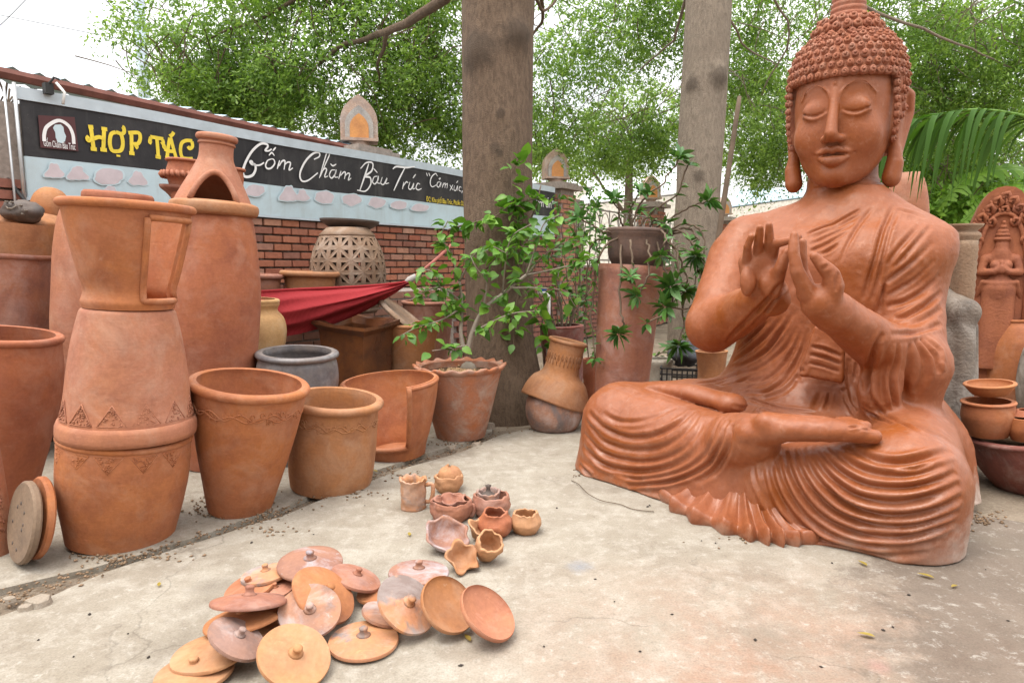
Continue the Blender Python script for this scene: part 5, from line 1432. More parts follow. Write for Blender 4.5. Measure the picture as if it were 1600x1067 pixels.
def open_vessel(name, label, cat, mat, outline, cx0, cx1, D, base_z, a_lo, a_hi, z_lo, z_hi, th=.02, frame=True, rim_px=None, open_top=False, edge=.022, lean=0.0):
    """vessel with a window cut through its wall between two bearings"""
    SEED[0] += 1
    y0, y1 = outline[0][0], outline[-1][0]; Y = D
    b = Vector((sil(cx0, outline[-1][1], Y, y1)[0], Y, base_z)); tp = Vector((sil(cx1, outline[0][1], Y, y0)[0], Y, row_z(y0, Y)))
    tp.y -= lean * (tp.z - b.z)
    H = (tp - b).length; u = Y / F_PX
    prof = smooth_pts([(sil(cx0, hw, Y, y)[1], H * (y1 - y) / (y1 - y0)) for y, hw in reversed(outline)], 40)
    R = lambda z: float(np.interp(z, prof[:, 1], prof[:, 0]))
    t = thing(name, label, cat, b, orient(b, tp))
    za, zb_ = H * z_lo, H * z_hi
    zs = sorted(set([0.0, H] + list(np.linspace(0, za, 8)) + list(np.linspace(za, zb_, 22)) + list(np.linspace(zb_, H, 6))))
    n = 90; m = MB(); V = {}
    def ang(i): return 2 * PI * i / n
    def hole(i, z):
        a = (ang(i + .5) - a_lo) % (2 * PI)
        return a < (a_hi - a_lo) and za < z < zb_
    def vid(i, j, inn):
        key = (i % n, j, inn)
        if key not in V:
            z = zs[j]; r = R(z) - (th if inn else 0)
            r *= 1 + .008 * mnoise.noise(Vector((math.cos(ang(i)), math.sin(ang(i)), z * 3 + SEED[0])))
            V[key] = len(m.v); m.v.append((r * math.cos(ang(i)), r * math.sin(ang(i)), z if not (inn and j == 0) else th))
        return V[key]
    nz_ = len(zs) - 1
    H_ = [[hole(i, (zs[j] + zs[j + 1]) / 2) for j in range(nz_)] for i in range(n)]
    for i in range(n):
        for j in range(nz_):
            if H_[i][j]: continue
            m.f.append((vid(i, j, 0), vid(i + 1, j, 0), vid(i + 1, j + 1, 0), vid(i, j + 1, 0)))
            m.f.append((vid(i, j, 1), vid(i, j + 1, 1), vid(i + 1, j + 1, 1), vid(i + 1, j, 1)))
            for di, dj, e in ((1, 0, ((1, 0), (1, 1))), (-1, 0, ((0, 1), (0, 0))), (0, 1, ((1, 1), (0, 1))), (0, -1, ((0, 0), (1, 0)))):
                jj = j + dj
                nb = True if jj < 0 or jj >= nz_ else H_[(i + di) % n][jj]
                if nb and not (jj < 0):
                    (p, q), (p2_, q2) = e
                    m.f.append((vid(i + p, j + q, 0), vid(i + p, j + q, 1), vid(i + p2_, j + q2, 1), vid(i + p2_, j + q2, 0)))
    c0 = len(m.v); m.v.append((0, 0, 0)); m.v.append((0, 0, th))
    for i in range(n):
        m.f.append((c0, vid(i + 1, 0, 0), vid(i, 0, 0))); m.f.append((c0 + 1, vid(i, 0, 1), vid(i + 1, 0, 1)))
    o = m.build('body', mat, t, sharp=50)
    P = lambda a, z, lift=.004: ((R(z) + lift) * math.cos(a), (R(z) + lift) * math.sin(a), z)
    if frame:
        k = edge
        path = [P(a_lo - .02, z) for z in np.linspace(zb_, za, 12)] + [P(a, za - k * .3) for a in np.linspace(a_lo, a_hi, 12)] + [P(a_hi + .02, z) for z in np.linspace(za, zb_, 12)]
        if not open_top: path += [P(a, zb_) for a in np.linspace(a_hi, a_lo, 12)]
        MB().tube(path, k * .62, 8).build('window_border', mat, t)
    if rim_px:
        a, bh = rim_px[0] * u, rim_px[1] * u
        ring = []
        arange = np.linspace(a_hi, a_lo + 2 * PI, 70) if open_top else np.linspace(0, 2 * PI, 71)
        pts = [((R(H) + a * .1) * math.cos(w), (R(H) + a * .1) * math.sin(w), H - bh * .4) for w in arange]
        MB().tube(pts, a * .55, 10, caps=open_top).build('rim', mat, t)
    return t
open_vessel('cut_planter', 'flaring clay planter with a window cut in its side, on top of the left stack', 'planter', C['orange'],
            [(318, 103), (335, 102), (370, 94), (420, 81), (450, 72), (462, 73), (470, 76), (480, 73)], 200, 196, Yst, p2['H'] + p2.location.z - .002, bear(197) + .30, bear(197) + 1.2, .10, .86, rim_px=(12, 13))
# big pots left and behind
pot('clay_pot', 'big red pot cut off by the left edge, beside the stack', 'pot', C['red'], [(520, 100), (545, 103), (580, 107), (630, 104), (690, 92), (750, 78), (800, 66)], -12, -2, 815, th=.026, rim=(10, 14, 5), wob=.012)
pot('tall_urn', 'tall smooth urn under the chimney cover, right of the stack', 'urn', C['red'], [(334, 52), (342, 57), (365, 62), (410, 67), (460, 70), (520, 69), (580, 64), (650, 57), (735, 48)], 336, 339, Y=4.0, wob=.028)
pot('tall_urn', 'tall smooth urn half hidden behind the left stack', 'urn', C['pink'], [(325, 50), (335, 56), (360, 62), (410, 68), (470, 71), (530, 70), (600, 63), (735, 48)], 148, 150, Y=4.0, wob=.028)
pot('urn_lid', 'round clay lid resting on the hidden urn behind the cut planter', 'lid', C['red'], [(302, 54), (306, 57), (314, 57), (322, 50)], 184, 184, Y=4.0, base_z=row_z(322, 4.0), th=.015)
lid_z = row_z(336, 4.0)
pot('urn_lid', 'thick round clay slab lying on the tall urn under the chimney cover', 'lid', C['tan'], [(317, 66), (320, 70), (328, 71), (335, 68), (338, 60)], 334, 334, Y=4.0, base_z=lid_z - .004, th=.02, depth=.004)
# chimney cover: bell with an arched mouth
def chimney(name, label, outline, cx0, cx1, D, bz, a_mid, half, zfrac, mat):
    t = thing(name, label, 'chimney cover', (0, 0, 0))
    y0, y1 = outline[0][0], outline[-1][0]; Y = D
    b = Vector((sil(cx0, outline[-1][1], Y, y1)[0], Y, bz)); tp = Vector((sil(cx1, outline[0][1], Y, y0)[0], Y, row_z(y0, Y)))
    H = (tp - b).length
    prof = smooth_pts([(sil(cx0, hw, Y, y)[1], H * (y1 - y) / (y1 - y0)) for y, hw in reversed(outline)], 44)
    R = lambda z: float(np.interp(z, prof[:, 1], prof[:, 0]))
    t.location = b; t.rotation_euler = orient(b, tp)
    m = MB(); n = 96; th = .016; rows = 44; ids = {}
    def arch(a):                                  # height of the opening at bearing a
        d = abs((a - a_mid + PI) % (2 * PI) - PI) / half
        return H * zfrac * math.sqrt(max(0, 1 - d * d)) if d < 1 else 0
    for inn in (0, 1):
        for i in range(n):
            a = 2 * PI * i / n; z0 = arch(a)
            for j in range(rows):
                z = z0 + (H - z0) * j / (rows - 1); r = R(z) - th * inn
                ids[i, j, inn] = len(m.v); m.v.append((r * math.cos(a), r * math.sin(a), z))
    for i in range(n):
        k = (i + 1) % n
        for j in range(rows - 1):
            m.f.append((ids[i, j, 0], ids[k, j, 0], ids[k, j + 1, 0], ids[i, j + 1, 0]))
            m.f.append((ids[i, j, 1], ids[i, j + 1, 1], ids[k, j + 1, 1], ids[k, j, 1]))
        m.f.append((ids[i, 0, 0], ids[i, 0, 1], ids[k, 0, 1], ids[k, 0, 0]))
        m.f.append((ids[i, rows - 1, 0], ids[k, rows - 1, 0], ids[k, rows - 1, 1], ids[i, rows - 1, 1]))
    m.build('bell', mat, t, sharp=60)
    pts = []
    for q in np.linspace(-1, 1, 31):
        a = a_mid + q * half * 1.03; z = arch(a_mid + q * half) + .006; pts.append(((R(z) + .002) * math.cos(a), (R(z) + .002) * math.sin(a), z))
    MB().tube(pts, .016, 8).build('mouth_border', mat, t)
    ring = [(R(H) * 1.02 + math.cos(w) * .014, H - .012 + math.sin(w) * .018) for w in np.linspace(0, 2 * PI, 12, endpoint=False)]
    MB().lathe(ring, 48, close=True).build('rim', mat, t)
    ring = [(R(H * .88) + .002 + math.cos(w) * .006, H * .88 + math.sin(w) * .008) for w in np.linspace(0, 2 * PI, 8, endpoint=False)]
    MB().lathe(ring, 48, close=True).build('collar_line', mat, t)
    return t
chimney('chimney_cover', 'bell-shaped clay chimney cover with an arched mouth on the tall urn', [(213, 29), (222, 28), (235, 27), (250, 28), (262, 33), (285, 44), (305, 54), (322, 62)], 333, 339, 4.0, row_z(318, 4.0), bear(336), .60, .42, C['pink'])
cj = pot('frilled_pot', 'small pot with a frilled collar behind the chimney cover', 'pot', C['red'], [(250, 28), (256, 26), (268, 29), (276, 31), (284, 26), (300, 22), (318, 20)], 288, 288, D=4.45, base_z=at(288, 318, 4.45).z, th=.014, rim=(4, 5, 2))
m = MB(); uu = mpp(4.45); zf = cj['H'] * .62
for i in range(26):
    a = i / 26 * 2 * PI; m.tube([(31 * uu * math.cos(a), 31 * uu * math.sin(a), zf + .02), (34 * uu * math.cos(a + .05), 34 * uu * math.sin(a + .05), zf), (31 * uu * math.cos(a + .1), 31 * uu * math.sin(a + .1), zf - .015)], .012, 5)
m.build('frill', C['red'], cj)
pot('clay_dish', 'shallow dish under the frilled pot behind the chimney cover', 'dish', C['brownred'], [(293, 44), (298, 42), (305, 32), (312, 25)], 292, 292, D=4.5, base_z=at(292, 312, 4.5).z, th=.012)
pot('small_jar', 'small jar peeking out right of the chimney cover', 'jar', C['red'], [(263, 20), (268, 18), (280, 19), (300, 17), (318, 15)], 362, 362, D=4.5, base_z=at(362, 318, 4.5).z, th=.012, rim=(4, 5, 2))
tb = thing('work_shelf', 'low plank shelf hidden behind the tall urns carrying the small jars', 'shelf', (at(320, 330, 4.5).x, at(320, 330, 4.5).y, at(320, 312, 4.5).z - .06))
MB().box((-.03, .05, .0), (.5, .28, .03)).build('board', M['wood'], tb, False)
for sx in (-.2, .12): MB().box((sx, .05, -(tb.location.z) / 2 - .0), (.06, .2, tb.location.z - .03)).build('leg', M['wood'], tb, False)
# far left vessels
pot('wide_vessel', 'very wide straight clay vessel at the left edge behind the urns', 'vessel', C['brownred'], [(393, 98), (405, 96), (440, 97), (500, 97), (560, 94), (640, 90), (716, 84)], -6, -6, Y=4.15, th=.03, rim=(7, 10, 2))
zv = row_z(393, 4.15)
pot('clay_ring', 'pale straight clay ring standing on the wide vessel', 'vessel', C['tan'], [(346, 98), (360, 97), (380, 95), (393, 93)], -4, -4, Y=4.15, base_z=zv + .002, th=.03, depth=.05)
def lump(name, label, cat, px, py, D, rx, ry, rz, mat, seed, amp=.12, faces=None):
    u = mpp(D); V, Fs = [], []
    n, m_ = 24, 14
    for j in range(m_ + 1):
        for i in range(n):
            th, ph = PI * j / m_, 2 * PI * i / n
            d = Vector((math.sin(th) * math.cos(ph), math.sin(th) * math.sin(ph), math.cos(th)))
            k = 1 + amp * mnoise.noise(d * 1.7 + Vector((seed, 0, 0))) + amp * .4 * mnoise.noise(d * 4 + Vector((seed, 3, 0)))
            V.append((d.x * rx * u * k, d.y * ry * u * k, d.z * rz * u * k))
    for j in range(m_):
        for i in range(n):
            Fs.append((j * n + i, (j + 1) * n + i, (j + 1) * n + (i + 1) % n, j * n + (i + 1) % n))
    t = thing(name, label, cat, at(px, py, D))
    MB().add(V, Fs).build('body', mat, t)
    return t
lump('clay_mound', 'rounded clay mound filling the pale ring at left', 'clay', 20, 352, 4.22, 74, 70, 24, C['tan'], 2)
g_ = lump('carved_stone', 'dark grey carved block with a simple face lying on the clay mound', 'stone', 36, 331, 4.0, 29, 26, 17, C['dark'], 7, .25)
fm_ = MB(); uu = mpp(4.0)
fm_.tube([(-.035, -.085, .03), (-.02, -.095, .012), (.01, -.1, .010), (.03, -.09, .028)], .005, 6)
for x, z in ((-.03, .05), (.0, .048), (.05, .03), (.08, .0), (.06, -.02)): fm_.tube([(x, -.075, z), (x + .004, -.10, z)], .006, 6)
fm_.build('carved_face', C['greystone'], g_)
lump('clay_ball', 'round clay dome vessel leaning behind the carved grey block', 'vessel', 79, 322, 4.35, 27, 26, 29, C['tan'], 12, .04)
# small things behind the hammock
pot('clay_jar', 'yellowish jar half hidden behind the tall urn', 'jar', C['ochre'], [(466, 48), (474, 50), (484, 47), (496, 57), (515, 62), (540, 60), (600, 50), (700, 42)], 387, 387, D=4.7, th=.02, rim=(6, 8, 2))
zsh = at(480, 452, 5.5).z
sh = thing('brick_ledge', 'low brick ledge behind the hammock carrying the bowls and lattice jar', 'ledge', W0 + WD * 2.05 + WN * .45, (0, 0, WROT))
MB().box((0, 0, .48), (2.9, .75, .96)).build('core', M['mortar'], sh, False)
bb = MB()
for row in range(13):
    for k in range(14): bb.box((-1.4 + (k + .5 * (row % 2)) * BL, -.376, BH * (row + .5)), (BL - MJ, .02, BH - MJ))
tag(bb.build('bricks', M['brick'], sh, False), kind='stuff')
LZ0 = .962
pot('clay_bowl', 'wide brown bowl standing left of the lattice jar', 'bowl', C['tan'], [(424, 43), (432, 41), (445, 39), (462, 36), (478, 32)], 484, 484, D=5.35, base_z=at(484, 478, 5.35).z, th=.016, rim=(6, 9, 4))
pot('clay_bowl', 'smaller brown bowl between the tall urn and the wide bowl', 'bowl', C['brownred'], [(428, 34), (436, 31), (450, 30), (476, 25)], 408, 408, D=5.2, base_z=at(408, 476, 5.2).z, th=.016, rim=(6, 8, 3))
# lattice jar
def lattice_jar():
    D = 5.75; u = mpp(D); prof = [(at(546, y, D).z, hw * u) for y, hw in ((357, 31), (362, 36), (372, 43), (388, 51), (405, 56), (425, 58), (448, 57), (470, 51), (488, 42))]
    zb = prof[-1][0]; P = sorted([(z - zb, r) for z, r in prof])
    R = lambda z: float(np.interp(z, [p[0] for p in P], [p[1] for p in P]))
    Htop = P[-1][0]
    t = thing('lattice_jar', 'round beige jar pierced with rows of star-shaped triangles', 'jar', (at(546, 488, D).x, at(546, 488, D).y, zb))
    m = MB(); nc, nr = 10, 3; z_lo, z_hi = Htop * .06, Htop * .90
    def P3(a, z, lift): r = R(z) + lift; return Vector((r * math.cos(a), r * math.sin(a), z))
    for r_ in range(nr):
        for c in range(nc):
            a0, a1 = 2 * PI * c / nc, 2 * PI * (c + 1) / nc; za, zb2 = z_lo + (z_hi - z_lo) * r_ / nr, z_lo + (z_hi - z_lo) * (r_ + 1) / nr
            q = [(a0, za), ((a0 + a1) / 2, za), (a1, za), (a1, (za + zb2) / 2), (a1, zb2), ((a0 + a1) / 2, zb2), (a0, zb2), (a0, (za + zb2) / 2)]
            ctr = ((a0 + a1) / 2, (za + zb2) / 2)
            for i in range(8):
                tri = [q[i], q[(i + 1) % 8], ctr]; g = (sum(p[0] for p in tri) / 3, sum(p[1] for p in tri) / 3)
                hole = [(g[0] + (p[0] - g[0]) * .42, g[1] + (p[1] - g[1]) * .42) for p in tri]
                for e in range(3):
                    p1, p2_, h2, h1 = tri[e], tri[(e + 1) % 3], hole[(e + 1) % 3], hole[e]
                    n0 = len(m.v)
                    for lf in (0, -.018): m.v += [tuple(P3(*p, lf)) for p in (p1, p2_, h2, h1)]
                    m.f += [(n0, n0 + 1, n0 + 2, n0 + 3), (n0 + 7, n0 + 6, n0 + 5, n0 + 4), (n0 + 3, n0 + 2, n0 + 6, n0 + 7)]
    m.build('lattice_wall', C['lattice'], t, False)
    MB().lathe([(R(z_hi), z_hi), (R(z_hi) + .004, z_hi + .01), (R(Htop), Htop), (R(Htop) - .02, Htop), (R(z_hi) - .02, z_hi)], 48, close=True).build('shoulder', C['lattice'], t)
    MB().lathe([(.001, 0), (R(0), 0), (R(z_lo), z_lo), (R(z_lo) - .02, z_lo), (.001, .02)], 48).build('foot', C['lattice'], t)
    return Htop + zb
zt = lattice_jar()
pot('dark_dish', 'dark wide dish lying on top of the lattice jar', 'dish', C['dark'], [(344, 47), (348, 46), (354, 38), (358, 32)], 546, 546, D=5.75, base_z=zt, th=.012)
# glazed bowl, square planter
pot('glazed_bowl', 'wide dark grey glazed bowl behind the front pots', 'bowl', C['greybowl'], [(548, 60), (556, 59), (566, 63), (590, 65), (620, 60), (670, 50), (716, 42)], 466, 467, D=4.2, lean=.06, th=.022, rim=(8, 9, 5))
def square_planter():
    D = 4.95; top = [(486, 500, 4.9), (569, 513, 4.62), (625, 499, 5.0), (548, 488, 5.3)]
    T = [Vector(at(*p)) for p in top]; zt_ = sum(p.z for p in T) / 4; dzs = [p.z - zt_ for p in T]
    for p in T: p.z = zt_
    c = sum(T, Vector()) / 4
    t = thing('square_planter', 'tall square brown glazed planter with flared lip behind the pots', 'planter', (c.x, c.y, 0))
    m = MB(); rows = [(1.0, zt_), (1.0, zt_ - .025), (.84, zt_ - .07), (.80, zt_ - .2), (.72, .0)]; V = []
    for k, z in rows:
        for i in range(4):
            a, b = T[i] - c, T[(i + 1) % 4] - c
            for s in (0, .25, .5, .75):
                p = a.lerp(b, s) * k; sag = .007 * math.sin(PI * s) * (1 if z > zt_ - .03 else .3)
                V.append((p.x, p.y, z - sag + (dzs[i] * (1 - s) + dzs[(i + 1) % 4] * s) * (z / zt_)))
    n = 16; Fs = []
    for j in range(len(rows) - 1):
        for i in range(n): Fs.append((j * n + i, (j + 1) * n + i, (j + 1) * n + (i + 1) % n, j * n + (i + 1) % n))
    b0 = len(V)
    for k, z in ((.86, zt_ - .004), (.74, zt_ - .07), (.6, .1)):
        for i in range(4):
            a, b = T[i] - c, T[(i + 1) % 4] - c
            for s in (0, .25, .5, .75):
                p = a.lerp(b, s) * k; V.append((p.x, p.y, z - .02 * math.sin(PI * s) * (z > zt_ - .02) + (dzs[i] * (1 - s) + dzs[(i + 1) % 4] * s) * (z / zt_)))
    for i in range(n): Fs.append((i, (i + 1) % n, b0 + (i + 1) % n, b0 + i))
    for j in range(2):
        for i in range(n): Fs.append((b0 + j * n + i, b0 + j * n + (i + 1) % n, b0 + (j + 1) * n + (i + 1) % n, b0 + (j + 1) * n + i))
    Fs.append(tuple(b0 + 2 * n + i for i in range(n)))
    m.add(V, Fs).build('body', C['brownglaze'], t, False)
square_planter()
# front row
k1 = pot('clay_pot', 'large tapered orange pot right of the stack with a faint scroll band', 'pot', C['orange'], [(594, 91), (606, 91), (640, 86), (700, 75), (760, 61), (795, 53), (806, 50)], 374, 393, 811, lean=.05, th=.024, rim=(11, 14, 5), wob=.022)
scroll_band(k1, C['orange'], k1['H'] * .83, .018, bear(393) - 1.4, bear(393) + 1.4, 5, 3)
k2 = pot('clay_pot', 'barrel-shaped tan pot with a scroll band in front of the glazed bowl', 'pot', C['tan'], [(620, 71), (632, 69), (660, 69), (700, 69), (740, 67), (768, 63)], 516, 525, 777, lean=.05, th=.022, rim=(10, 12, 5), wob=.01)
scroll_band(k2, C['tan'], k2['H'] * .78, .016, bear(525) - 1.4, bear(525) + 1.4, 6, 8)
Dc = gdepth(721) / (1 - 46 / F_PX) * (CP - (721 - 533.5) / F_PX * SP)
open_vessel('cut_pot', 'broad orange pot with its front cut away, beside the barrel pot', 'pot', C['orange'], [(593, 74), (605, 75), (640, 68), (680, 57), (700, 50), (716, 47)], 618, 609, Dc, 0.0, bear(609) - 1.15, bear(609) + .36, .2, 1.01, rim_px=(6, 7), open_top=True, th=.018, edge=.026, lean=.05)
# scalloped planter
sc_ = pot('scalloped_planter', 'stained clay planter with a wavy scalloped lip holding the leafy shrub', 'planter', C['planter'], [(572, 66), (580, 65), (600, 60), (640, 50), (670, 42), (686, 38)], 720, 718, 690, th=.024, depth=.06)
m = MB(); V, Fs = [], []; n = 144; Rr = sc_['R']; Hh = sc_['H']
for j, (dr, dz) in enumerate(((-.005, -.03), (.012, -.02), (.026, .0), (.024, .016), (.006, .012), (-.02, .0), (-.024, -.03))):
    for i in range(n):
        a = 2 * PI * i / n; wv = math.sin(a * 18)
        r = Rr + dr + (.009 * wv if 0 < j < 5 else 0); V.append((r * math.cos(a), r * math.sin(a), Hh + dz + (.008 * wv if 0 < j < 5 else 0)))
for j in range(6):
    for i in range(n): Fs.append((j * n + i, j * n + (i + 1) % n, (j + 1) * n + (i + 1) % n, (j + 1) * n + i))
m.add(V, Fs).build('scalloped_lip', C['planter'], sc_)
MB().lathe([(.001, Hh - .028), (Rr * .4, Hh - .03), (Rr - .02, Hh - .045)], 40, wob=.02).build('soil', M['soil'], sc_)
r = random.Random(9)
gp = [(r.gauss(0, .06), r.gauss(0, .06), Hh - .034) for _ in range(220)]
o = scatter('chips', [(x, y, z) for x, y, z in gp if math.hypot(x, y) < Rr - .04], (.006, .012), M['wood'], None, None, 4); o.parent = sc_
# chimney jar on its smoked bowl
Dj = gdepth(677) / (1 - 34 / F_PX)
jb = pot('smoked_bowl', 'smoke-blackened round bowl under the flared clay hood', 'bowl', C['smoke'], [(612, 36), (624, 43), (640, 45), (656, 43), (670, 37), (674, 33)], 866, 866, 677, th=.018)
t = thing('clay_hood', 'flared clay hood with a ringed neck sitting on the smoked bowl by the tree', 'hood', (0, 0, 0))
b = at(867, 622, Dj); tp = at(887, 532, Dj); tp.y = b.y
t.location = b; t.rotation_euler = orient(b, tp); u = mpp(Dj); H = (tp - b).length
pr = smooth_pts([(54 * u, 0), (50 * u, H * .16), (42 * u, H * .32), (31 * u, H * .42), (27 * u, H * .55), (27 * u, H * .8), (28 * u, H)], 30)
m = MB(); n = 72; th = .014
def hz(a): return -.02 * math.cos(2 * (a + .6)) + .012 * math.sin(a)
V = []
for inn in (0, 1):
    for rr, z in pr:
        for i in range(n):
            a = 2 * PI * i / n; f = max(0, 1 - z / (H * .4)); V.append(((rr - th * inn) * math.cos(a), (rr - th * inn) * math.sin(a), z + hz(a) * f))
q = len(pr); Fs = []
for inn in (0, 1):
    for j in range(q - 1):
        for i in range(n):
            f = (inn * q * n + j * n + i, inn * q * n + j * n + (i + 1) % n, inn * q * n + (j + 1) * n + (i + 1) % n, inn * q * n + (j + 1) * n + i)
            Fs.append(f if not inn else f[::-1])
for i in range(n):
    k = (i + 1) % n; Fs.append((k, i, q * n + i, q * n + k)); Fs.append(((q - 1) * n + i, (q - 1) * n + k, (2 * q - 1) * n + k, (2 * q - 1) * n + i))
m.add(V, Fs).build('hood', C['tan'], t)
MB().lathe([(28 * u + math.cos(w) * .014, H - .004 + math.sin(w) * .014) for w in np.linspace(0, 2 * PI, 12, endpoint=False)], 48, close=True).build('rim', C['tan'], t)
mm = MB()
for i in range(14):
    a = -PI / 2 + (i - 7) * .22; z = H * .68
    mm.tube([(27.3 * u * math.cos(a + .05 * math.cos(w)), 27.3 * u * math.sin(a + .05 * math.cos(w)), z + .05 * math.sin(w)) for w in np.linspace(0, 4, 9)], .003, 5)
mm.build('scratched_relief', C['tan'], t)
# tall planter with the bowl of hanging euphorbia
tallp = pot('tall_planter', 'tall plain brown-red planter left of the statue', 'planter', C['brownred'], [(414, 49), (424, 50), (440, 49), (520, 46), (600, 42), (672, 39)], 966, 986, D=5.0, th=.024)
zb_ = at(1000, 420, 5.0).z
bowl_e = pot('plant_bowl', 'grey-brown bowl of trailing stems set on the tall brown-red planter', 'bowl', C['bowlbrown'], [(358, 50), (364, 53), (376, 50), (400, 48), (414, 42), (422, 38)], 996, 1000, D=4.98, base_z=zb_, th=.02, rim=(6, 8, 3), depth=.05)
# clutter in the shade between hammock and shrub
pot('clay_basin', 'brown clay basin half hidden behind the shrub leaves', 'basin', C['tan'], [(505, 44), (510, 46), (520, 44), (545, 40), (600, 34), (655, 30)], 640, 640, D=5.3, th=.02, rim=(5, 6, 3))
pot('clay_slab', 'flat clay slab lying over the hidden basin', 'slab', C['lattice'], [(495, 50), (499, 52), (503, 50)], 630, 634, D=5.3, base_z=at(630, 504, 5.3).z + .02, th=.01, depth=.002)
pot('dark_tub', 'black plastic tub in the shade behind the scalloped planter', 'tub', M['black_plastic'], [(545, 28), (550, 27), (580, 24), (615, 22), (642, 20)], 642, 642, D=5.45, th=.01, rim=(3, 4, 2))
pot('clay_bowl', 'shaded terracotta bowl on the ground behind the hammock knot', 'bowl', C['brownred'], [(470, 40), (476, 41), (490, 38), (520, 34), (560, 30), (620, 26)], 670, 670, D=6.0, th=.02, rim=(5, 6, 3))
pot('red_planter', 'wide red planter tub behind the clay hood', 'planter', C['maroon'], [(508, 32), (512, 34), (530, 33), (570, 31), (640, 28)], 882, 878, D=5.7, th=.02, rim=(4, 5, 2))
pot('clay_pot', 'small red pot on the ground between hood and tall planter', 'pot', C['red'], [(560, 14), (566, 15), (580, 15), (600, 13), (622, 11)], 925, 925, D=6.0, th=.015)
pot('white_bowl', 'cracked white bowl on the ground right of the tall planter', 'bowl', C['whitepaint'], [(560, 22), (565, 23), (578, 20), (600, 17), (622, 15)], 1030, 1030, D=6.1, th=.015)
cr_ = thing('plastic_crate', 'black plastic crate of dark cloth behind the statue elbow', 'crate', Vector((at(1066, 580, 5.9).x, at(1066, 580, 5.9).y, 0)), (0, 0, -.25))
for i in range(9): MB().box((-.17 + i * .0425, -.13, .17), (.012, .012, .3)).build('slat', M['black_plastic'], cr_, False)
for z in (.03, .09, .15, .21, .27, .32): MB().box((0, -.13, z), (.36, .016, .012)).box((0, .13, z), (.36, .016, .012)).box((-.18, 0, z), (.016, .26, .012)).box((.18, 0, z), (.016, .26, .012)).build('rail', M['black_plastic'], cr_, False)
lump('dark_cloth', 'crumpled dark cloth heaped in the black crate', 'cloth', 1074, 551, 5.9, 26, 24, 18, plain('cloth_dark', (.06, .065, .075), .9), 5, .5)
pot('clay_stool', 'tan clay stand just behind the statue elbow', 'stand', C['tan'], [(548, 26), (556, 24), (580, 22), (620, 25), (650, 27)], 1112, 1112, D=5.4, th=.02)
# cropped plate and discs, bottom left
cp = pot('clay_pot', 'upturned pink pot with dotted bands at the left edge', 'pot', C['pink'], [(676, 18), (684, 26), (720, 32), (780, 40), (840, 47), (868, 50)], -24, -30, 884, th=.02)
mm = MB()
rr_ = random.Random(1)
for i in range(260):
    a = -PI / 2 + rr_.uniform(-.3, 1.5); z = cp['H'] * rr_.uniform(.2, .85); R_ = r_at(cp, z)
    p = Vector((R_ * math.cos(a), R_ * math.sin(a), z)); mm.tube([p - Vector((0, 0, .006)), p + Vector((0, 0, .006))], .0035, 4)
mm.build('dotted_relief', C['pink'], cp)
def disc(label, cx, cy, rx_px, D, mat, yaw, lean, holes):
    t = thing('perforated_disc', label, 'disc', (0, 0, 0), (0, 0, 0), 'round clay discs leaning on the stack')
    u = mpp(D); R_ = rx_px * u
    n = 40; m = MB(); th = .032
    m.lathe([(.001, -th / 2), (R_ * .95, -th / 2), (R_, -th * .25), (R_, th * .25), (R_ * .95, th / 2), (.001, th / 2)], n, wob=.015, seed=cx)
    m.build('plate', mat, t, sharp=40)
    if holes:
        for k in range(8):
            a = k * 2.4; q = R_ * (.25 + .5 * ((k * 7) % 5) / 5)
            MB().lathe([(.008, 0), (.008, .0006), (.001, .0007)], 10, (q * math.cos(a), q * math.sin(a), th / 2)).build('hole', C['dark'], t)
    M4 = Matrix.Rotation(yaw, 4, 'Z') @ Matrix.Rotation(PI / 2 - lean, 4, 'X')
    t.matrix_basis = Matrix.Translation(Vector((at(cx, cy, D).x, at(cx, cy, D).y, R_ * math.cos(lean) + .008))) @ M4
    return t
disc('grey-brown clay disc with punched holes leaning against the stack', 38, 812, 64, 2.72, C['discgrey'], math.radians(-40), .2, True)
disc('orange clay disc leaning between the grey disc and the stack', 60, 812, 63, 2.77, C['orange'], math.radians(-40), .2, False)

# hammock and its rope
ha = thing('hammock', 'red woven hammock tied up between the urns and the tree', 'hammock', at(640, 440, 5.3))
o0 = Vector(ha.location)
upE = smooth_pts([at(640, 440, 5.3), at(600, 445, 5.2), at(540, 449, 5.1), at(470, 452, 4.95), at(400, 456, 4.8), at(330, 458, 4.6)], 40)
loE = smooth_pts([at(640, 442, 5.3), at(610, 462, 5.22), at(560, 490, 5.15), at(500, 512, 5.0), at(440, 525, 4.85), at(330, 535, 4.6)], 40)
V, Fs = [], []; nv = 40
for i in range(40):
    for j in range(nv):
        v = j / (nv - 1); p = Vector(upE[i]).lerp(Vector(loE[i]), v)
        wd = min(1, i / 10)
        p += Vector((0, -.16 * math.sin(PI * v) * wd + .02 * math.sin(v * 23 + 1.5 * math.sin(i * .12)) * (1.1 - wd * .55) + .012 * mnoise.noise(Vector((i * .18, v * 7, 0))), -.006 * math.sin(v * 20)))
        V.append(p - o0)
for i in range(39):
    for j in range(nv - 1): Fs.append((i * nv + j, i * nv + j + 1, (i + 1) * nv + j + 1, (i + 1) * nv + j))
MB().add(V, Fs).build('cloth', M['hammock'], ha)
MB().tube([Vector(p) - o0 for p in upE], .011, 7).build('edge_cord', M['hammock'], ha)
MB().tube([at(632, 442, 5.29) - o0, at(640, 438, 5.3) - o0, at(650, 431, 5.3) - o0], [.012, .03, .02], 8).build('knot', M['rope_grey'], ha)
for k in range(3):
    MB().tube(smooth_pts([at(646, 433, 5.3) - o0 + Vector((0, .008 * k, 0)), at(676, 409 + k, 5.35) - o0, at(706, 382 + 2 * k, 5.4) - o0 + Vector((0, 0, .006 * k))], 12), .008, 6).build('rope', M['rope'], ha)

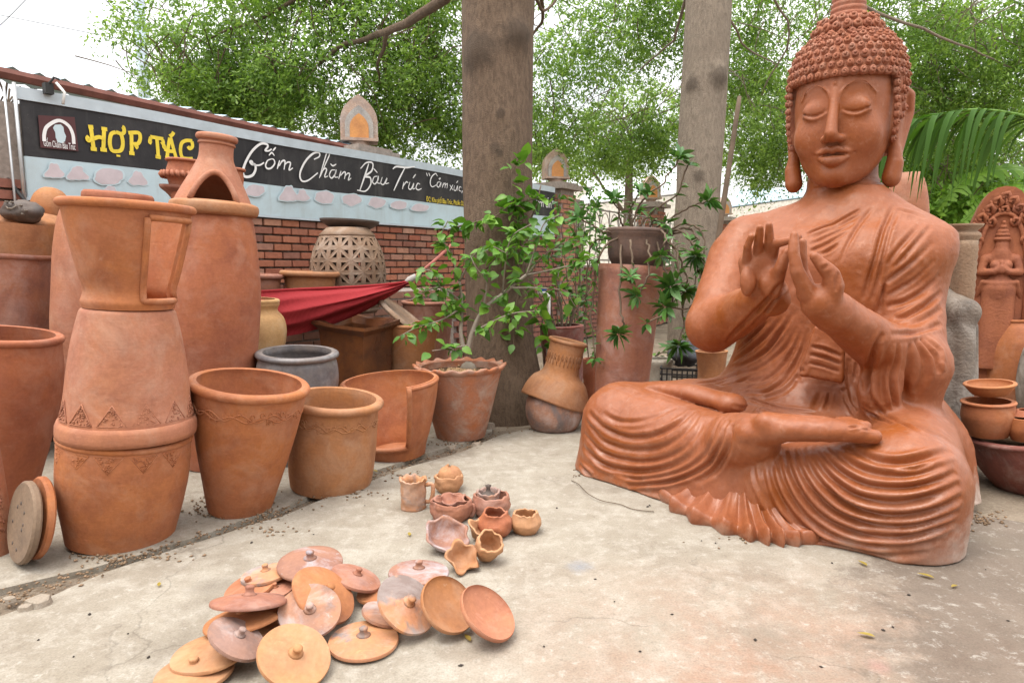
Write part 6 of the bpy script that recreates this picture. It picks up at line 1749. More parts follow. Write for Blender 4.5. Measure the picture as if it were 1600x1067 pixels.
# ------------------------------------------------------------------ right of the statue
pot('round_jar', 'orange jar with a flat lip at the right edge', 'jar', C['orange'], [(497, 36), (503, 38), (512, 46), (535, 57), (570, 62), (620, 60), (672, 50)], 1596, 1596, D=4.95, th=.02, rim=(5, 6, 2))
pot('round_jar', 'orange jar behind the grey column and bowls', 'jar', C['red'], [(491, 50), (497, 51), (520, 50), (580, 50), (640, 46), (660, 44)], 1542, 1542, D=5.3, th=.02, rim=(4, 5, 1))
pot('grey_jar', 'grey weathered jar cut off by the right edge', 'jar', C['greystone'], [(520, 20), (545, 34), (580, 44), (620, 46), (690, 34)], 1632, 1632, D=4.6, th=.02)
pl_ = pot('stone_planter', 'wide weathered maroon planter tub at the right edge', 'planter', C['maroon'], [(672, 112), (680, 113), (690, 110), (720, 106), (760, 94), (800, 76), (812, 68)], 1616, 1616, D=3.75, th=.03, rim=(8, 9, 3), depth=.05)
MB().lathe([(.001, pl_['H'] - .04), (pl_['R'] - .03, pl_['H'] - .045)], 40).build('soil', M['soil'], pl_)
zr = pl_['H'] - .035
pot('clay_bowl', 'round orange bowl on the maroon planter', 'bowl', C['orange'], [(626, 42), (632, 43), (645, 45), (658, 40), (668, 32)], 1545, 1545, D=3.7, base_z=zr, th=.016, rim=(6, 6, 3))
pot('clay_dish', 'shallow orange dish stacked on the round bowl', 'dish', C['paleo'], [(598, 41), (604, 40), (612, 34), (618, 28)], 1547, 1547, D=3.7, base_z=at(1547, 618, 3.7).z + .008, th=.012, rim=(5, 5, 2))
pot('clay_bowl', 'small closed orange bowl at the edge of the maroon planter', 'bowl', C['orange'], [(652, 26), (658, 27), (668, 27), (680, 20)], 1600, 1600, D=3.6, base_z=zr, th=.014)
pot('clay_bowl', 'small bowl upturned as a cover on the edge bowl', 'bowl', C['red'], [(640, 14), (645, 20), (652, 26)], 1601, 1601, D=3.6, base_z=at(1600, 653, 3.6).z + .02, th=.012)
wb = thing('wooden_board', 'pale wooden board standing between grey column and planter', 'board', Vector((at(1500, 690, 3.95).x, at(1500, 690, 3.95).y, 0)), (0, .12, -.6))
MB().box((0, 0, .13), (.12, .02, .26)).build('plank', M['wood'], wb, False)
pot('pink_jar', 'big pale pink jar rising behind the statue neck', 'jar', C['pink'], [(272, 30), (285, 37), (310, 42), (345, 44), (420, 44), (520, 40), (640, 34)], 1408, 1408, D=5.9, th=.02)
# grey broken sculpture
S = Sculpt((-.25, -.25, 0), (.25, .25, 1.55), .010)
Dg = 4.15; gb = Vector((at(1490, 600, Dg).x, at(1490, 600, Dg).y, 0))
AL = lambda px, py, dd=0.0: np.array(at(px, py, Dg + dd) - gb)
S.chain([AL(1478, 700, .05), AL(1476, 600, .05), AL(1480, 480, .05)], [.155, .15, .12], .03)
S.chain([AL(1502, 505, -.05), AL(1506, 560, -.08), AL(1504, 620, -.10), AL(1494, 665, -.12)], [.075, .062, .058, .066], .02)
S.chain([AL(1497, 486, -.04), AL(1508, 488, -.06)], [.095, .085], .03)
S.chain([AL(1490, 640, -.06), AL(1476, 690, -.08)], [.06, .055], .02)
S.chain([AL(1520, 510, .02), AL(1520, 600, .02)], [.03, .03], .015)
S.clipz(.002)
gv, gq = S.surface()
gs = thing('broken_sculpture', 'weathered grey broken figure standing behind the statue shoulder', 'sculpture', gb)
put('torso', mesh_np('torso', relax(gv, gq, 1), gq), C['greystone'], gs)
ccol = MB().lathe([(.062, .0), (.064, .05)] + [(.064 + .004 * (i % 2), .06 + i * .022) for i in range(15)] + [(.062, .4)], 24, wob=.03)
oc = ccol.build('carved_column', C['sandstone'], gs, loc=Vector(AL(1502, 478)))
fl_ = MB().lathe([(.06, 0), (.09, .01), (.085, .035), (.10, .055), (.095, .075), (.075, .09), (.105, .115), (.11, .13), (.05, .125)], 36, wob=.05).build('carved_capital', C['sandstone'], gs, loc=Vector(AL(1503, 384)))
# carved stele with a praying figure
Ds = 4.9; sb = Vector((at(1556, 480, Ds).x, at(1556, 480, Ds).y, 0))
st = thing('carved_stele', 'red clay stele carved with a crowned praying figure under a pointed arch', 'stele', sb, (0, 0, -math.radians(28)))
u = mpp(Ds); zt_ = at(1556, 294, Ds).z; hw = 56 * u
def arch_outline(w, z0, z1, n=12):
    zs_ = z0 + (z1 - z0) * .52
    L = [(-w, z0)] + [(-w * math.cos(i / n * PI / 2) ** .8 if i < n else 0, zs_ + (z1 - zs_) * math.sin(i / n * PI / 2) ** 1.25) for i in range(n + 1)]
    return L + [(-x, z) for x, z in reversed(L[:-1])]
def extr(L, y0, y1):
    q = len(L); return MB().add([(x, y0, z) for x, z in L] + [(x, y1, z) for x, z in L], [tuple(range(q)), tuple(range(2 * q - 1, q - 1, -1))] + [(i, q + i, q + (i + 1) % q, (i + 1) % q) for i in range(q)])
extr(arch_outline(hw, 0, zt_), -.04, .10).build('slab', C['stele'], st, False)
zb2 = at(1556, 490, Ds).z
inner = arch_outline(hw * .62, zb2 - .3, zt_ - .19, 14)
MB().tube([(x, -.05, z) for x, z in inner], .016, 8).build('arch_border', C['stele'], st)
for sgn in (-1, 1):
    MB().tube([(sgn * hw * .9, -.045, zb2 - .3), (sgn * hw * .9, -.045, zb2 + .40)], .02, 8).build('side_border', C['stele'], st)
    for i in range(16):
        MB().lathe([(.001, -.004), (.014, -.004), (.012, .008), (.001, .012)], 8).build('bead', C['stele'], st, loc=(sgn * hw * .77, -.046, zb2 - .1 + i * .035)).rotation_euler = (PI / 2, 0, 0)
for i in range(13):
    q = (i - 6) / 6; k = 1 - abs(q); x = q * hw * .86; z = zt_ - .09 - abs(q) ** 1.35 * .36
    m = MB(); m.tube([(.0, 0, 0), (.02, -.015, .03), (.01, -.02, .055), (-.015, -.02, .05), (-.02, -.02, .03), (-.008, -.025, .028)], [.012, .014, .013, .011, .009, .008], 7)
    m.tube([(.0, 0, 0), (-.025, -.012, .018), (-.035, -.015, .045)], [.012, .012, .006], 6)
    o = m.build('flame_scroll', C['stele'], st, loc=(x, -.045, z - .03)); o.rotation_euler = (0, q * .9, 0); o.scale = (1.25,) * 3
    if i % 2 == 0:
        o = m.build('flame_scroll', C['stele'], st, loc=(x * .8, -.045, z - .11)); o.rotation_euler = (0, q * .9, 0)
S = Sculpt((-.2, -.16, -.62), (.2, .03, .52), .008)
S.chain([(0, -.05, .27), (0, -.055, .24)], [.042, .036], .01)
for z, r_ in ((.315, .055), (.345, .045), (.37, .036), (.40, .024), (.43, .012)): S.ell((0, -.05, z), (r_, .05, .02), .006)
S.chain([(-.085, -.035, .175), (.085, -.035, .175)], [.035, .035], .02); S.chain([(0, -.04, .2), (0, -.045, .05), (0, -.045, -.03)], [.06, .05, .072], .03)
S.ell((.036, -.085, .13), (.032, .03, .032), .01); S.ell((-.036, -.085, .13), (.032, .03, .032), .01)
for sg in (-1, 1):
    S.chain([(sg * .095, -.04, .17), (sg * .115, -.055, .08), (sg * .04, -.105, .085), (0, -.115, .115)], [.03, .026, .022, .018], .008)
    S.chain([(sg * .04, -.04, -.03), (sg * .05, -.045, -.6)], [.062, .06], .05)
    S.chain([(sg * .02, -.10, .0), (sg * .10, -.07, .01), (sg * .13, -.03, -.10)], [.02, .018, .014], .006)
S.chain([(0, -.115, .09), (0, -.11, .15)], [.02, .012], .006)
for k in range(3): S.chain([(-.08, -.06, -.02 - k * .03), (0, -.10, -.04 - k * .03), (.08, -.06, -.02 - k * .03)], [.012, .014, .012], .006)
fv, fq = S.surface()
put('praying_figure', mesh_np('praying_figure', fv, fq), C['stele'], st, (0, 0, zb2 + .22))
# ------------------------------------------------------------------ the heap of pot lids
def facing(p, ratio, ang):
    """normal of a disc at p that shows the given minor/major ratio with its near side turned towards image bearing ang"""
    v = (Vector((0, 0, EYE)) - p).normalized()
    upi = Vector((0, SP, CP)); upi = (upi - v * upi.dot(v)).normalized()
    rti = upi.cross(v).normalized()
    a = math.radians(ang)
    return (v * ratio + (rti * math.cos(a) + upi * math.sin(a)) * math.sqrt(1 - ratio * ratio)).normalized()
def lid(name, label, cx, cy, rx, ratio, ang, mat, lift=0.0, concave=False, knob=1.0, dome=.20, seed=0):
    z = .03
    for _ in range(6):
        D = gdepth(cy, z); p = at(cx, cy, D); n = facing(p, ratio, ang); R = rx * mpp(D)
        z = R * math.sqrt(max(0, 1 - n.z ** 2)) + lift + .012
    t = thing(name, label, 'lid', p, (0, 0, 0), 'heap of loose pot lids')
    t.rotation_euler = Vector((0, 0, 1)).rotation_difference(n).to_euler()
    h = R * dome
    if not concave:
        top = [(R, -.004), (R * 1.005, .0), (R * .985, .006), (R * .8, h * .40), (R * .5, h * .74), (R * .25, h * .93), (.001, h)]
        bot = [(.001, h - .012), (R * .5, h * .74 - .012), (R * .8, h * .4 - .011), (R * .95, -.004)]
        MB().lathe(bot + top, 44, wob=.03, seed=seed, close=False).build('plate', mat, t, sharp=60)
        k = R * .13 * knob
        MB().lathe([(k * 1.5, h * .9), (k * 1.0, h + k * .15), (k * .72, h + k * .6), (k * .82, h + k * 1.1), (k * .9, h + k * 1.35), (k * .6, h + k * 1.6), (.001, h + k * 1.65)], 16, wob=.05, seed=seed).build('knob', mat, t)
    else:
        inn = [(.001, -h), (R * .3, -h * .9), (R * .6, -h * .62), (R * .85, -h * .25), (R * .95, .0), (R * .975, .008), (R, .004), (R * 1.0, -.006), (R * .85, -h * .25 - .014), (R * .5, -h * .72 - .014), (.001, -h - .014)]
        MB().lathe(inn[::-1], 44, wob=.012, seed=seed).build('plate', mat, t, sharp=60)
        k = R * .13
        MB().lathe([(k * 1.2, -h - .012), (k * .7, -h - .02), (k * .9, -h - .035), (.001, -h - .04)][::-1], 14).build('knob', mat, t)
    return t
lids = [
 ('dark ash-glazed lid with blue-white crust on top of the heap', 485, 880, 50, .50, 92, 'glazebits', .075),
 ('red-brown lid tucked behind the ash-glazed lid', 556, 903, 40, .42, 68, 'brownred', .03),
 ('flat orange lid left of the ash-glazed lid', 416, 897, 38, .36, 98, 'smokeo', .05),
 ('dark orange lid at the far left back of the heap', 392, 917, 41, .46, 110, 'orange', .012),
 ('small pinkish lid wedged behind the grey mottled lid', 430, 921, 27, .5, 95, 'pink', .03),
 ('broad bright orange lid behind the grey mottled lid', 506, 929, 54, .64, 48, 'paleo', .012),
 ('grey mottled lid leaning in the middle of the heap', 484, 955, 48, .84, 92, 'smoke', .03),
 ('edge-on pinkish brown lid with a whitened knob', 389, 940, 57, .20, 86, 'brownred', .085),
 ('orange lid propped like a roof below the pinkish lid', 383, 966, 61, .30, 98, 'paleo', .035),
 ('yellowish lid with pale knob under the propped lid', 407, 974, 37, .48, 75, 'pale', .008),
 ('smoke-blackened lid leaning over the lower left of the heap', 370, 998, 47, .55, 55, 'smoke', .03),
 ('pale orange lid with a shaded rim at lower left', 331, 1019, 60, .44, 97, 'pale', .016),
 ('pale orange lid cut by the bottom edge at lower left', 304, 1051, 58, .47, 94, 'pale', .0),
 ('large yellowish lid leaning at the front of the heap', 460, 1024, 57, .80, 62, 'pale', .0),
 ('flat orange lid with a blackened patch lying alone', 568, 1001, 54, .52, 90, 'smokeo', .0),
 ('dusty brown domed lid at the back of the right group', 654, 895, 47, .40, 88, 'glazebits', .06),
 ('small orange lid between the two groups of lids', 583, 929, 25, .5, 95, 'paleo', .012),
 ('sooty grey lid under the right group', 600, 960, 36, .45, 72, 'smoke', .0),
 ('orange-pink lid leaning in the right group', 636, 944, 51, .72, 45, 'smokeo', .01),
]
for i, (lab, cx, cy, rx, ra, an, mt, lf) in enumerate(lids):
    lid('pot_lid', lab, cx, cy, rx, ra, an, C[mt], lf, seed=i, dome=.2 if ra < .7 else .14, knob=1.15 if i not in (11,) else .1)
lid('pot_lid', 'upturned tan lid showing its hollow inside', 700, 944, 47, .76, 40, C['tan'], .012, True, seed=31, dome=.25)
lid('pot_lid', 'upturned pink lid tilted at the right end of the heap', 762, 957, 50, .60, 46, C['pink'], .012, True, seed=32, dome=.25)

# ------------------------------------------------------------------ small hand-made pots
def claypot(name, label, cat, cx, yb, H_px, prof, mat, waves=0, wamp=0.0, tilt=None, th_px=3.5, seed=0, parts=None, lift=0.0, wob=.11):
    """prof: (half width px, height fraction) from foot to lip"""
    rb = prof[0][0]
    D = gdepth(yb, lift) / (1 - rb / F_PX); u = mpp(D); H = H_px * u
    p = at(cx, yb, D); p.z = lift
    t = thing(name, label, cat, p, (0, 0, 0), 'small hand-made clay pots')
    pr = smooth_pts([(r * u, h * H) for r, h in prof], 16); th = th_px * u
    inn = [(max(.004, r - th), z) for r, z in pr[::-1] if z > th * 1.2]
    P = [(.001, 0)] + [tuple(q) for q in pr] + inn + [(.001, th)]
    n = 48; V, Fs = [], []
    for r, z in P:
        k = (z / H) ** 2
        for i in range(n):
            a = 2 * PI * i / n
            w = 1 + wob * mnoise.noise(Vector((math.cos(a) * 1.5 + seed * 3.3, math.sin(a) * 1.5, z * 25))) + .05 * mnoise.noise(Vector((math.cos(a) * 4 + seed, math.sin(a) * 4, z * 60))) + wamp * k * math.sin(a * waves + seed)
            V.append((r * w * math.cos(a), r * w * math.sin(a), z + (wamp * H * .5 * k * math.cos(a * waves * 1.0 + seed) if waves else 0) + .12 * H * k * mnoise.noise(Vector((math.cos(a) * 2.6, math.sin(a) * 2.6, seed)))))
    m_ = len(P)
    for j in range(m_ - 1):
        for i in range(n): Fs.append((j * n + i, j * n + (i + 1) % n, (j + 1) * n + (i + 1) % n, (j + 1) * n + i))
    MB().add(V, Fs).build('body', mat, t)
    if tilt: t.rotation_euler = tilt; t.location.z += abs(math.sin(tilt[0])) * rb * u * .8 + abs(math.sin(tilt[1])) * rb * u * .8
    if parts: parts(t, u, H)
    return t
def handle(side, r_px, w_px, z0, z1):
    def f(t, u, H):
        pts = [(r_px * u * side, 0, H * z1), ((r_px + w_px) * u * side, -.004, H * (z1 + .02)), ((r_px + w_px * 1.1) * u * side, -.006, H * (z0 + z1) / 2), ((r_px + w_px * .7) * u * side, -.004, H * z0), (r_px * u * side, 0, H * z0 * .9)]
        MB().tube(smooth_pts(pts, 16), 3.4 * u, 8).build('handle', t.children[0].data.materials[0], t)
    return f
claypot('mug', 'crooked clay mug with a handle', 'mug', 646, 800, 46, [(20, 0), (19, .2), (20, .5), (19, .8), (22, 1)], C['smokeo'], 3, .03, seed=1, parts=handle(1, 19, 11, .25, .8))
claypot('clay_cup', 'pinched lotus-like cup farthest back', 'cup', 701, 772, 26, [(15, 0), (21, .35), (22, .7), (21, 1)], C['pale'], 5, .06, seed=2)
claypot('clay_cup', 'crumpled upturned cup lying in the lotus-like cup', 'cup', 703, 758, 24, [(19, 0), (20, .4), (15, .8), (6, 1)], C['pale'], 5, .1, seed=9, lift=.042, th_px=4)
claypot('clay_bowl', 'red-brown clay bowl with a lug handle', 'bowl', 705, 819, 30, [(25, 0), (31, .35), (32, .75), (30, 1)], C['brownred'], 4, .025, seed=3, parts=handle(1, 28, 7, .2, .7))
claypot('crumpled_dish', 'crumpled brown dish sitting in the red-brown bowl', 'dish', 705, 800, 18, [(12, 0), (20, .5), (24, 1)], C['brownred'], 5, .18, seed=4, lift=.045)
claypot('clay_bowl', 'round red-brown bowl that holds the grey cup', 'bowl', 768, 812, 32, [(22, 0), (29, .4), (29, .8), (27, 1)], C['brownred'], 3, .02, seed=5)
claypot('clay_cup', 'grey-rimmed cup set inside a red-brown bowl', 'cup', 763, 797, 26, [(13, 0), (17, .5), (19, 1)], C['smoke'], 0, 0, seed=6, lift=.04,
        parts=lambda t, u, H: MB().lathe([(14 * u, H * .7), (10 * u, H * .85), (4 * u, H * 1.0), (3 * u, H * 1.2), (5 * u, H * 1.36), (.001, H * 1.45)], 16).build('knobbed_stopper', C['dark'], t))
claypot('clay_bowl', 'brown pinch pot with a wide mouth in front of the grey cup', 'bowl', 773, 842, 36, [(18, 0), (27, .3), (28, .6), (22, .85), (20, 1)], C['red'], 3, .06, seed=7)
claypot('clay_bowl', 'pale orange pinch pot at the right end of the small pots', 'bowl', 821, 837, 31, [(17, 0), (23, .35), (24, .6), (20, .9), (19, 1)], C['pale'], 3, .03, seed=8)
claypot('frilled_dish', 'pink frilled dish dusted white at the left of the small pots', 'dish', 696, 860, 22, [(14, 0), (26, .4), (35, 1)], C['glazebits'], 6, .09, tilt=(.45, .12, .2), seed=11, th_px=4)
claypot('star_dish', 'brown star-shaped dish nearest the camera', 'dish', 717, 889, 22, [(10, 0), (18, .4), (27, 1)], C['tan'], 5, .16, tilt=(.7, .05, .5), seed=12, th_px=4)
claypot('crumpled_dish', 'orange crumpled cup behind the star-shaped dish', 'dish', 750, 848, 20, [(12, 0), (18, .5), (23, 1)], C['pale'], 5, .13, tilt=(.2, .2, .3), seed=13)
claypot('clay_cup', 'orange cup lying tilted beside the star-shaped dish', 'cup', 757, 880, 34, [(14, 0), (20, .4), (22, .8), (21, 1)], C['pale'], 3, .04, tilt=(.5, .35, 0), seed=14)
# ------------------------------------------------------------------ trees
rt = np.random.default_rng(7)
def leaf_cloud(centers, per, spread, L, W, seed, droop=.5):
    """sprays of small folded leaves strung along drooping twigs -> one mesh (numpy)"""
    r = np.random.default_rng(seed)
    c = np.asarray(centers); m = len(c)
    d0 = r.normal(0, 1, (m, 3)); d0[:, 2] = d0[:, 2] * .45 - .25; d0 /= np.linalg.norm(d0, axis=1, keepdims=True)
    tl = r.uniform(.25, .62, m) * (spread[0] / .2)
    rep = lambda x: np.repeat(x, per, 0)
    u = np.tile(np.linspace(0, 1, per), m) + r.normal(0, .03, m * per)
    D0, TL = rep(d0), rep(tl)[:, None]
    side = np.cross(d0, r.normal(0, 1, (m, 3))); side /= np.linalg.norm(side, axis=1, keepdims=True) + 1e-9
    fork = np.where(r.random(m * per) < .5, 1.0, -1.0)[:, None] * r.uniform(0, .32, m * per)[:, None]
    n = m * per
    P = rep(c) + D0 * TL * u[:, None] + rep(side) * fork * TL * u[:, None] + np.array((0, 0, -1.0)) * (TL * .35) * (u[:, None] ** 2) + r.normal(0, .022, (n, 3))
    sg = np.where(np.arange(n) % 2 == 0, 1.0, -1.0)[:, None]
    d = D0 * .7 + rep(side) * sg * .9 + r.normal(0, .45, (n, 3)); d[:, 2] -= droop * .6; d /= np.linalg.norm(d, axis=1, keepdims=True)
    nn = np.array((0, -.25, .9)) + r.normal(0, .55, (n, 3))
    s = np.cross(d, nn); s /= np.linalg.norm(s, axis=1, keepdims=True) + 1e-9
    nn = np.cross(d, s)
    l = (L * r.uniform(.6, 1.35, n))[:, None]; w = (W * r.uniform(.7, 1.25, n))[:, None]
    a = P; b = P + d * l * .45 + s * w * .5 + nn * w * .14; cc = P + d * l - nn * l * .12; e = P + d * l * .45 - s * w * .5 + nn * w * .14
    V = np.stack([a, b, cc, e], 1).reshape(-1, 3)
    return V, np.arange(n * 4).reshape(-1, 4)
def blob_centers(blobs, seed, thr=-.05, scale=.9):
    """twig ends inside a set of pixel-placed ellipsoids, broken up by noise so sky shows through"""
    r = random.Random(seed); out = []
    for (px, py, D, rx, ry, rd, n) in blobs:
        c = at(px, py, D); u = mpp(D); k = 0; tries = 0
        while k < n and tries < n * 12:
            tries += 1
            x, y, z = r.uniform(-1, 1), r.uniform(-1, 1), r.uniform(-1, 1)
            q = x * x + y * y + z * z
            if q > 1 or r.random() < .25 * (1 - q): continue
            p = Vector((c.x + x * rx * u, c.y + y * rd, c.z + z * ry * u))
            if mnoise.noise(p * scale + Vector((seed, 0, 0))) + .75 * mnoise.noise(p * scale * 2.3) < thr: continue
            out.append(tuple(p)); k += 1
    return out
def limb(pts, r0, r1, n=18, k=9):
    P = smooth_pts(pts, n)
    for i in range(1, n - 1): P[i] += np.array([mnoise.noise(Vector(P[i]) * 2.1), mnoise.noise(Vector(P[i]) * 2.1 + Vector((5, 0, 0))), mnoise.noise(Vector(P[i]) * 2.1 + Vector((0, 5, 0)))]) * .06
    return P, [r0 + (r1 - r0) * (i / (n - 1)) ** .8 for i in range(n)]
def trunk_r(a, z, R, knots, seed):
    d = Vector((math.cos(a), math.sin(a), 0))
    r = R * (1 + .05 * mnoise.noise(d * 1.2 + Vector((0, 0, z * .8 + seed))) + .025 * mnoise.noise(d * 5 + Vector((0, 0, z * 1.2 + seed))))
    for (ka, kz, kr, kd) in knots:
        q = (((a - ka + PI) % (2 * PI) - PI) * R) ** 2 + ((z - kz) * .9) ** 2
        r += kd * math.exp(-q / kr ** 2)
    return r
def trunk_mesh(axis, radii, knots, seed, n=48, rows=110):
    A = smooth_pts(axis, rows); R = np.interp(np.linspace(0, 1, rows), np.linspace(0, 1, len(radii)), radii)
    V, Fs = [], []
    for j in range(rows):
        for i in range(n):
            a = 2 * PI * i / n; r = trunk_r(a, A[j][2], R[j], knots, seed)
            V.append((A[j][0] + r * math.cos(a), A[j][1] + r * math.sin(a), A[j][2]))
    for j in range(rows - 1):
        for i in range(n): Fs.append((j * n + i, j * n + (i + 1) % n, (j + 1) * n + (i + 1) % n, (j + 1) * n + i))
    return MB().add(V, Fs), A, R
def tree(name, label, axis, radii, knots, bark, limbs, blobs, seed, leaf, L=.07, W=.032, per=24, spread=(.20, .2, .15), thr=-.05, twigs=160, group=None):
    base = Vector(axis[0])
    t = thing(name, label, 'tree', (0, 0, 0), (0, 0, 0), group)
    t.location = base
    lk = [(a, z - base.z, r_, d_) for a, z, r_, d_ in knots]
    m, TA, TR = trunk_mesh([Vector(p) - base for p in axis], radii, lk, seed)
    if isinstance(bark, tuple):                          # bark with its own dark branch collars
        sp = []
        for (ka, kz, kr, kd) in lk:
            R_ = float(np.interp(kz, TA[:, 2], TR)); sp.append((float(np.interp(kz, TA[:, 2], TA[:, 0])) + (R_ + kd) * math.cos(ka), float(np.interp(kz, TA[:, 2], TA[:, 1])) + (R_ + kd) * math.sin(ka), kz, kr * 1.7))
        bark = bark_mat(bark[0], *bark[1:], spots=sp)
    m.build('trunk', bark, t)
    for pts, r0, r1 in limbs:
        P, R = limb([Vector(p) - base for p in pts], r0, r1)
        MB().tube(P, R, 8).build('branch', bark, t)
    cs = blob_centers(blobs, seed, thr)
    b = np.array(base)
    V, Q = leaf_cloud(np.array(cs) - b, per, spread, L, W, seed)
    crown = put('crown', mesh_np('crown', V, Q, False), leaf, t)
    r = random.Random(seed); tw_ = MB()
    for c in r.sample(cs, min(len(cs), twigs * 2)):
        c = Vector(c) - base; e = c + Vector((r.gauss(0, .35), r.gauss(0, .3), r.uniform(.15, .6)))
        mid = c.lerp(e, .5) + Vector((r.gauss(0, .06), 0, r.gauss(0, .06)))
        tw_.tube(smooth_pts([c, mid, e], 5), [.003, .005, .007, .008, .009], 4, caps=False)
    tag(tw_.build('twigs', bark, crown), kind='stuff')
    return t
D1 = 5.55
ax1 = [Vector((at(785, 600, D1).x, at(785, 600, D1).y, -.03)), at(782, 520, D1), at(777, 300, D1), at(778, 100, D1), at(779, -60, D1), at(770, -320, D1 + .2), at(760, -600, D1 + .5)]
tree('shade_tree', 'big brown tree trunk in the middle carrying leafy boughs', ax1, [.41, .275, .285, .295, .305, .29, .24], [(-PI / 2 - .55, at(750, 95, D1).z, .13, .045), (-PI / 2 + .55, at(805, 70, D1).z, .11, .05), (-PI / 2 + .1, at(772, 190, D1).z, .03, .02), (-PI / 2 - .05, at(775, 240, D1).z, .035, .02), (-PI / 2 + .1, at(765, 248, D1).z, .025, .015)], ('bark_brown_scarred', (.165, .115, .08), (.20, .14, .098), (.08, .055, .04)),
     [([at(770, -120, D1), at(690, 0, 6.6), at(610, 48, 7.4), at(560, 62, 8.0), at(500, 100, 8.6)], .07, .02), ([at(770, -200, D1), at(560, -60, 7.6), at(430, 20, 8.6), at(330, 60, 9.2)], .05, .012), ([at(610, 48, 7.4), at(590, 95, 8.0), at(594, 130, 8.6)], .03, .012),
      ([at(790, -180, D1), at(840, 10, 7.0), at(880, -30, 7.4)], .03, .01), ([at(790, -160, D1), at(850, 15, 8.0), at(830, 60, 8.6), at(815, 120, 9)], .03, .01)],
     [(430, 20, 9.0, 190, 120, 1.4, 560), (310, 80, 9.2, 110, 90, 1.2, 300), (560, 60, 9.0, 160, 140, 1.5, 520), (660, 160, 9.4, 90, 110, 1.2, 300), (470, 160, 9.6, 150, 70, 1.0, 420), (245, 60, 9.4, 60, 80, .8, 130), (600, -40, 8.5, 160, 90, 1.4, 260), (880, 120, 10.5, 80, 130, 1.4, 220), (930, 30, 10.5, 120, 90, 1.5, 220), (700, 40, 9.8, 70, 130, 1.0, 180), (360, 150, 9.8, 90, 60, 1.0, 220), (560, 190, 10.2, 130, 45, .9, 300), (690, 230, 10.2, 45, 60, .8, 150), (860, 200, 11, 50, 60, .9, 140), (420, 120, 9.6, 200, 90, 1.2, 320)],
     3, M['leaf_tree'], twigs=260, thr=.07, per=20)
D2 = 7.6
ax2 = [Vector((at(1080, 640, D2).x, at(1080, 640, D2).y, -.03)), at(1084, 420, D2), at(1091, 300, D2), at(1099, 150, D2), at(1107, 0, D2), at(1112, -160, D2), at(1118, -400, D2 + .3)]
tree('shade_tree', 'paler tree trunk behind the plant bowl, left of the statue head', ax2, [.29, .255, .245, .25, .255, .24, .2], [(-PI / 2 + .45, at(1115, 128, D2).z, .10, .05), (-PI / 2 - .8, at(1068, 138, D2).z, .07, .03), (-PI / 2 - .3, at(1080, 280, D2).z, .05, .02)], ('bark_grey_scarred', (.25, .2, .155), (.30, .245, .19), (.15, .12, .095)),
     [([at(1085, -60, D2), at(1060, 40, 8.2), at(1050, 65, 8.6), at(1000, 110, 9.5)], .026, .01), ([at(1120, -80, D2), at(1140, 20, 8.4), at(1165, 75, 9), at(1215, 105, 9.6)], .024, .008), ([at(1120, -200, D2), at(1290, -20, 8.4), at(1480, 60, 9.2), at(1590, 110, 9.6)], .035, .01), ([at(1120, -150, D2), at(1230, 40, 9.0), at(1190, 150, 9.8)], .024, .008)],
     [(1010, 90, 11, 110, 120, 1.6, 420), (960, 190, 11.5, 110, 60, 1.4, 200), (1180, 100, 11, 80, 140, 1.5, 360), (1300, 30, 11, 160, 110, 1.6, 420), (1470, 60, 10.5, 140, 130, 1.6, 560), (1560, 140, 10.5, 110, 130, 1.5, 420), (1440, 200, 11.5, 100, 90, 1.3, 260), (1210, 230, 12, 60, 60, 1.2, 120), (1060, 0, 10.5, 90, 80, 1.2, 160), (1000, 220, 12, 90, 45, 1.2, 220), (1200, 130, 12, 70, 150, 1.2, 360), (1170, 250, 13, 60, 50, 1.0, 160), (1560, 40, 10, 120, 120, 1.3, 360)],
     5, M['leaf_tree'], twigs=260, thr=.09, per=19)
# trees standing farther off
def far_tree(label, px, D, blobs, seed, leaf, per=22, L=.10, W=.05, hgt=4.4):
    b = Vector((at(px, 300, D).x, at(px, 300, D).y, -.03))
    tree('background_tree', label, [b, b + Vector((.02, 0, hgt * .36)), b + Vector((.04, .02, hgt * .68)), b + Vector((.05, .05, hgt))], [.16, .12, .1, .05], [], M['bark'], [([b + Vector((.02, 0, hgt * .55)), at(blobs[0][0], blobs[0][1], D)], .05, .015)], blobs, seed, leaf, L, W, per, (.2, .2, .16), .0, 60, 'trees beyond the wall')
far_tree('bright green tree above the banner edge', 400, 13, [(405, 175, 13, 45, 50, .8, 150), (380, 205, 13, 60, 30, .8, 110)], 12, M['leaf_bright'])
far_tree('loose pale tree beyond the iron fence', 980, 16, [(900, 240, 16, 90, 40, 1.5, 150), (1000, 200, 16, 90, 70, 1.5, 220), (1190, 200, 15, 70, 90, 1.5, 240)], 14, M['leaf_far'], 24)
far_tree('dark green tree behind the palm frond', 1500, 14, [(1480, 130, 14, 130, 120, 1.5, 380), (1590, 200, 14, 80, 110, 1.3, 220), (1430, 260, 14, 60, 60, 1.2, 140)], 16, M['leaf_tree'], 24)
far_tree('bright yellow-green shrub tree behind the carved stele', 1500, 12, [(1490, 300, 12, 60, 45, .8, 200), (1465, 270, 12.5, 40, 40, .8, 120), (1560, 320, 12, 60, 50, .8, 160), (1475, 330, 11, 40, 40, .6, 120)], 17, M['leaf_bright'], 20, .12, .07)
far_tree('light green shrub growing at the left end of the banner', 15, 6.2, [(15, 262, 6.2, 32, 38, .35, 90), (0, 235, 6.2, 24, 24, .3, 40)], 18, M['leaf_bright'], 12, .09, .06, 1.7)
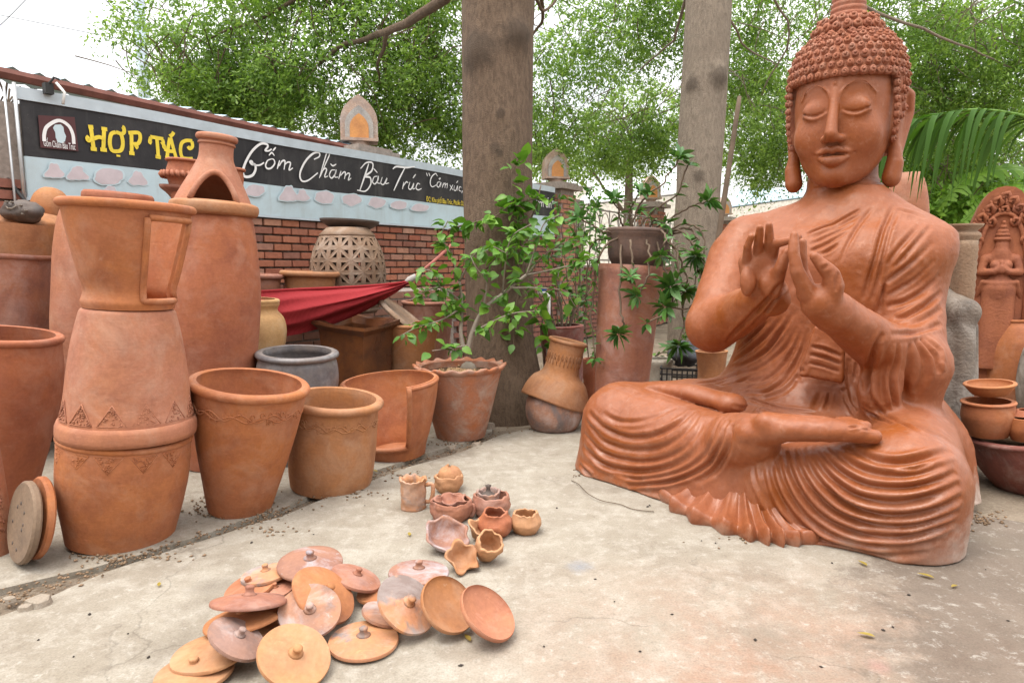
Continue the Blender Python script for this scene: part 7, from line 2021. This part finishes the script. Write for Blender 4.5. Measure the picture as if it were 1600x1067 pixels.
# banana leaves far right
for k, (pts, w, lab) in enumerate((([(1460, 330, 10.5), (1510, 280, 10.3), (1575, 262, 10.1), (1640, 275, 10)], .26, 'broad banana leaf arching highest behind the stele'), ([(1500, 350, 10.2), (1560, 300, 10), (1630, 290, 9.8)], .26, 'broad banana leaf below the highest one'), ([(1470, 340, 10.6), (1530, 305, 10.6), (1600, 330, 10.4)], .22, 'drooping banana leaf just above the stele'))):
    P = smooth_pts([at(*p) for p in pts], 26); b0 = Vector(P[0])
    t = thing('banana_leaf', lab, 'leaf', b0, (0, 0, 0), 'banana leaves')
    MB().tube([Vector(p) - b0 for p in P], [.018 * (1 - i / 30) for i in range(26)], 6).build('midrib', M['leaf_bright'], t)
    for sg in (-1, 1):
        m = MB(); rr = random.Random(k * 2 + sg)
        for i in range(1, 25):
            p = P[i] - b0; d = P[i + 1] - P[i - 1]; d /= np.linalg.norm(d)
            s = np.cross(d, (0, -.5, .85)); s /= np.linalg.norm(s)
            ww = w * math.sin(PI * (i + 1) / 27) ** .6 * rr.uniform(.6, 1.1); st = np.linalg.norm(P[1] - P[0]) * rr.uniform(.38, .5)
            tip = p + s * sg * ww + d * ww * .5 + np.array((0, 0, -ww * rr.uniform(.2, .6)))
            mid = p + s * sg * ww * .55 + d * ww * .2 + np.array((0, 0, ww * .02))
            m.add([p - d * st, p + d * st, mid + d * st, mid - d * st, tip + d * st * .5, tip - d * st * .5], [(0, 1, 2, 3), (3, 2, 4, 5)])
        m.build('blade', M['leaf_bright'], t, False)
# slanting pole between the second trunk and the statue
bp = at(1128, 335, 6.6); tp = at(1152, 175, 6.6); d_ = (tp - bp)
tag(MB().tube([bp - d_ * 2.2 - Vector((0, 0, 0)), bp, tp, tp + d_ * .15], [.03, .028, .024, .02], 8).build('bamboo_pole', M['twig']), 'dark slanting bamboo pole between the pale trunk and the statue', 'pole')
# ------------------------------------------------------------------ potted and climbing plants (each leaf a piece of its own)
def leaf_mesh(name, L, W, mat, fold=.3, droop=.25, n=5):
    V, Fs = leaf_shape(L, W, fold, droop, n)
    me = mesh_np(name, V, Fs, True); me.materials.append(mat); return me
def obj_leaf_mat(name, c1, c2, c3, trans=.35):
    t = NT(name); oi = t.new('ShaderNodeObjectInfo')
    c = t.ramp(oi.outputs['Random'], [(0, c1), (.5, c2), (1, c3)])
    t.col(c); t.set(Roughness=.42, Specular_IOR_Level=.45)
    tr = t.new('ShaderNodeBsdfTranslucent'); t.link(t.mix(1.0, c, (1, 1, .5), 'MULTIPLY'), tr.inputs['Color'])
    ms = t.new('ShaderNodeMixShader'); ms.inputs[0].default_value = trans
    t.link(t.b.outputs[0], ms.inputs[1]); t.link(tr.outputs[0], ms.inputs[2]); t.link(ms.outputs[0], t.out.inputs[0])
    return t.m
M['pleaf'] = obj_leaf_mat('leaf_shrub', (.06, .16, .02), (.11, .26, .035), (.21, .40, .06))
M['pleaf2'] = obj_leaf_mat('leaf_succulent', (.04, .12, .025), (.07, .18, .035), (.11, .25, .05), .2)
LM = [leaf_mesh('leaf', .105, .07, M['pleaf'], .25, .25), leaf_mesh('leaf', .085, .05, M['pleaf'], .35, .35), leaf_mesh('leaf', .12, .078, M['pleaf'], .2, .15)]
SM = [leaf_mesh('leaf', .105, .042, M['pleaf2'], .3, .1, 4), leaf_mesh('leaf', .09, .036, M['pleaf2'], .3, .2, 4)]
def add_leaf(parent, p, d, r, meshes, s=1.0):
    o = bpy.data.objects.new('leaf', r.choice(meshes)); COL.objects.link(o); o.parent = parent
    d = Vector(d).normalized(); q = d.to_track_quat('Y', 'Z')
    o.rotation_mode = 'QUATERNION'; o.rotation_quaternion = q @ Matrix.Rotation(r.uniform(-.9, .9), 3, 'Y').to_quaternion()
    o.location = p; k = s * r.uniform(.75, 1.2); o.scale = (k, k, k)
def leafy(parent, pts, r, rad0, rad1, mat, nleaf, meshes, s=1.0, start=.25, name='branch', sub=None):
    P = smooth_pts(pts, 20)
    MB().tube(P, [rad0 + (rad1 - rad0) * i / 19 for i in range(20)], 6).build(name, mat, parent)
    for _ in range(int(nleaf * 1.85)):
        u = r.uniform(start, 1.0); i = min(18, int(u * 19)); p = Vector(P[i]).lerp(Vector(P[i + 1]), u * 19 - i)
        d = Vector((r.gauss(0, 1), r.gauss(-.35, .8), r.gauss(-.1, .6)))
        p2 = p + d.normalized() * r.uniform(.005, .05)
        add_leaf(parent, p2, d, r, meshes, s)
r = random.Random(21)
base = Vector((sc_.location.x, sc_.location.y, sc_['H'] - .03))
sh = thing('potted_shrub', 'leafy green shrub with a grey slanting stem in the scalloped planter', 'shrub', base)
A = lambda px, py, D: at(px, py, D) - base
MB().lathe([(.001, -.01), (.055, -.01), (.06, .01), (.045, .035), (.02, .05), (.001, .05)], 18, wob=.1, c=tuple(A(732, 556, 4.8) * Vector((1, 1, 0)))).build('swollen_root', M['stem'], sh)
leafy(sh, [A(730, 555, 4.8), A(738, 520, 4.8), A(755, 485, 4.82), A(785, 460, 4.85), A(822, 430, 4.9)], r, .022, .012, M['stem'], 8, LM, 1, .5, 'stem')
leafy(sh, [A(726, 552, 4.82), A(720, 520, 4.85), A(722, 480, 4.9), A(718, 440, 4.9)], r, .02, .01, M['stem'], 8, LM, 1, .3, 'stem')
for pts, n in ((((822, 430, 4.9), (850, 400, 4.9), (880, 380, 4.85), (920, 372, 4.8)), 22), (((822, 430, 4.9), (840, 380, 4.85), (850, 350, 4.8), (875, 335, 4.8)), 20), (((785, 460, 4.85), (790, 410, 4.75), (800, 370, 4.7), (830, 350, 4.7)), 20),
        (((718, 440, 4.9), (705, 400, 4.85), (690, 370, 4.8), (700, 345, 4.75)), 20), (((718, 440, 4.9), (740, 400, 4.8), (765, 385, 4.7), (790, 395, 4.65)), 20), (((720, 470, 4.9), (690, 450, 4.85), (665, 455, 4.8), (640, 470, 4.75)), 20),
        (((722, 480, 4.85), (690, 500, 4.75), (655, 510, 4.7), (625, 525, 4.65)), 20), (((738, 520, 4.8), (765, 505, 4.7), (800, 490, 4.6), (845, 485, 4.6)), 18), (((720, 500, 4.9), (700, 480, 4.8), (680, 430, 4.75), (660, 420, 4.7)), 16),
        (((800, 450, 4.85), (840, 450, 4.8), (880, 455, 4.8), (900, 480, 4.8)), 16), (((730, 540, 4.75), (700, 545, 4.65), (675, 548, 4.6)), 8), (((822, 430, 4.9), (870, 420, 4.8), (905, 410, 4.75), (935, 400, 4.7)), 16), (((755, 485, 4.8), (760, 440, 4.75), (745, 420, 4.7), (735, 400, 4.7)), 14)):
    leafy(sh, [A(*p) for p in pts], r, .008, .003, M['stem'], n, LM, .72, .15)
# climber on the big trunk
vb = Vector((at(800, 560, 5.3).x, at(800, 560, 5.3).y, 0))
vn = thing('climbing_vine', 'green heart-leaved vine climbing the big trunk', 'vine', vb)
A = lambda px, py, D: at(px, py, D) - vb
for pts, n in ((((800, 600, 5.3), (805, 500, 5.25), (815, 400, 5.22), (805, 330, 5.2), (800, 270, 5.2), (825, 245, 5.2)), 34), (((700, 360, 5.3), (730, 350, 5.2), (770, 340, 5.18), (800, 320, 5.2), (840, 310, 5.25)), 26), (((805, 380, 5.2), (835, 330, 5.25), (845, 290, 5.3)), 12), (((850, 560, 5.25), (845, 520, 5.2), (850, 480, 5.2), (835, 440, 5.2)), 16), (((760, 420, 5.2), (790, 390, 5.15), (830, 385, 5.15)), 14)):
    leafy(vn, [A(*p) for p in pts], r, .009, .004, M['twig'], n, LM, 1.0, .1, 'stem')
# feathery shrub behind the trunk and beside the fence
def bush(name, label, px, D, strands, meshes, seed, s=1.0, cat='shrub', mat=None):
    r = random.Random(seed); b = Vector((at(px, 500, D).x, at(px, 500, D).y, 0))
    t = thing(name, label, cat, b)
    for pts, n in strands: leafy(t, [at(*p) - b for p in pts], r, .008, .003, mat or M['twig'], n, meshes, s, .1, 'stem')
    return t
bush('garden_shrub', 'feathery green shrub rising between trunk and fence', 890, 6.2, [(((895, 620, 6.2), (890, 480, 6.2), (880, 380, 6.2), (870, 300, 6.1)), 46), (((900, 620, 6.2), (905, 450, 6.2), (915, 350, 6.2), (925, 290, 6.1)), 46), (((890, 600, 6.3), (870, 440, 6.3), (850, 360, 6.3)), 34), (((900, 600, 6.3), (925, 420, 6.3), (945, 350, 6.3)), 34), (((895, 600, 6.4), (900, 400, 6.4), (900, 310, 6.4)), 36)], SM + LM[1:2], 33, .85)
bush('garden_shrub', 'second leafy shrub filling the gap behind the tall planter', 935, 6.9, [(((930, 610, 6.9), (935, 450, 6.9), (930, 340, 6.9), (940, 300, 6.9)), 44), (((940, 610, 6.9), (960, 450, 6.9), (985, 360, 6.9), (1000, 320, 6.9)), 40), (((925, 610, 6.9), (905, 420, 6.9), (895, 330, 6.9)), 40), (((950, 600, 7.0), (1040, 460, 7.0), (1060, 380, 7.0)), 34), (((950, 600, 7.0), (1050, 540, 7.0), (1085, 500, 7.0)), 30)], SM + LM[1:2], 35, .9)
# trailing euphorbia in the bowl
be = Vector(bowl_e.location)
eu = thing('trailing_plant', 'thorny trailing plant with leaf rosettes hanging from the plant bowl', 'plant', be)
r = random.Random(5)
A = lambda px, py, D: at(px, py, D) - be
def rosette(p, d, n, s):
    d = Vector(d).normalized(); a = d.orthogonal().normalized(); b = d.cross(a)
    for k in range(n):
        w = k / n * 2 * PI + r.uniform(-.2, .2); e = d * r.uniform(.2, .7) + a * math.cos(w) + b * math.sin(w)
        add_leaf(eu, Vector(p) + e * .006, e, r, SM, s)
MB().lathe([(.001, bowl_e['H'] - .035), (bowl_e['R'] - .02, bowl_e['H'] - .045)], 30).build('soil', M['soil'], eu)
for pts, n, s in ((((985, 365, 4.95), (1000, 320, 4.9), (1040, 280, 4.8), (1062, 246, 4.75)), 14, 1.1), (((990, 365, 4.95), (1020, 330, 4.9), (1055, 305, 4.85), (1075, 258, 4.8)), 10, .9), (((1010, 365, 4.95), (1050, 340, 4.9), (1085, 320, 4.85), (1106, 315, 4.8)), 15, 1.1),
        (((975, 365, 4.95), (965, 330, 4.9), (960, 310, 4.85)), 12, .9), (((970, 365, 4.9), (940, 360, 4.85), (905, 340, 4.8)), 10, 1.0), (((990, 360, 4.95), (985, 330, 4.9), (1000, 300, 4.85)), 12, .9),
        (((972, 372, 4.86), (968, 420, 4.75), (970, 480, 4.72), (975, 510, 4.7), (966, 522, 4.68)), 12, 1.1), (((985, 375, 4.84), (990, 420, 4.75), (985, 440, 4.72), (985, 432, 4.7)), 9, .9), (((1010, 375, 4.85), (1015, 400, 4.75), (1010, 440, 4.72), (995, 462, 4.7)), 8, 1.0),
        (((1030, 365, 4.9), (1060, 360, 4.8), (1085, 385, 4.75), (1088, 400, 4.75)), 14, 1.2), (((1030, 370, 4.9), (1055, 390, 4.8), (1060, 430, 4.75), (1048, 448, 4.75)), 14, 1.3), (((1025, 370, 4.9), (1050, 380, 4.8), (1072, 430, 4.75), (1070, 455, 4.75)), 12, 1.2),
        (((1035, 365, 4.9), (1075, 370, 4.8), (1095, 430, 4.75), (1080, 480, 4.75), (1040, 480, 4.75)), 13, 1.2), (((1030, 372, 4.9), (1062, 420, 4.8), (1068, 500, 4.75), (1060, 540, 4.75)), 14, 1.2), (((1025, 375, 4.88), (1040, 420, 4.8), (1050, 480, 4.75), (1010, 505, 4.7)), 4, .8),
        (((1000, 372, 4.86), (1030, 360, 4.75), (1040, 375, 4.72), (1032, 400, 4.7)), 8, 1.0), (((975, 370, 4.9), (945, 385, 4.82), (930, 430, 4.8), (925, 500, 4.8), (930, 560, 4.8)), 5, .8), (((968, 370, 4.9), (935, 375, 4.85), (920, 400, 4.85), (915, 470, 4.85)), 6, .8), (((1010, 368, 4.92), (1022, 345, 4.85), (1040, 350, 4.8)), 9, .9), (((1030, 368, 4.9), (1070, 350, 4.82), (1098, 365, 4.8), (1100, 420, 4.78)), 8, .9), (((1028, 368, 4.9), (1080, 358, 4.82), (1092, 395, 4.8), (1085, 450, 4.78)), 6, .9)):
    pts = [(x, y, d - (.12 if y > 372 and 940 < x < 1062 else 0)) for x, y, d in pts]      # hang clear of the bowl
    P = smooth_pts([A(*p) for p in pts], 22)
    for i in range(2, 20): P[i] += np.array((r.gauss(0, .006), r.gauss(0, .006), r.gauss(0, .004)))
    MB().tube(P, [.0085 - .003 * i / 21 for i in range(22)], 6).build('stem', M['twig'], eu)
    rosette(P[-1], P[-1] - P[-3] + np.array((0, -.02, .01)), int(n * 1.3), s)
    for _ in range(9):
        i = r.randrange(5, 21); d = Vector((r.gauss(0, 1), r.gauss(-.5, .6), r.gauss(.2, .5))); add_leaf(eu, Vector(P[i]), d, r, SM, .7)
# dry stems in the red planter, and a tap
dp = Vector((at(878, 508, 5.7).x, at(878, 508, 5.7).y, at(878, 512, 5.7).z))
ds = thing('dry_plant', 'tangle of dry brown stems in the wide red planter', 'plant', dp)
for i in range(16):
    x = r.uniform(-.13, .13); MB().tube(smooth_pts([(x * .5, r.uniform(-.05, .05), -.03), (x, 0, .14), (x * 1.5 + r.gauss(0, .05), 0, .26 + r.random() * .1)], 8), .006, 5).build('stem', M['twig'], ds)
tp_ = thing('water_tap', 'white plastic water pipe with a blue tap handle by the trunk', 'tap', Vector((at(857, 470, 5.5).x, at(857, 470, 5.5).y, 0)))
zt_ = at(857, 462, 5.5).z
MB().tube([(0, 0, 0), (0, 0, zt_), (-.03, 0, zt_ + .02), (-.09, 0, zt_ + .02)], .016, 8).build('pipe', M['pvc'], tp_)
MB().box((-.045, 0, zt_ + .05), (.06, .014, .014)).box((-.045, 0, zt_ + .035), (.012, .012, .03)).build('handle', M['blue_plastic'], tp_, False)
# palm frond arching behind the statue head
pf0 = at(1640, 190, 4.9)
pf = thing('palm_frond', 'dark green palm frond arching in from the right behind the statue head', 'palm', pf0)
P = smooth_pts([at(1660, 200, 4.9), at(1600, 182, 4.85), at(1530, 172, 4.8), at(1470, 180, 4.75), at(1420, 196, 4.7), at(1385, 225, 4.65)], 40)
MB().tube([Vector(p) - pf0 for p in P], [.016 - .012 * i / 39 for i in range(40)], 7).build('midrib', M['leaf_bright'], pf)
for i in range(3, 40):
    for sg in (0, 1):
        p = Vector(P[i]) - pf0; L = (.78 - .008 * abs(i - 22)) * r.uniform(.85, 1.1) * (.75 if sg else 1)
        t_ = (i / 39)
        dx = -.25 - .35 * t_ + r.gauss(0, .14); d0 = Vector((dx, (-.35 if not sg else .45) + r.gauss(0, .15), .12 if sg else .05)).normalized(); L *= r.uniform(.8, 1.1)
        pts = []
        for k in range(7):
            q = k / 6; pts.append(p + d0 * (L * q * (1 - .45 * q)) + Vector((-.03 * q, 0, -L * (.95 if not sg else .75) * q ** 1.7)))
        w = .034; V, Fs = [], []
        side = Vector((.9, .35, .2)).normalized()
        for k in range(7):
            ww = w * (1 - (k / 6) ** 2.2) + .0008
            V += [pts[k] - side * ww + Vector((0, 0, ww * .3)), pts[k], pts[k] + side * ww + Vector((0, 0, ww * .3))]
            if k: a = 3 * k; Fs += [(a - 3, a - 2, a + 1, a), (a - 2, a - 1, a + 2, a + 1)]
        MB().add(V, Fs).build('leaflet', M['palm'], pf)
# left edge clutter behind the vessels
lw = thing('grey_shed_wall', 'grey panel wall of the shed at the upper left edge', 'wall', Vector((at(-40, 200, 7.2).x, at(-40, 200, 7.2).y, 0)), (0, 0, WROT))
MB().box((-.3, 0, 1.35), (1.9, .08, 2.7)).build('panel', M['wall_grey'], lw, False)
MB().box((.1, -.05, 1.35), (.05, .03, 2.7)).build('batten', M['wire'], lw, False)
bg_ = thing('blue_bag', 'small blue plastic bag hung among the brush at left', 'bag', at(24, 300, 4.9))
MB().lathe([(.001, -.07), (.03, -.06), (.035, -.02), (.02, .03), (.008, .06), (.012, .08)], 14, wob=.3, seed=3).build('body', M['blue_plastic'], bg_)
MB().tube([(0, 0, .06), (-.02, 0, .16), (-.06, .02, .25)], .004, 5).build('string', M['pvc'], bg_)
br = thing('brick_stack', 'row of bricks stacked behind the pale ring at left', 'bricks', Vector((at(5, 330, 4.75).x, at(5, 330, 4.75).y, at(5, 345, 4.75).z - .25)), (0, 0, WROT))
for i in range(4):
    for j in range(6):
        o = bpy.data.objects.new('brick', bme); COL.objects.link(o); o.parent = br; o.location = (-.35 + i * .205 + .1 * (j % 2), 0, .04 + j * .076)
MB().box((-.02, .07, .22), (1.0, .06, .44)).build('backing', M['mortar'], br, False)
stk = thing('steel_rod', 'thin dark rod leaning across the left end of the banner', 'rod', at(50, 328, 4.4))
o0 = Vector(stk.location)
MB().tube([Vector(), at(12, 280, 4.45) - o0], .012, 6).build('shaft', M['wire'], stk)
for o in bpy.data.objects:
    for k in ('_prof', 'R', 'H'):
        if k in o.keys(): del o[k]
